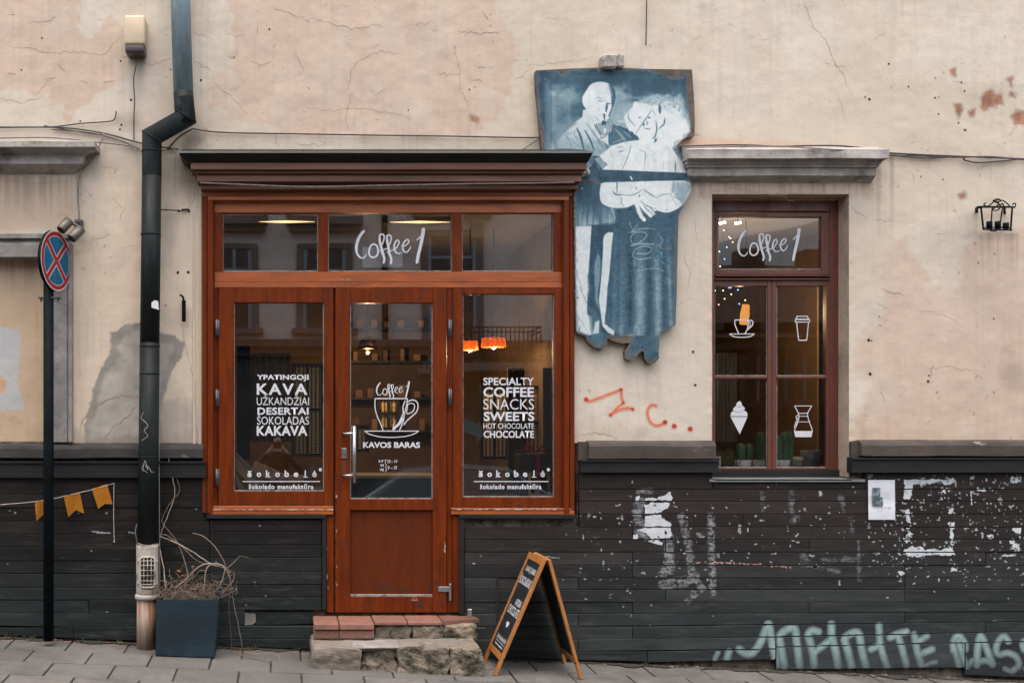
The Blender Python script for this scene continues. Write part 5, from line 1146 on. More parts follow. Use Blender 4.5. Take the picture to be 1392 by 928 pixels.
# ------------------------------------------------------------ BUNTING
M['flag'] = mk('orange_felt', (.62, .25, .02), .85, .08, 20, .15, 120); M['string'] = mk('white_string', (.45, .44, .42), .9, .1, 20, 0)
bt = thing('bunting', 'string of swallow tailed orange pennants pinned across the black boards', 'bunting', PT(70, 680, .05))
bm = bmesh.new(); sp_ = smooth_path([PT(-30, 688, .06), PT(8, 685, .06), PT(60, 680, .06), PT(100, 671, .06), PT(130, 664, .06), PT(155, 656.5, .04)], 6); tube(bm, sp_, .0022, 5); obj('string', bm, M['string'], bt)
bm = bmesh.new(); tube(bm, smooth_path([PT(155, 656.5, .04), PT(154.5, 700, .04), PT(155.3, 736, .045)], 5), .0022, 5); bmesh.ops.create_icosphere(bm, subdivisions=1, radius=.006, matrix=Matrix.Translation(P(155.3, 736, .045))); obj('string_end', bm, M['string'], bt)
for c4 in ([(86.5, 673.5), (108.5, 669), (114.5, 697.5), (103, 693), (93, 702.5)], [(124.5, 664), (145.5, 657.5), (153, 685), (143, 684.5), (133.5, 691)], [(47, 680.5), (66, 678), (68, 706), (58, 700), (49.5, 707.5)], [(-8, 687), (8, 684), (7, 686.5), (0, 686), (-7, 702)]):
    bm = bmesh.new(); N_ = 8
    def fp(u, v):
        a = (c4[0][0] + (c4[1][0] - c4[0][0]) * u, c4[0][1] + (c4[1][1] - c4[0][1]) * u)
        bl = c4[4]; br = c4[2]; mid = c4[3]
        bot = (bl[0] + (mid[0] - bl[0]) * u * 2, bl[1] + (mid[1] - bl[1]) * u * 2) if u < .5 else (mid[0] + (br[0] - mid[0]) * (u * 2 - 1), mid[1] + (br[1] - mid[1]) * (u * 2 - 1))
        x, y = a[0] + (bot[0] - a[0]) * v, a[1] + (bot[1] - a[1]) * v
        return P(x, y, .055 + .008 * math.sin(u * 5 + v * 2))
    g = [[bm.verts.new(fp(i / N_, j / 6)) for i in range(N_ + 1)] for j in range(7)]
    for j in range(6):
        for i in range(N_): bm.faces.new((g[j][i], g[j][i + 1], g[j + 1][i + 1], g[j + 1][i]))
    bmesh.ops.solidify(bm, geom=bm.faces[:], thickness=.002); obj('pennant', bm, M['flag'], bt)

# ------------------------------------------------------------ PLANTER AND DRY VINE
pl = thing('planter', 'square dark blue metal planter standing on the pavement by the drainpipe', 'planter', (X(254, .3), -.24, GZ(X(254), .25)))
M['planter'] = mk('blue_grey_planter', (.012, .023, .032), .6, .3, 4, .15, 50, stretch=(1, 1, 1.5), dirt=(.024, .05, .066), dirt_scale=3, dirt_lo=.52, dirt_hi=.75, spec=.3)
dF, dB = .37, .06
def ptop(px, py, d): return P(px, py, d)
zt1 = Z(815, dF); xa, xb = X(212.5, dF), X(297.5, dF); xa2, xb2 = X(211, dF), X(291.5, dF)
bm = bmesh.new(); gz = GZ(xa, dF) + .0; gzr = GZ(xb, dF)
o4 = [(xa, -dF), (xb, -dF), (xb, -dB), (xa, -dB)]; b4 = [(xa2, -dF + .005, gz + .006), (xb2, -dF + .005, gzr + .008), (xb2, -dB - .01, gzr + .014), (xa2, -dB - .01, gz + .012)]
T = [bm.verts.new((x, y, zt1 + (.0 if i < 2 else .002))) for i, (x, y) in enumerate(o4)]; B = [bm.verts.new(p) for p in b4]; tw = .014
I = [bm.verts.new((x, y, zt1)) for x, y in ((xa + tw, -dF + tw), (xb - tw, -dF + tw), (xb - tw, -dB - tw), (xa + tw, -dB - tw))]
J = [bm.verts.new((v.co.x, v.co.y, zt1 - .07)) for v in I]
for i in range(4):
    k = (i + 1) % 4; bm.faces.new((T[i], T[k], B[k], B[i])); bm.faces.new((T[k], T[i], I[i], I[k])); bm.faces.new((I[k], I[i], J[i], J[k]))
bm.faces.new(B[::-1])
bmesh.ops.bevel(bm, geom=[e for e in bm.edges], offset=.003, segments=2, affect='EDGES')
obj('box', bm, M['planter'], pl)
bm = bmesh.new(); N_ = 14
g = [[bm.verts.new((xa + tw + (xb - xa - 2 * tw) * i / N_, -dF + tw + (dF - dB - 2 * tw) * j / N_, zt1 - .035 + .022 * mnoise.noise(Vector((i * .5, j * .5, 3))) + random.uniform(-.004, .006))) for i in range(N_ + 1)] for j in range(N_ + 1)]
for j in range(N_):
    for i in range(N_): bm.faces.new((g[j][i], g[j][i + 1], g[j + 1][i + 1], g[j + 1][i]))
M['soil'] = mk('mossy_soil', (.035, .035, .02), .95, .5, 20, .6, 60, dirt=(.06, .09, .02), dirt_scale=12, dirt_lo=.5, dirt_hi=.6); obj('soil', bm, M['soil'], pl)
vn = thing('dry_vine', 'leafless dry vine trailing out of the blue planter and up beside the drainpipe', 'plant', (X(262, .2), -.2, zt1 - .03))
M['twig'] = mk('dry_twig', (.16, .115, .085), .85, .25, 20, .2, 90); M['twig2'] = mk('pale_twig', (.27, .22, .175), .85, .2, 20, .2, 90); M['leaf'] = mk('dead_leaf', (.22, .07, .03), .8, .3, 20, .2, 60)
def stem(pts, r, mat='twig2'):
    bm = bmesh.new(); pp = smooth_path([PT(x, y, d) for x, y, d in pts], 6); n_ = len(pp); pp = [p + mnoise.noise_vector(p * 25) * .004 for p in pp]
    tube(bm, pp, [r * (1 - .5 * i / n_) for i in range(n_)], 6); obj('stem', bm, M[mat], vn, True)
stem([(225, 800, .2), (222, 770, .15), (217, 745, .1), (218, 728, .08), (228, 700, .07), (237, 675, .06), (236, 655, .06), (230, 630, .05), (228, 608, .04)], .0045)
stem([(256, 790, .2), (252, 765, .12), (240, 735, .08), (222, 712, .07), (222, 700, .06), (234, 680, .06), (244, 668, .05), (240, 650, .05), (232, 640, .04), (230, 615, .04)], .0035, 'twig')
stem([(217, 728, .1), (240, 738, .16), (262, 750, .2), (285, 765, .25), (305, 772, .28), (312, 785, .28)], .0045)
stem([(218, 726, .1), (228, 728, .14), (250, 745, .15), (270, 763, .2), (300, 770, .25)], .004, 'twig')
stem([(262, 724, .12), (275, 728, .16), (290, 740, .2), (303, 760, .25), (308, 772, .26)], .004, 'twig')
stem([(238, 800, .22), (255, 785, .25), (270, 770, .3), (285, 766, .3), (300, 768, .28), (312, 776, .26)], .006)
stem([(275, 812, .25), (278, 795, .28), (280, 775, .3), (290, 766, .3), (305, 770, .3), (303, 785, .3), (296, 800, .28), (285, 808, .26)], .0055)
stem([(308, 770, .26), (312, 785, .26), (312, 800, .24), (311, 830, .2), (314, 860, .16), (315, 884, .14)], .0035, 'twig')
stem([(311, 775, .26), (314, 790, .25), (317, 815, .22), (324, 850, .2), (330, 882, .2)], .003, 'twig2')
stem([(308, 772, .26), (318, 764, .22), (326, 756, .2), (338, 757, .18)], .003, 'twig')
stem([(316, 886, .2), (340, 893, .3), (368, 900, .4), (384, 907, .45)], .003, 'twig'); stem([(326, 884, .18), (350, 888, .25), (375, 888, .3), (380, 898, .35), (360, 896, .32)], .002, 'twig2')
bm = bmesh.new()
for k in range(80):
    x, d = random.uniform(215, 305), random.uniform(.1, .33); y = 812; pp = [(x, y, d)]; a = random.uniform(-2.6, -.5); l = random.uniform(6, 17)
    for s in range(random.randint(3, 6)):
        x += math.cos(a) * l; y += math.sin(a) * l * .8; y = min(y, 814); x = min(max(x, 208), 322); a += random.uniform(-.9, .9); l *= .85; d = min(max(d + random.uniform(-.03, .03), .06), .4); pp.append((x, y, d))
    tube(bm, smooth_path([PT(*p) for p in pp], 3), random.uniform(.001, .0024), 4)
for k in range(60):
    x, d = random.uniform(225, 292), random.uniform(.15, .35); b0 = P(x, 813, d); tip = b0 + Vector((random.uniform(-.06, .06), random.uniform(-.04, .04), random.uniform(.03, .12)))
    tube(bm, [b0, (b0 + tip) / 2 + Vector((.005, 0, 0)), tip], [.0014, .001, .0005], 4)
o = obj('twigs', bm, M['twig'], vn); o['kind'] = 'stuff'
for x, y, d in ((262, 770, .28), (249, 782, .28), (271, 797, .3), (278, 795, .26), (253, 790, .22), (243, 776, .2), (287, 800, .28), (266, 801, .3), (312, 778, .27)):
    bm = bmesh.new(); c0 = P(x, y, d); s = random.uniform(.012, .02); pts = []
    for k in range(8):
        a = k / 8 * 6.283; rr = s * (1 if k % 2 else .6); pts.append(bm.verts.new(c0 + Vector((rr * math.cos(a), random.uniform(-.008, .008), rr * math.sin(a) * .7))))
    c_ = bm.verts.new(c0 + Vector((0, -.006, 0)))
    for k in range(8): bm.faces.new((c_, pts[k], pts[(k + 1) % 8]))
    obj('leaf', bm, M['leaf'], vn)
bm = bmesh.new()     # litter along the wall foot
for k in range(150):
    x = X(random.choice([random.gauss(85, 12), random.gauss(165, 14), random.uniform(0, 60), random.uniform(230, 300), random.gauss(330, 18), random.uniform(300, 440), random.uniform(790, 1392)])); d = abs(random.gauss(.06, .06)) + .03
    a = random.uniform(0, 6.28); s = random.uniform(.004, .014); z = GZ(x, d) + .006
    quad(bm, *[(x + s * math.cos(a + q_), -d + s * .5 * math.sin(a + q_), z + random.uniform(0, .005)) for q_ in (0, 1.2, 3.1, 4.5)])
o = obj('leaf_litter', bm, M['leaf'], None); tag(o, 'brown leaf scraps blown along the foot of the wall', 'leaf litter', kind='stuff')

# ------------------------------------------------------------ A-BOARD
ax_n, ax_f = .49, .06     # near and far plane
abd = thing('sandwich_board', 'wooden a-frame pavement sign with black chalk panels beside the door steps', 'sandwich board', (1.62, -.28, GZ(1.62, .28)))
M['aw'] = mk('orange_pine', (.38, .15, .038), .5, .2, 6, .12, 40, stretch=(3, 3, 3), dirt=(.18, .065, .02), dirt_lo=.55, dirt_hi=.75); M['chalk'] = mk('black_chalk_panel', (.012, .016, .021), .5, .3, 4, .05, 40, dirt=(.03, .042, .05), dirt_scale=3, dirt_lo=.5, dirt_hi=.8)
apex = Vector((1.655, 0, Z(761, ax_n)))
def leg_end(px, py, d): v = P(px, py, d); return Vector((v.x, 0, GZ(v.x, d)))
fL = Vector((1.335, 0, GZ(1.335, .49))); fR = Vector((1.862, 0, GZ(1.862, .49)))
def slat(bm, a, b, w_, th, y0, y1, side):
    """board lying along a->b in the XZ plane, width in Y between y0,y1, thickness th outwards"""
    u = (b - a).normalized(); n_ = Vector((u.z, 0, -u.x)) * side
    c = [a, b, b + n_ * th, a + n_ * th]
    f = [bm.verts.new((p.x, y0, p.z)) for p in c]; g_ = [bm.verts.new((p.x, y1, p.z)) for p in c]
    bm.faces.new(f); bm.faces.new(g_[::-1])
    for i in range(4): bm.faces.new((f[i], g_[i], g_[(i + 1) % 4], f[(i + 1) % 4]))
def aframe(foot, side, name):
    top = Vector((apex.x + (.004 if side > 0 else -.004), 0, apex.z)); u = (foot - top).normalized(); L_n = (foot - top).length
    th = .02
    def seg_(t0, t1, y0, y1, nm, th_=th, mat='aw', bev=.002, off=0):
        n_ = Vector((u.z, 0, -u.x)) * (1 if side > 0 else -1) * -1
        if n_.x * side < 0: n_ = -n_
        a = top + u * t0 + n_ * off; b = top + u * t1 + n_ * off; bm = bmesh.new(); c = [a, b, b + n_ * th_, a + n_ * th_]
        f = [bm.verts.new((p.x, y0, p.z)) for p in c]; g_ = [bm.verts.new((p.x, y1, p.z)) for p in c]; bm.faces.new(f); bm.faces.new(g_[::-1])
        for i in range(4): bm.faces.new((f[i], g_[i], g_[(i + 1) % 4], f[(i + 1) % 4]))
        if bev: bmesh.ops.bevel(bm, geom=bm.edges[:], offset=bev, segments=1, affect='EDGES')
        return obj(nm, bm, M[mat], abd), n_
    lw = .036
    seg_(0, L_n, -ax_n, -ax_n + lw, 'leg'); seg_(0, L_n, -ax_f - lw, -ax_f, 'leg')
    seg_(.0, .045, -ax_n + lw, -ax_f - lw, 'top_rail'); seg_(L_n - .135, L_n - .095, -ax_n + lw, -ax_f - lw, 'bottom_rail')
    o_, n_ = seg_(.045, L_n - .135, -ax_n + lw, -ax_f - lw, 'chalk_panel', .008, 'chalk', 0, .006)
    return o_, n_, top, u, L_n
aframe(fR, 1, 'r')
pan, n_, top, u, L_n = aframe(fL, -1, 'l')
def chalk(s, t0, t1, y0, y1, bold=.01, sp_=1.0):
    b = text_bm(s, bold, sp_); fit(b, lambda a, c: tuple(top + u * (t1 + (t0 - t1) * c) + n_ * .0147 + Vector((0, -(ax_f + (ax_n - ax_f) * (y0 + (y1 - y0) * a)), 0))))
    me = bpy.data.meshes.new('chalk_lettering'); bmesh.ops.translate(b, verts=b.verts, vec=-basis(abd)); b.to_mesh(me); b.free(); me.materials.append(M['white']); o = bpy.data.objects.new('chalk_lettering', me); link(o, abd)
chalk('RANKŲ DARBO', .085, .135, .2, .84, .02); chalk('ŠOKOLADAS', .145, .215, .1, .84, .02)
chalk('ARTISAN', .31, .355, .42, .8, .02); chalk('CHOCOLATE', .365, .425, .16, .86, .02)
chalk('šokobelė', .57, .605, .2, .82, .02, 1.2); chalk('šokolado manufaktūra', .63, .645, .22, .78, .03)
bm = bmesh.new()
for (t0, t1, y0, y1) in ((.6155, .619, .15, .85),):
    quad(bm, *[top + u * t_ + n_ * .0147 + Vector((0, -(ax_f + (ax_n - ax_f) * y_), 0)) for t_, y_ in ((t0, y0), (t1, y0), (t1, y1), (t0, y1))])
h_ = [(0, .5), (-.018, .56), (-.010, .62), (.004, .60), (.022, .56), (.036, .5), (.022, .46), (.004, .42), (-.010, .42), (-.016, .46)]
bm.faces.new([bm.verts.new(top + u * (.485 + a) + n_ * .0147 + Vector((0, -(ax_f + (ax_n - ax_f) * b), 0))) for a, b in [(.03, .5), (.005, .60), (-.012, .58), (-.014, .53), (-.006, .5), (-.014, .47), (-.012, .42), (.005, .40)]])
obj('chalk_mark', bm, M['white'], abd)
bm = bmesh.new()
for f_ in (fL, fR):
    c0 = apex + (f_ - apex) * .86; tube(bm, [(c0.x, -ax_n - .003, c0.z), (c0.x, -ax_n + .002, c0.z)], .006, 8)
c0 = apex + (fL - apex) * .5; c1 = apex + (fR - apex) * .5
obj('bolt', bm, M['black_metal'], abd)

# ------------------------------------------------------------ PAPER NOTICE
nt_ = thing('paper_notice', 'white paper notice with two small photos taped to the black boards', 'notice', PT(1198, 679, .03))
M['paper'] = mk('paper', (.6, .62, .65), .7, .04, 6, .1, 25); M['photo'] = mk('photo_print', (.06, .09, .1), .5, .5, 40, 0, dirt=(.25, .3, .32), dirt_scale=30, dirt_lo=.5, dirt_hi=.6); M['ink'] = mk('grey_ink', (.12, .13, .15), .7, .1, 10, 0)
bm = bmesh.new(); N_ = 10
cr = [(1180, 652), (1216.5, 652), (1217, 706), (1180.5, 706)]
g = []
for j in range(N_ + 1):
    r_ = []
    for i in range(N_ + 1):
        u_, v_ = i / N_, j / N_; x = cr[0][0] * (1 - u_) * (1 - v_) + cr[1][0] * u_ * (1 - v_) + cr[2][0] * u_ * v_ + cr[3][0] * (1 - u_) * v_; y = cr[0][1] * (1 - v_) + cr[3][1] * v_
        r_.append(bm.verts.new(P(x, y, .0305 + .004 * mnoise.noise(Vector((i * .35, j * .35, 0))) + .002 * math.sin(v_ * 9))))
    g.append(r_)
for j in range(N_):
    for i in range(N_): bm.faces.new((g[j][i], g[j][i + 1], g[j + 1][i + 1], g[j + 1][i]))
obj('sheet', bm, M['paper'], nt_)
bm = bmesh.new()
for a, b, c, d in ((1186, 662.5, 1196.5, 675), (1186, 675.5, 1200, 687.5)): box(bm, X(a, .036), X(b if False else c, .036), -.0365, -.036, Z(d, .036), Z(b, .036))
obj('photo', bm, M['photo'], nt_)
strokes([([(1188, 689.5), (1206, 689.5)], .5), ([(1208, 689.5), (1211, 689.5)], .8)], 1184, 688, 1214, 692, .0362, nt_, .4, 'print', M['ink'])

M['grime'] = mk('wet_grime', (.028, .025, .02), .9, .4, 20, .4, 80)
bm = bmesh.new(); prev = None
for k in range(700):
    px_ = -20 + k * 1430 / 699; x = X(px_); wd = max(.006, .02 + .11 * (mnoise.noise(Vector((x * 5, 0, 1))) + .15) + .03 * mnoise.noise(Vector((x * 23, 3, 1))))
    cur = (bm.verts.new((x, .0, GZ(x, 0) + .007)), bm.verts.new((x, -.028 - wd, GZ(x, .03 + wd) + .0058)))
    if prev: bm.faces.new((prev[0], prev[1], cur[1], cur[0]))
    prev = cur
o = obj('grime_line', bm, M['grime'], None); tag(o, 'dark damp dirt gathered where the pavement meets the wall', 'dirt', kind='stuff')

wd_ = []
M['weed'] = mk('weed_green', (.06, .085, .03), .8, .3, 20, 0)
bm = bmesh.new()
for k in range(16):
    x = X(random.choice([random.uniform(5, 50), random.uniform(90, 180), random.uniform(300, 420), random.uniform(800, 1392)])); dd = random.uniform(.03, .07)
    for q_ in range(random.randint(4, 9)):
        b0 = Vector((x + random.uniform(-.02, .02), -dd, GZ(x, dd))); t1 = b0 + Vector((random.uniform(-.03, .03), random.uniform(-.02, .01), random.uniform(.012, .04))); tube(bm, [b0, (b0 + t1) / 2 + Vector((0, 0, .004)), t1], [.0016, .0016, .0004], 4)
o = obj('weeds', bm, M['weed'], None); tag(o, 'tiny weeds growing in the joint at the foot of the wall', 'weeds', kind='stuff')
# ------------------------------------------------------------ CUTOUT BOARD (printed couple)
OUT = [(729, 96), (745, 95), (780, 93), (830, 92), (880, 94), (941, 95), (943, 130), (945, 165), (944, 185), (934, 187), (926, 193), (919, 198), (925, 208), (932, 221), (936, 235), (939, 248), (940, 258), (936, 268), (929, 277), (922, 293), (921, 330), (920, 400), (918, 440), (917, 443), (896, 453), (895, 470), (895, 487), (890, 493), (881, 494), (877, 488), (876, 477), (870, 478), (866, 486), (858, 490), (851, 487), (850, 478), (857, 466), (845, 467), (833, 463), (824, 458), (826, 467), (820, 475), (808, 472), (799, 465), (796, 457), (784, 452), (782.5, 400), (781.5, 330), (781.5, 205), (737, 207), (735, 180), (732, 150), (729, 120)]
ar = thing('cutout_board', 'blue toned photographic cutout board of an older couple fixed above and beside the shopfront', 'mural board', PT(860, 290, 0))
M['plywood'] = mk('weathered_plywood', (.12, .09, .07), .9, .3, 8, .5, 40, dirt=(.07, .055, .045), dirt_lo=.48, dirt_hi=.6)
bm = bmesh.new(); dm_ = .055
outs = [(x + random.uniform(-.5, .5), y + random.uniform(-.5, .5)) for x, y in OUT]
from mathutils.geometry import tessellate_polygon
pp_ = [Vector((X(x, dm_), Z(y, dm_), 0)) for x, y in outs]; vf = [bm.verts.new((p.x, -dm_, p.y)) for p in pp_]; vb = [bm.verts.new((p.x, .004, p.y)) for p in pp_]
for t3 in tessellate_polygon([pp_]):
    bm.faces.new([vf[i] for i in t3]); bm.faces.new([vb[i] for i in t3][::-1])
for i in range(len(pp_)): bm.faces.new((vf[i], vb[i], vb[(i + 1) % len(pp_)], vf[(i + 1) % len(pp_)]))
obj('plywood', bm, M['plywood'], ar)
PR = [(731, 98), (745, 97), (757, 98), (762, 102), (766, 103), (771, 98), (778, 95.5), (830, 95), (884, 96), (896, 101), (905, 105), (930, 107), (932, 100), (933, 100), (933, 130), (936, 165), (937, 178), (932, 184), (925, 190), (919, 196), (917, 200), (923, 209), (930, 222), (934, 236), (936, 248), (938, 258), (934, 268), (927, 278), (920, 292), (918, 330), (917, 400), (916, 440), (912, 443), (895, 451), (894, 468), (894, 485), (889, 488), (881, 488.5), (878, 484), (876, 474), (870, 475), (862, 484), (857, 486), (854, 481), (859, 468), (862, 455), (845, 456), (826, 456), (822, 463), (815, 470), (808, 468), (800, 458), (797, 455), (785, 450), (783.5, 400), (782.5, 330), (782.5, 248), (813, 247), (812, 244), (784, 243), (784, 205), (742, 206), (740, 180), (735, 165), (732, 140)]
def mural(gx, gy):
    D_, Mi, Lt, W_ = np.array([.014, .037, .06]), np.array([.062, .128, .174]), np.array([.25, .345, .37]), np.array([.60, .635, .63])
    n1 = fbm(gx, gy, 26, 5, 101); n2 = fbm(gx, gy, 7, 4, 102); n3 = fbm(gx, gy, 2.2, 2, 103); nv = fbm(gx * 2.2, gy * .22, 6, 3, 104)
    t = np.full(gx.shape, .18)                 # tone 0 dark .. 1 white
    t = .10 + np.clip((n1 - .42) * 2.0, 0, .55) * sm(gy - 100, 30) + (n2 - .5) * .22
    def put(t, val, m): return t + (val - t) * m
    def sg(gx, gy, pts, w_):
        n_ = len(pts); return segd(gx, gy, pts, [w_ * (.25 + 1.0 * math.sin(math.pi * min(.97, (k + .15) / max(1, n_ - 1))) ** .7) if n_ > 2 else w_ * (.9 if k == 0 else .35) for k in range(n_)])
    # mottled backdrop clouds
    for cx_, cy_, rx, ry, v in ((838, 165, 20, 24, .66), (832, 185, 14, 22, .62), (870, 165, 26, 34, .9), (895, 175, 40, 30, .95), (915, 160, 26, 26, .9), (890, 138, 16, 14, .62), (918, 138, 18, 12, .6), (760, 190, 16, 12, .4), (752, 150, 13, 45, .5), (772, 132, 26, 22, .52), (775, 168, 22, 18, .46), (765, 185, 22, 14, .5), (850, 135, 18, 30, .42), (842, 150, 14, 26, .55), (905, 150, 34, 34, .78), (925, 170, 20, 30, .85), (880, 132, 26, 14, .42)):
        r = np.hypot((gx - cx_) / rx, (gy - cy_) / ry) + (n2 - .5) * .9; r = r + (n3 - .5) * .35; t = np.maximum(t, put(t, v, np.clip(1.25 - r, 0, 1)))
    t = put(t, .10, sm(118 - gy + (n2 - .5) * 18, 12) * sm(gy - 96, 4) * .8); t = put(t, .06, sm(742 - gx, 8) * .7); t = put(t, .08, sm(gx - 926, 8) * sm(165 - gy, 12) * .8)
    t = put(t, .12, sm(polysd(gx, gy, [(862, 112), (905, 110), (925, 122), (905, 135), (880, 128), (858, 140), (850, 125)]) + (n2 - .5) * 16, 10) * .75)
    t = put(t, .36, sm(-segd(gx, gy, [(744, 112), (745, 200)], 7), 3) * .7); t = put(t, .06, sm(-segd(gx, gy, [(749, 108), (749, 204)], .6), 1) * .8)
    t = put(t, .3, sm(-segd(gx, gy, [(752, 104), (928, 106)], 1.4), 1.5) * .5)
    A = lambda pts, k=7.733, ox=725, oy=85: [(ox + a / k, oy + b / k) for a, b in pts]
    B = lambda pts: A(pts, 7.733, 830, 85)
    Cc = lambda pts: A(pts, 7.735, 780, 190)
    for cx_, cy_, rx, ry, v in ((842, 160, 15, 24, .62), (836, 180, 12, 18, .6), (858, 150, 12, 14, .66), (918, 172, 22, 28, .93), (900, 150, 24, 16, .78), (880, 145, 14, 12, .7), (925, 150, 12, 12, .7)):
        r = np.hypot((gx - cx_) / rx, (gy - cy_) / ry) + (n2 - .5) * 1.0 + (n3 - .5) * .4; t = put(t, v, np.clip(1.35 - r, 0, 1) * (t < v))
    # man: jacket
    t = put(t, .30, sm(polysd(gx, gy, A([(760, 620), (860, 660), (1010, 700), (1100, 780), (1120, 830), (900, 860), (800, 870), (760, 760)])), 1.5))
    for pts, w_ in ((A([(840, 680), (900, 760), (960, 830)]), 2.4), (A([(900, 670), (980, 720), (1060, 800)]), 2.2), (A([(980, 700), (1050, 750), (1100, 820)]), 2.2)): t = put(t, .06, sm(-sg(gx, gy, pts, w_), 1.3) * .85)
    body = A([(228, 928), (240, 850), (290, 760), (370, 690), (450, 620), (530, 560), (620, 600), (720, 790), (780, 928)]) + [(820, 212), (745, 215)]
    t = put(t, .86, sm(polysd(gx, gy, body), 2.2)); t = t - sm(polysd(gx, gy, body), 2) * np.clip((gy - 160) / 55, 0, 1) * .42 * (.3 + n1)
    for pts, w_, v in ((A([(455, 690), (500, 790), (530, 920)]), 2.2, .12), (A([(540, 710), (600, 820), (640, 930)]), 1.9, .12), (A([(600, 700), (680, 810), (740, 900)]), 1.4, .45), (A([(230, 905), (400, 915), (540, 925)]), 1.1, .15), (A([(390, 800), (450, 860), (500, 900)]), .8, .4), (A([(420, 740), (470, 830)]), .7, .5)):
        t = put(t, v, sm(-sg(gx, gy, curve(pts), w_), 1.2) * .85)
    t = put(t, .45, sm(-segd(gx, gy, A([(450, 640), (330, 720), (270, 800), (240, 900)]), 2), 2) * .6)
    # neck and head
    t = put(t, .86, sm(polysd(gx, gy, A([(520, 500), (640, 480), (760, 560), (780, 640), (790, 870), (700, 810), (560, 640), (515, 580)])), 1.4))
    head = curve(A([(560, 290), (600, 235), (660, 208), (730, 205), (800, 225), (850, 270), (870, 330), (862, 420), (835, 510), (800, 580), (750, 620), (690, 630), (640, 600), (590, 540), (545, 480), (518, 430), (515, 370), (535, 330), (560, 290)]))
    t = put(t, .90, sm(polysd(gx, gy, head), 1.3))
    t = put(t, .10, sm(polysd(gx, gy, A([(790, 225), (830, 240), (862, 300), (868, 370), (850, 450), (800, 580), (790, 560), (825, 470), (815, 330)])), 1.8) * .85); t = put(t, .62, sm(polysd(gx, gy, A([(790, 235), (820, 260), (835, 330), (828, 400), (812, 340)])), 2) * .7)
    for pts, w_, v in ((A([(655, 375), (690, 370), (725, 382)]), 1.0, .55), (A([(690, 403), (730, 412)]), 1.6, .3), (A([(775, 430), (770, 480), (765, 520)]), 2.6, .12), (A([(790, 435), (830, 432)]), 1.6, .25), (A([(745, 550), (748, 600)]), 3.2, .12),
                      (A([(735, 545), (690, 560)]), .8, .5), (A([(650, 570), (670, 600), (700, 615)]), .9, .55), (A([(525, 460), (540, 480)]), 1.3, .3), (A([(700, 470), (690, 500)]), .7, .65)):
        t = put(t, v, sm(-sg(gx, gy, pts, w_), 1.2) * .9)
    # bow tie, checked
    bow = A([(640, 650), (745, 625), (835, 640), (825, 720), (760, 770), (720, 775), (690, 760), (650, 700)]); chk = (np.sin(gx * 1.9 + gy * .5) * np.sin(gy * 1.9 - gx * .4) > 0)
    t = put(t, np.where(chk, .12, .8), sm(polysd(gx, gy, bow), 1)); t = put(t, .86, sm(polysd(gx, gy, A([(735, 690), (770, 690), (760, 745), (740, 750)])), 1)); t = put(t, .1, sm(-np.hypot((gx - 821) / 3.2, (gy - 167) / 3) + 1, .6) * .9)
    t = put(t, .12, sm(-segd(gx, gy, A([(720, 780), (700, 800), (740, 790), (775, 765)]), .8), 1) * .8)
    # woman: dress/blouse upper
    bl = Cc([(390, 70), (500, 30), (620, 10), (830, -10), (1000, -30), (1080, -10), (1020, 60), (1060, 130), (1130, 230), (1190, 350), (300, 318), (330, 260), (270, 170)])
    t = put(t, .90, sm(polysd(gx, gy, bl), 1.3)); t = put(t, .92, sm(polysd(gx, gy, [(905, 150), (935, 165), (930, 185), (917, 199), (880, 200), (870, 170)]) + (n2 - .5) * 10, 6))
    t = put(t, .55, sm(polysd(gx, gy, Cc([(215, 200), (265, 175), (350, 265), (300, 312)])), 1.5)); t = put(t, .2, sm(-segd(gx, gy, Cc([(215, 205), (300, 315)]), .9), 1) * .8); t = put(t, .25, sm(-segd(gx, gy, Cc([(330, 240), (350, 268)]), 1.3), 1) * .8)
    for pts, w_, v in ((Cc([(600, 60), (570, 170), (510, 310)]), .9, .3), (Cc([(690, 110), (745, 130), (752, 200), (735, 310)]), .8, .4), (Cc([(1068, 230), (1068, 345)]), 1.5, .2), (Cc([(940, 220), (940, 320)]), .5, .6), (Cc([(440, 80), (520, 75)]), .8, .45), (Cc([(470, 130), (530, 115)]), 1.1, .4), (Cc([(300, 60), (330, 110), (355, 110)]), .8, .5)):
        t = put(t, v, sm(-sg(gx, gy, curve(pts), w_), 1.1) * .8)
    # faces at right: curly head
    t = put(t, .95, .9 * sm(polysd(gx, gy, curve(B([(270, 430), (330, 415), (400, 450), (470, 470), (560, 540), (580, 600), (540, 680), (500, 720), (470, 760), (280, 760), (180, 660), (155, 600), (180, 520), (230, 460), (270, 430)]))) + (n2 - .5) * 11 + (n3 - .5) * 4, 3))
    for pts, w_, v in ((B([(430, 500), (380, 580), (330, 650), (255, 765)]), 1.2, .35), (B([(190, 540), (190, 590), (260, 670)]), 1.1, .35), (B([(475, 610), (485, 700), (465, 780), (435, 800)]), 1.7, .3), (B([(570, 580), (560, 650), (500, 700)]), 1.5, .25), (B([(480, 800), (465, 840)]), 2.4, .2),
                      (B([(400, 578), (415, 582)]), 2.0, .2), (B([(305, 580), (312, 582)]), 2.2, .3), (B([(380, 620), (390, 640), (375, 660)]), 1.2, .35), (B([(350, 690), (400, 700), (415, 695)]), 1.2, .3), (B([(345, 640), (350, 670)]), 2.2, .25), (B([(470, 560), (440, 490)]), .8, .5), (B([(515, 450), (520, 540)]), 3, .2)):
        t = put(t, v, sm(-sg(gx, gy, curve(pts), w_), 1.3) * .85)
    hr = sm(polysd(gx, gy, B([(280, 400), (350, 385), (430, 440), (520, 460), (600, 520), (720, 560), (800, 520), (700, 440), (560, 400), (420, 360), (300, 370)])), 8) * np.clip((n3 - .42) * 3, 0, 1); t = put(t, .45, hr * .6)
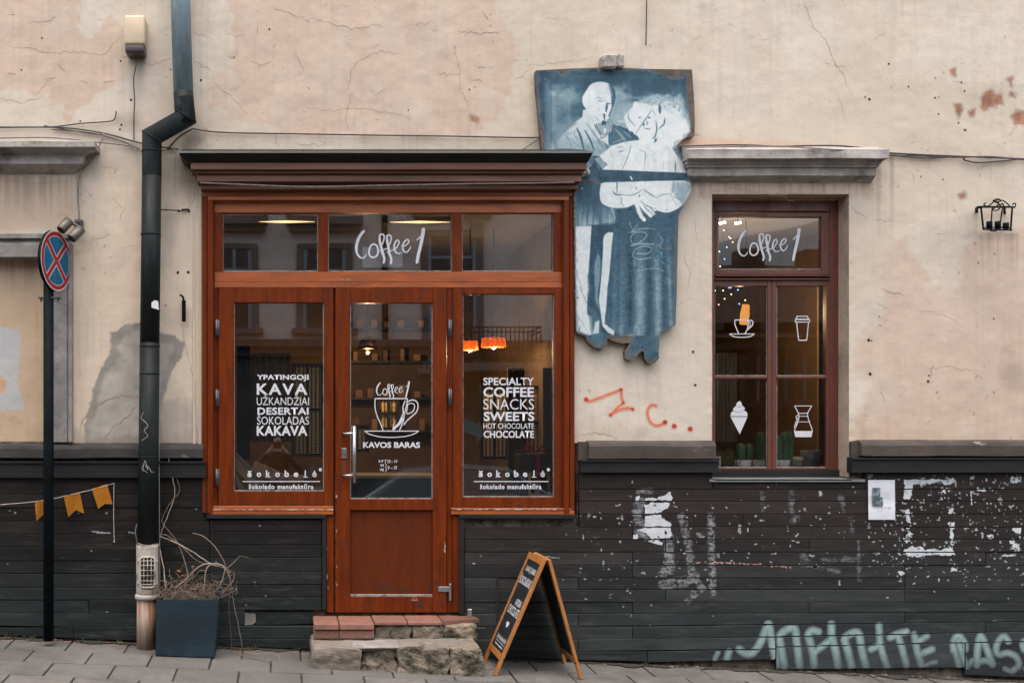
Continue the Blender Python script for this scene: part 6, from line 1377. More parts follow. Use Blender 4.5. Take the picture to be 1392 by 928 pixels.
    # dark band
    band = Cc([(265, 315), (600, 325), (1195, 355), (1205, 425), (700, 440), (290, 452), (20, 410), (130, 330), (220, 240)])
    t = put(t, .14, sm(polysd(gx, gy, band), 1.2)); t = t + sm(polysd(gx, gy, band), 1.2) * (n2 - .5) * .14; t = put(t, .04, sm(-segd(gx, gy, Cc([(225, 240), (290, 445)]), 1.1), 1)); t = put(t, .35, sm(polysd(gx, gy, Cc([(40, 400), (200, 330), (240, 420), (60, 440)])), 4) * .35)
    t = put(t, .95, sm(-segd(gx, gy, Cc([(598, 392), (612, 418)]), 1.8), 1))
    # lower left: man's jacket hem and legs
    t = put(t, .16 + (nv - .5) * .1, sm(polysd(gx, gy, [(780, 250), (818, 248), (836, 300), (836, 306), (783, 311)]), 1)); low = sm(polysd(gx, gy, [(780, 262), (836, 262), (836, 304), (783, 310)]), 2)
    t = t + low * np.clip((gy - 275) / 30, 0, 1) * (.38 + (nv - .5) * .5); t = put(t, .08, sm(-segd(gx, gy, curve(Cc([(240, 520), (160, 580), (110, 650), (100, 700)])), 1), 1.2) * .7)
    t = put(t, .1, sm(-segd(gx, gy, [(783, 309), (803, 307), (834, 303)], .8), 1)); t = put(t, .95, sm(-np.hypot(gx - 791, gy - 256.5) + 1.7, .8))
    # trousers and skirt
    G2 = lambda pts: A(pts, 8.4375, 775, 290); H2 = lambda pts: A(pts, 8.4375, 775, 390)
    t = put(t, .11 + (n3 - .5) * .07, sm(gy - 306, 2) * sm(gx - 801, 1) * sm(850 - gx, 3))
    t = put(t, .86, sm(polysd(gx, gy, G2([(60, 150), (245, 145), (225, 500), (200, 700), (195, 1160), (245, 1180), (265, 1390), (200, 1395), (75, 1345)])), 1.3))
    t = put(t, .84, sm(polysd(gx, gy, G2([(400, 240), (440, 215), (497, 220), (480, 500), (430, 850), (415, 1100), (400, 1200), (440, 1300), (510, 1330), (500, 1400), (440, 1370), (370, 1290), (330, 1000), (360, 700), (378, 420), (378, 290)])), 1.3))
    t = put(t, .45, sm(polysd(gx, gy, G2([(322, 440), (350, 540), (350, 700), (320, 900), (330, 1110), (290, 1010), (275, 700), (280, 570)])), 1.6)); t = put(t, .35, sm(polysd(gx, gy, H2([(200, 230), (280, 250), (340, 360), (350, 500), (400, 560), (330, 700), (250, 620), (230, 440)])), 3) * .7)
    t = put(t, .8, sm(polysd(gx, gy, H2([(290, 400), (335, 380), (330, 530), (260, 540)])), 1.5)); t = put(t, .8, sm(polysd(gx, gy, H2([(420, 460), (490, 450), (515, 500), (500, 545)])), 1.5))
    for pts, w_, v in ((H2([(110, 0), (180, 160), (240, 280)]), .8, .35), (G2([(80, 700), (140, 900)]), .8, .4), (H2([(85, 340), (160, 440), (200, 520)]), .7, .5), (H2([(75, 120), (100, 125)]), 2, .15), (H2([(100, 500), (120, 450)]), 2, .2), (G2([(105, 475), (112, 478)]), 1.2, .2), (H2([(200, 240), (210, 300), (245, 320)]), 2, .12)):
        t = put(t, v, sm(-sg(gx, gy, pts, w_), 1.1) * .8)
    sk = [(837, 296), (850, 284), (870, 292), (925, 280), (921, 445), (896, 453), (893, 490), (878, 490), (873, 475), (855, 490), (850, 486), (866, 452), (845, 457), (838, 452), (822, 440), (826, 400), (832, 330)]
    msk = sm(polysd(gx, gy, sk), 1.2); fold = .17 + .0 * gx
    for xc, wd, am in ((837, 3, .14), (846, 6, .16), (870, 8, .36), (893, 6.5, .34), (909, 3.5, .28)):
        fold = fold + am * np.exp(-((gx - xc - (gy - 350) * .01 * (xc - 870) / 10) / wd) ** 2) * np.clip((gy - 300) / 90, 0, 1)
    for xc, wd, am in ((857, 3.5, .12), (882, 4, .1), (902, 2.5, .1), (841, 1.2, .1)):
        fold = fold - am * np.exp(-((gx - xc) / wd) ** 2) * np.clip((gy - 310) / 40, 0, 1)
    fold = fold + (n3 - .5) * .11 + (n2 - .5) * .06; fold = fold + np.clip((gy - 430) / 25, 0, 1) * .1 * (gx < 870)
    fold = np.where((gy > 456) & (gx > 850), .2 + (n3 - .5) * .12 + (n2 - .5) * .15, fold); t = put(t, fold, msk)
    for pts, w_, v in ((A([(330, 760), (380, 820), (400, 900)]), 1.0, .5), (A([(560, 640), (640, 740), (700, 830)]), 1.3, .55), (A([(660, 660), (700, 740)]), 1.2, .35), (A([(850, 690), (930, 780), (980, 850)]), 3, .62), (A([(950, 720), (1030, 790)]), 2.6, .5), (B([(20, 850), (90, 820), (150, 800)]), 1.6, .6), (Cc([(560, 90), (520, 200), (470, 300)]), 3.5, .82), (Cc([(860, 120), (850, 220), (870, 330)]), 4, .84), (Cc([(980, 60), (1010, 180), (1000, 330)]), 3.5, .82), (Cc([(640, 130), (660, 230)]), 3, .84),
                      (Cc([(380, 120), (420, 200), (400, 300)]), 4, .8), (Cc([(1090, 160), (1140, 260), (1160, 340)]), 5, .7)):
        t = put(t, v, sm(-sg(gx, gy, curve(pts), w_), 2.2) * .75)
    # arms and hands in front
    t = put(t, .90, sm(polysd(gx, gy, curve(Cc([(285, 460), (330, 448), (460, 445), (1030, 430), (1195, 440), (1238, 490), (1225, 560), (1140, 690), (1030, 755), (960, 765), (880, 745), (700, 660), (560, 715), (430, 722), (330, 690), (285, 650), (272, 560), (285, 460)]), 3)), 1.3))
    t = put(t, .58, sm(polysd(gx, gy, Cc([(1040, 440), (1190, 445), (1232, 500), (1140, 680), (1050, 570), (1020, 550)])), 3) * .7)
    for f_ in (([(600, 610), (660, 680), (700, 790), (740, 840)], 5.2), ([(680, 650), (740, 730), (810, 800)], 4.6), ([(700, 620), (780, 720), (840, 778)], 4.4), ([(720, 600), (800, 680), (855, 735)], 4.2), ([(560, 600), (640, 620), (700, 650)], 10)):
        t = put(t, .92, sm(-segd(gx, gy, curve(Cc(f_[0])), f_[1]), 1.1))
    for pts, w_, v in (([(455, 455), (455, 560)], 2, .15), ([(410, 540), (440, 575), (520, 580)], 1.4, .25), ([(520, 580), (620, 580), (720, 530)], .9, .25), ([(730, 520), (800, 570), (865, 610)], 1.1, .2), ([(870, 610), (930, 580), (1020, 565)], .8, .35), ([(1020, 570), (1080, 690)], .9, .35), ([(1060, 600), (1125, 635)], 1.3, .2), ([(500, 600), (500, 660), (530, 700)], .8, .35),
                      ([(700, 720), (750, 800)], 1, .2), ([(700, 640), (760, 690), (865, 730)], .9, .25), ([(730, 690), (780, 740), (850, 785)], .9, .3), ([(690, 590), (690, 600)], 2.4, .2), ([(655, 505), (655, 520)], 2.6, .45), ([(755, 440), (755, 470)], .7, .4), ([(1050, 440), (1040, 540)], 1, .3), ([(300, 690), (430, 722), (560, 712)], .9, .3), ([(980, 738), (980, 740)], 2, .4), ([(740, 545), (760, 585)], .8, .5)):
        t = put(t, v, sm(-sg(gx, gy, curve(Cc(pts)) if len(pts) > 2 else Cc(pts), w_), 1.1) * .8)
    # chalk scrawl on the skirt
    for pts, w_ in (([(680, 105), (725, 210)], 1.1), ([(775, 120), (725, 200)], 1.4), ([(680, 225), (780, 185), (880, 172), (980, 182)], 1.3), ([(700, 215), (860, 220), (870, 270), (800, 330), (720, 350), (695, 280), (740, 225), (800, 215)], 1.4), ([(700, 372), (800, 350), (955, 355)], 2.2),
                    ([(760, 460), (880, 460), (935, 420), (900, 382), (800, 385), (730, 440), (730, 500), (800, 528), (920, 508)], 1.5), ([(730, 540), (745, 600)], 1.2), ([(770, 655), (900, 635), (1010, 635), (1075, 665)], 1.2), ([(1010, 245), (1065, 310), (1025, 365), (1050, 400)], 1), ([(1045, 440), (1050, 480), (1065, 510)], 1), ([(1060, 560), (1075, 575)], 1.6)):
        t = put(t, .68, sm(-segd(gx, gy, curve(G2(pts)) if len(pts) > 2 else G2(pts), w_), 1.2) * .75)
    t = put(t, .95, sm(-np.hypot(gx - 911.5, gy - 338.5) + 1.3, .8)); t = put(t, .95, sm(-np.hypot(gx - 742, gy - 108.5) + 1.4, .8))
    nb = fbm(gx, gy, 12, 3, 131); t = t + (n3 - .5) * .10 + (nv - .5) * .05 + (nb - .5) * .10 * (t > .5) + (n2 - .5) * .08; t = np.where(t > .72, t + .06, t)
    t = np.clip(t, 0, 1)[..., None]
    c = np.where(t < .33, D_ + (Mi - D_) * (t / .33), np.where(t < .66, Mi + (Lt - Mi) * ((t - .33) / .33), Lt + (W_ - Lt) * ((t - .66) / .34)))
    c = c + (np.array([.3, .15, .09]) - c) * (sm(-segd(gx, gy, [(899, 338), (911, 338.5)], .8), 1) * .6)[..., None]
    # worn print edge
    wear = sm(2 - polysd(gx, gy, PR) + (n2 - .55) * 8, 2) * .45; c = c * (1 - wear[..., None]) + np.array([.13, .13, .12]) * wear[..., None]
    inside = polysd(gx, gy, PR) + 2.0 + (n2 - .5) * 2.2 + (n3 - .5) * 1.2
    return inside > 0, np.clip(c, 0, 1)
gx_, gy_ = grid(726, 90, 946, 496, .75); a_, c_ = mural(gx_, gy_)
wv = dm_ + .0015 + .0018 * (fbm(gx_, gy_, 45, 3, 110) - .5)
cells('print', a_, 726, 90, .75, wv, c_, ar, M['print'])
for x, y in ((742, 108.5), (791, 256.5), (911.5, 338.5), (931, 104)):
    bm = bmesh.new(); tube(bm, [PT(x, y, dm_), PT(x, y, dm_ + .006)], .006, 8); obj('screw', bm, M['steel'], ar)
bk = thing('stone_bracket', 'two rough grey blocks stuck to the wall above the cutout board', 'bracket', PT(834, 82, 0))
obj('block', rough_block(X(819, .1), X(839, .1), -.1, 0, Z(92, .1), Z(73, .1), .004, 4, 3), M['stone_grey'], bk); obj('block', rough_block(X(840, .1), X(850, .1), -.085, 0, Z(91, .1), Z(72, .1), .004, 4, 5), M['stone_grey'], bk)
# broken render with grey rags where the cornice meets the board
o = obj('broken_render', rough_block(X(790, .1), X(803, .1), -.09, -.0, Z(238, .1), Z(228, .1), .012, 5, 44), M['stone_grey'], cafe)

# ------------------------------------------------------------ INTERIOR
M['iw'] = mk('ochre_interior_wall', (.2, .125, .06), .9, .2, 3, .1, 30); M['ifloor'] = mk('dark_floor', (.06, .05, .04), .5, .2, 6, .1, 40); M['iceil'] = mk('ceiling_paint', (.3, .26, .2), .9, .1, 3, .1, 30)
zf = Z(833) ; zc = Z(262); XI0, XI1, YB = X(225), X(1260), 4.2
bm = bmesh.new()
quad(bm, (XI0, .3, zf), (XI1, .3, zf), (XI1, YB, zf), (XI0, YB, zf)); obj('interior_floor', bm, M['ifloor'], cafe)
bm = bmesh.new(); quad(bm, (XI0, .02, zc), (XI1, .02, zc), (XI1, YB, zc), (XI0, YB, zc)); obj('interior_ceiling', bm, M['iceil'], cafe)
bm = bmesh.new(); quad(bm, (XI0, YB, zf), (XI1, YB, zf), (XI1, YB, zc), (XI0, YB, zc)); quad(bm, (XI0, .02, zf), (XI0, YB, zf), (XI0, YB, zc), (XI0, .02, zc)); quad(bm, (XI1, .02, zf), (XI1, YB, zf), (XI1, YB, zc), (XI1, .02, zc))
box(bm, X(800), X(940), .31, YB, zf, zc)      # partition between the two windows
box(bm, X(285), X(443), .06, .30, zf, Z(703)); box(bm, X(625), X(784), .06, .30, zf, Z(703))
obj('interior_wall', bm, M['iw'], cafe)
bm = bmesh.new(); 
for a, b in ((284, 456), (608, 780)): box(bm, X(a), X(b), .07, .75, Z(690), Z(684), .004)
obj('display_shelf', bm, M['iceil'], cafe)
bm = bmesh.new(); box(bm, X(940.5), X(1230), .22, .62, Z(655), Z(645, -.2), .004); obj('window_board', bm, M['iceil'], cafe)
bm = bmesh.new(); box(bm, X(940.5), X(1230), .4, .5, Z(600), Z(595)) if False else None
# counter, wall panels, mesh screens
M['mesh'] = mk('gold_mesh', (.45, .28, .07), .4, .1, 10, 0, metal=.0)
t = M['mesh'].node_tree; nn = t.nodes; tc = nn.new('ShaderNodeTexCoord'); mp = nn.new('ShaderNodeMapping'); mp.inputs['Scale'].default_value = (1, 1, 1.8); mp.inputs['Rotation'].default_value = (0, math.radians(45), 0)
ck = nn.new('ShaderNodeTexChecker'); ck.inputs['Scale'].default_value = 42; t.links.new(tc.outputs['Object'], mp.inputs[0]); t.links.new(mp.outputs[0], ck.inputs[0])
ck.inputs[1].default_value = (.9, .66, .26, 1); ck.inputs[2].default_value = (.05, .03, .01, 1)
t.links.new(ck.outputs[0], nn['Principled BSDF'].inputs['Base Color'])
M['black_frame'] = mk('black_steel_frame', (.012, .011, .01), .5, .2, 10, 0)
def screen(x0, x1, y0, y1, yd, label, n=2, rows=1):
    d = -yd; r = thing('mesh_screen', label, 'screen', tuple(P((x0 + x1) / 2, y1, d)))
    bm = bmesh.new(); wpx = (x1 - x0) / n
    for k in range(n + 1): box(bm, X(x0 + k * wpx - 2, d), X(x0 + k * wpx + 2, d), yd - .01, yd + .02, Z(y1 + 3, d), Z(y0 - 3, d))
    for k in range(rows + 1):
        yy = y0 + (y1 - y0) * k / rows
        for q_ in range(n): box(bm, X(x0 + q_ * wpx + 2.1, d), X(x0 + (q_ + 1) * wpx - 2.1, d), yd - .009, yd + .019, Z(yy + 2, d), Z(yy - 2, d))
    obj('frame', bm, M['black_frame'], r); bm = bmesh.new(); box(bm, X(x0, d), X(x1, d), yd + .003, yd + .008, Z(y1, d), Z(y0, d)); obj('mesh_panel', bm, M['mesh'], r)
screen(398, 438, 496, 618, 1.6, 'gold wire mesh screen in a black frame behind the left shop window', 2, 2)
screen(655, 689, 526, 622, 1.5, 'gold wire mesh screen behind the arrow in the right shop window', 2, 1); screen(713, 738, 526, 622, 1.5, 'narrow gold wire mesh screen at the right side of the right shop window', 1, 2)
screen(515, 541, 541, 582, 2.6, 'gold wire mesh screen deep inside seen through the door glass', 2, 2); screen(484, 500, 580, 612, 1.9, 'small gold mesh panel low behind the door handle', 1, 1)
ct = thing('counter', 'dark cafe counter seen through the door with a pale worktop', 'counter', tuple(P(530, 680, -2)))
bm = bmesh.new(); box(bm, X(470, -2), X(600, -2), 2.0, 2.6, zf, Z(650, -2)); obj('body', bm, M['black_frame'], ct); bm = bmesh.new(); box(bm, X(466, -2), X(602, -2), 1.97, 2.62, Z(650, -2) + .002, Z(646, -2)); obj('worktop', bm, M['iceil'], ct)
sh = thing('wall_shelf', 'dark wall shelves with small boxes behind the counter', 'shelf', tuple(P(510, 560, -4)))
for yy in (445, 490, 540, 585):
    bm = bmesh.new(); box(bm, X(475, -3.9), X(590, -3.9), 3.9, 4.18, Z(yy + 3, -3.9), Z(yy, -3.9)); obj('shelf_board', bm, M['black_frame'], sh)
M['boxes'] = mk('warm_card', (.5, .3, .14), .7, .2, 10, 0, rnd=.5)
ORD = ['leftmost', 'second', 'third', 'fourth', 'fifth']
for row_, yy in enumerate((445, 490, 540, 585)):
    for k in range(5):
        x = 481 + k * 21 + random.uniform(-4, 6); bm = bmesh.new(); hh = random.uniform(8, 18); box(bm, X(x, -3.9), X(x + random.uniform(5, 10), -3.9), 3.95, 4.1, Z(yy, -3.9) + .001, Z(yy - hh, -3.9))
        o = obj('card_box', bm, M['boxes'], None, loc=tuple(P(x, yy, -3.95))); tag(o, '%s small warm coloured box on the %s wall shelf behind the counter' % (ORD[k], ['top', 'second highest', 'third highest', 'lowest'][row_]), 'box', 'small boxes on the wall shelves')
# curtains / drapes
M['drape'] = mk('ochre_drape', (.16, .1, .045), .9, .3, 3, .3, 20, stretch=(12, 12, .5))
def drape(x0, x1, y0, y1, yd, mat, label):
    bm = bmesh.new(); n_ = 40; d = -yd; g = []
    for j in (0, 1): g.append([bm.verts.new((X(x0 + (x1 - x0) * i / n_, d), yd + .03 * math.sin(i * 1.4) + .015 * math.sin(i * 3.1), Z((y0, y1)[j], d))) for i in range(n_ + 1)])
    for i in range(n_): bm.faces.new((g[0][i], g[0][i + 1], g[1][i + 1], g[1][i]))
    o = obj('curtain', bm, mat, None, True, loc=tuple(P((x0 + x1) / 2, y1, d))); tag(o, label, 'curtain'); return o
drape(322, 395, 480, 600, 1.3, M['drape'], 'ochre curtain hanging behind the lettering of the left shop window'); drape(690, 712, 500, 660, 1.2, M['drape'], 'narrow ochre curtain in the middle of the right shop window')
drape(738, 752, 500, 640, .6, M['iceil'], 'pale curtain edge at the right end of the right shop window')
M['navy'] = mk('navy_cloth', (.012, .02, .03), .9, .2, 5, .2, 30); drape(322, 340, 470, 625, 1.0, M['navy'], 'dark navy curtain at the left edge of the left shop window')
M['tanwall'] = mk('tan_plaster', (.28, .2, .12), .9, .15, 5, .2, 30); drape(972, 1000, 480, 600, .9, M['tanwall'], 'tan curtain at the left edge of the right window'); drape(1113, 1126, 390, 630, .5, M['tanwall'], 'sheer beige curtain at the right edge of the right window')
# books and boxes in the left window
zs = Z(684)
M['kraft'] = mk('kraft_card', (.62, .42, .27), .8, .15, 10, .1, 40)
def item(name, cat, label, fn, mat, loc, smooth=False):
    bm = bmesh.new(); fn(bm); o = obj(name, bm, mat, None, smooth, loc=loc); return tag(o, label, cat)
def tbox(bm, c, s, ry=0, rz=0):
    r = bmesh.ops.create_cube(bm, size=1, matrix=Matrix.Translation(c) @ Matrix.Rotation(rz, 4, 'Z') @ Matrix.Rotation(ry, 4, 'Y') @ Matrix.Diagonal((*s, 1)))
    bmesh.ops.bevel(bm, geom=list({e for v in r['verts'] for e in v.link_edges}), offset=.002, segments=1, affect='EDGES')
PI_ = lambda x, y, yd: P(x, y, -yd)
item('leaning_book', 'book', 'brown book leaning steeply at the far left of the left window display', lambda b: tbox(b, PI_(330, 640, .25), (.05, .16, .32), -.75), M['kraft'], tuple(PI_(330, 660, .25)))
item('leaning_book', 'book', 'pale edged book leaning beside the brown one in the left window', lambda b: tbox(b, PI_(341, 640, .32), (.04, .16, .34), -.8), M['iceil'], tuple(PI_(341, 660, .32)))
item('leaning_book', 'book', 'thin book lying low at the left corner of the left window display', lambda b: tbox(b, PI_(324, 655, .2), (.04, .16, .22), -.5), M['kraft'], tuple(PI_(324, 664, .2)))
def gb(b): tbox(b, PI_(366, 643, .3), (.25, .14, .075), .42)
o = item('open_box', 'box', 'tilted kraft chocolate box in the left window display', gb, M['kraft'], tuple(PI_(366, 655, .3)))
item('flat_box', 'box', 'flat brown box at the bottom right of the left window display', lambda b: tbox(b, PI_(402, 650, .35), (.17, .15, .045)), M['kraft'], tuple(PI_(402, 656, .35)))
item('paper_cup', 'cup', 'small white paper cup in the left window display', lambda b: lathe(b, X(382, -.2), .2, [(.017, Z(658, -.2)), (.022, Z(646, -.2))], 20), M['white'], tuple(PI_(382, 658, .2)), True)
item('jar', 'jar', 'tilted glass jar with pale lid at the right of the left window display', lambda b: tube(b, [PI_(414, 664, .2), PI_(424, 640, .2), PI_(427, 633, .2)], [.028, .028, .022], 16), M['iceil'], tuple(PI_(414, 664, .2)), True)
item('tablecloth', 'cloth', 'grey cloth covering the shelf in the left shop window', lambda b: tbox(b, PI_(379, 668, .38), (.62, .5, .05)), mk('grey_cloth', (.24, .27, .28), .9, .2, 6, .2, 30), tuple(PI_(379, 668, .38)))
# gift box and lantern in the right window
M['gift'] = mk('dark_gift_card', (.045, .035, .03), .6, .2, 10, 0); M['ribbon'] = mk('red_ribbon', (.4, .03, .04), .4, .15, 10, 0)
gf = thing('gift_box', 'dark gift box with a red ribbon in the right shop window', 'gift box', tuple(PI_(722, 675, .45)))
bm = bmesh.new(); tbox(bm, PI_(724, 645, .45), (.22, .2, .30)); obj('box', bm, M['gift'], gf)
bm = bmesh.new(); tbox(bm, PI_(727, 645, .45), (.03, .206, .306)); tbox(bm, PI_(724, 612.5, .45), (.226, .03, .01)); tube(bm, smooth_path([PI_(727, 612, .42), PI_(718, 605, .42), PI_(714, 611, .42), PI_(727, 613, .42), PI_(738, 606, .42), PI_(740, 614, .42), PI_(738, 632, .34)], 4), .008, 6); obj('ribbon', bm, M['ribbon'], gf)
ltn = thing('candle_lantern', 'small wooden framed candle lantern in the right corner of the right shop window', 'lantern', tuple(PI_(733, 672, .2)))
for (a, b, c, d) in ((718.5, 721, 645, 672), (744, 747, 645, 672), (718.5, 747, 642, 645), (718.5, 747, 671, 674)):
    bm = bmesh.new(); box(bm, X(a, -.2), X(b, -.2), .19, .22, Z(d, -.2), Z(c, -.2)); obj('frame_bar', bm, M['boxes'], ltn)
bm = bmesh.new(); tube(bm, [PI_(731, 671, .24), PI_(731, 656, .24)], .022, 16); obj('candle', bm, M['white'], ltn)
item('red_box', 'box', 'low box wrapped in red and white paper in the right shop window', lambda b: tbox(b, PI_(683, 664, .25), (.2, .14, .06)), M['gift'], tuple(PI_(683, 670, .25))); item('red_bow', 'ribbon', 'crumpled red ribbon lying on the low box in the right shop window', lambda b: tube(b, smooth_path([PI_(668, 660, .2), PI_(680, 655, .2), PI_(690, 661, .2), PI_(700, 655, .2), PI_(684, 662, .19), (PI_(674, 668, .19))], 4), .008, 6), M['ribbon'], tuple(PI_(684, 660, .2)))
item('red_tinsel', 'tinsel', 'red tinsel strip lying along the bottom of the right shop window', lambda b: tube(b, smooth_path([PI_(631, 672, .15), PI_(645, 669, .15), PI_(660, 673, .15), PI_(680, 671, .15)], 5), .009, 6), M['ribbon'], tuple(PI_(650, 672, .15)))
# arrow sign
bm = bmesh.new(); prism(bm, [(X(x, -.12), Z(y, -.12)) for x, y in ((629, 568), (651, 577), (651, 570), (658, 590), (648, 603), (648, 593), (629, 586))], .12, .124)
o = obj('arrow_sign', bm, mk('grey_green_card', (.22, .25, .23), .7, .1, 8, 0), None, loc=tuple(PI_(642, 585, .12))); tag(o, 'pale grey green arrow shaped sign hanging inside the right shop window', 'sign')
# notices behind the transom
bm = bmesh.new(); box(bm, X(493, -.1), X(547, -.1), .1, .103, Z(363, -.1), Z(336, -.1)); o = obj('paper_card', bm, M['paper'], None, loc=tuple(PI_(520, 350, .1))); tag(o, 'blank white card behind the lettering of the middle transom pane', 'card')
# pots on the right window board
zb2 = Z(637, -.28)
M['pot'] = mk('white_pot', (.85, .82, .76), .4, .05, 10, 0); M['cactus'] = mk('cactus_green', (.1, .17, .08), .7, .3, 14, .3, 60); M['grass'] = mk('dry_plant', (.16, .14, .05), .8, .3, 10, 0)
def pot(x, w_, y0, y1, label, cat='potted plant', name='potted_cactus'):
    r = thing(name, label, cat, tuple(P(x, y1, -.28))); k = .5 * w_ * (DIST + .28) / F
    bm = bmesh.new(); lathe(bm, X(x, -.28), .28 + k, [(k * .85, Z(y1, -.28)), (k * .95, Z(y1 - 2, -.28)), (k, Z(y0, -.28)), (k * .9, Z(y0, -.28)), (k * .88, Z(y0 + 2, -.28))], 24); obj('pot', bm, M['pot'], r, True)
    return r
def cactus(r, x, y0, ys, w_, rib=14):
    k = .5 * w_ * (DIST + .3) / F; z0, z1 = Z(y0, -.3), Z(ys, -.3); bm = bmesh.new(); rings = []; N_ = 14
    for i in range(N_ + 1):
        t_ = i / N_; rr = k * (.82 + .3 * math.sin(t_ * 2.6)) * math.sqrt(max(.0, 1 - max(0, (t_ - .72) / .28) ** 2)) + .0005
        rings.append([bm.verts.new((X(x, -.3) + rr * (1 + (.09 if q_ % 2 else -.06)) * math.cos(6.28318 * q_ / 28), .33 + rr * (1 + (.09 if q_ % 2 else -.06)) * math.sin(6.28318 * q_ / 28), z0 + (z1 - z0) * t_)) for q_ in range(28)])
    for i in range(N_):
        for q_ in range(28): bm.faces.new((rings[i][q_], rings[i][(q_ + 1) % 28], rings[i + 1][(q_ + 1) % 28], rings[i + 1][q_]))
    obj('cactus_stem', bm, M['cactus'], r, True)
    bm = bmesh.new()
    for q_ in range(90):
        a = random.uniform(3.1, 6.3); t_ = random.uniform(.05, .98); c0 = Vector((X(x, -.3) + k * 1.0 * math.cos(a), .33 + k * math.sin(a), z0 + (z1 - z0) * t_)); tube(bm, [c0, c0 + Vector((math.cos(a) * .01, math.sin(a) * .01, random.uniform(-.004, .008)))], [.0007, .0003], 3, False)
    o = obj('spines', bm, M['grass'], r); o['kind'] = 'stuff'
r = pot(1014.5, 23, 625, 636, 'white pot with two ribbed cacti in the left pane of the right window'); cactus(r, 1009.5, 626, 602, 11); cactus(r, 1020.5, 626, 602, 10)
r = pot(1037, 19, 625, 636, 'white pot with a tall dark cactus beside the central post of the right window'); cactus(r, 1036, 626, 586, 11)
r = pot(1067.5, 21, 625, 636, 'white pot with tall columnar cacti in the right pane of the right window'); cactus(r, 1061, 626, 592, 10); cactus(r, 1069, 626, 586, 11); cactus(r, 1076, 626, 584, 9)
gw = thing('yellow_plant', 'small yellowish plant at the left corner of the right window', 'potted plant', tuple(P(985, 636, -.28)))
bm = bmesh.new()
for k in range(60):
    b0 = PI_(random.uniform(978, 1002), 634, .28 + random.uniform(0, .1)); tip = b0 + Vector((random.uniform(-.08, .08), random.uniform(-.03, .03), random.uniform(.05, .14))); tube(bm, smooth_path([b0, (b0 + tip) / 2 + Vector((0, 0, .02)), tip], 3), .0022, 4)
o = obj('leaves', bm, M['grass'], gw); o['kind'] = 'stuff'
bm = bmesh.new(); lathe(bm, X(990, -.3), .36, [(.045, Z(637, -.3)), (.055, Z(631, -.3))], 20); obj('pot', bm, M['gift'], gw, True)
wc = thing('white_card', 'corner of a white framed card at the left edge of the right window', 'card', tuple(P(974, 634, -.22))); bm = bmesh.new(); box(bm, X(962, -.22), X(980, -.22), .22, .225, Z(634, -.22), Z(620, -.22)); obj('card', bm, M['white'], wc); bm = bmesh.new(); box(bm, X(964, -.22), X(977.5, -.22), .2185, .2195, Z(632, -.22), Z(622, -.22)); obj('card_face', bm, M['gift'], wc)
jr = thing('cream_tub', 'cream lidded tub standing between the cacti and the glass bucket', 'tub', tuple(P(1088, 636, -.28)))
bm = bmesh.new(); lathe(bm, X(1088, -.28), .36, [(.045, Z(637, -.28)), (.05, Z(628, -.28)), (.05, Z(627, -.28))], 24); obj('tub', bm, M['iceil'], jr, True); bm = bmesh.new(); lathe(bm, X(1088, -.28), .36, [(.054, Z(627, -.28) + .001), (.054, Z(621, -.28)), (.0, Z(620.5, -.28))], 24); obj('lid', bm, mk('cream_lid', (.6, .5, .3), .5, .05, 10, 0), jr, True)
item('glass_bucket', 'bucket', 'grey glass bucket at the right end of the right window board', lambda b: lathe(b, X(1108, -.4), .46, [(.06, Z(637, -.4)), (.075, Z(612, -.4)), (.07, Z(612, -.4)), (.055, Z(636, -.4))], 28), mk('smoky_glass', (.25, .31, .33), .25, .1, 6, 0), tuple(P(1108, 637, -.4)), True)
# lamps inside (lit in the photograph)
M['lamp_warm'] = emis('warm_lamp_glow', (1, .42, .1), .3); M['lamp_gold'] = emis('gold_tube_glow', (1, .62, .25), 1.2); M['bulb_white'] = emis('white_bulb', (1, .95, .85), 12); M['brass'] = mk('brass', (.5, .32, .12), .25, .1, 10, 0, metal=.9)
def point(parent, loc, e, col, r=.02):
    l = bpy.data.lights.new('lamp_light', 'POINT'); l.energy = e; l.color = col; l.shadow_soft_size = r; o = bpy.data.objects.new('lamp_light', l); link(o, parent); o.location = Vector(loc) - basis(parent); return o
for (xa_, xb_, yy, yd, lb) in ((352, 428, 301.5, .55, 'gold tube lamp near the ceiling behind the left transom pane'), (530, 612, 302, .55, 'gold tube lamp near the ceiling behind the middle transom pane')):
    a = PI_(xa_, yy, yd); b = PI_(xb_, yy, yd); r = thing('tube_lamp', lb, 'lamp', tuple((a + b) / 2)); bm = bmesh.new(); tube(bm, [a, a * .75 + b * .25, (a + b) / 2, a * .25 + b * .75, b], [.001, .005, .009, .005, .001], 14); obj('lit_tube', bm, M['lamp_gold'], r, True)
    bm = bmesh.new(); box(bm, a.x - .05, b.x + .05, yd + .03, yd + .09, a.z + .0, a.z + .05, .01); tube(bm, [(a.x, yd + .05, a.z + .03), (a.x, yd + .05, zc)], .006, 6); tube(bm, [(b.x, yd + .05, b.z + .03), (b.x, yd + .05, zc)], .006, 6); obj('brass_bar', bm, M['brass'], r)
M['lamp_deep'] = emis('deep_orange_glow', (.4, .13, .02), .15)
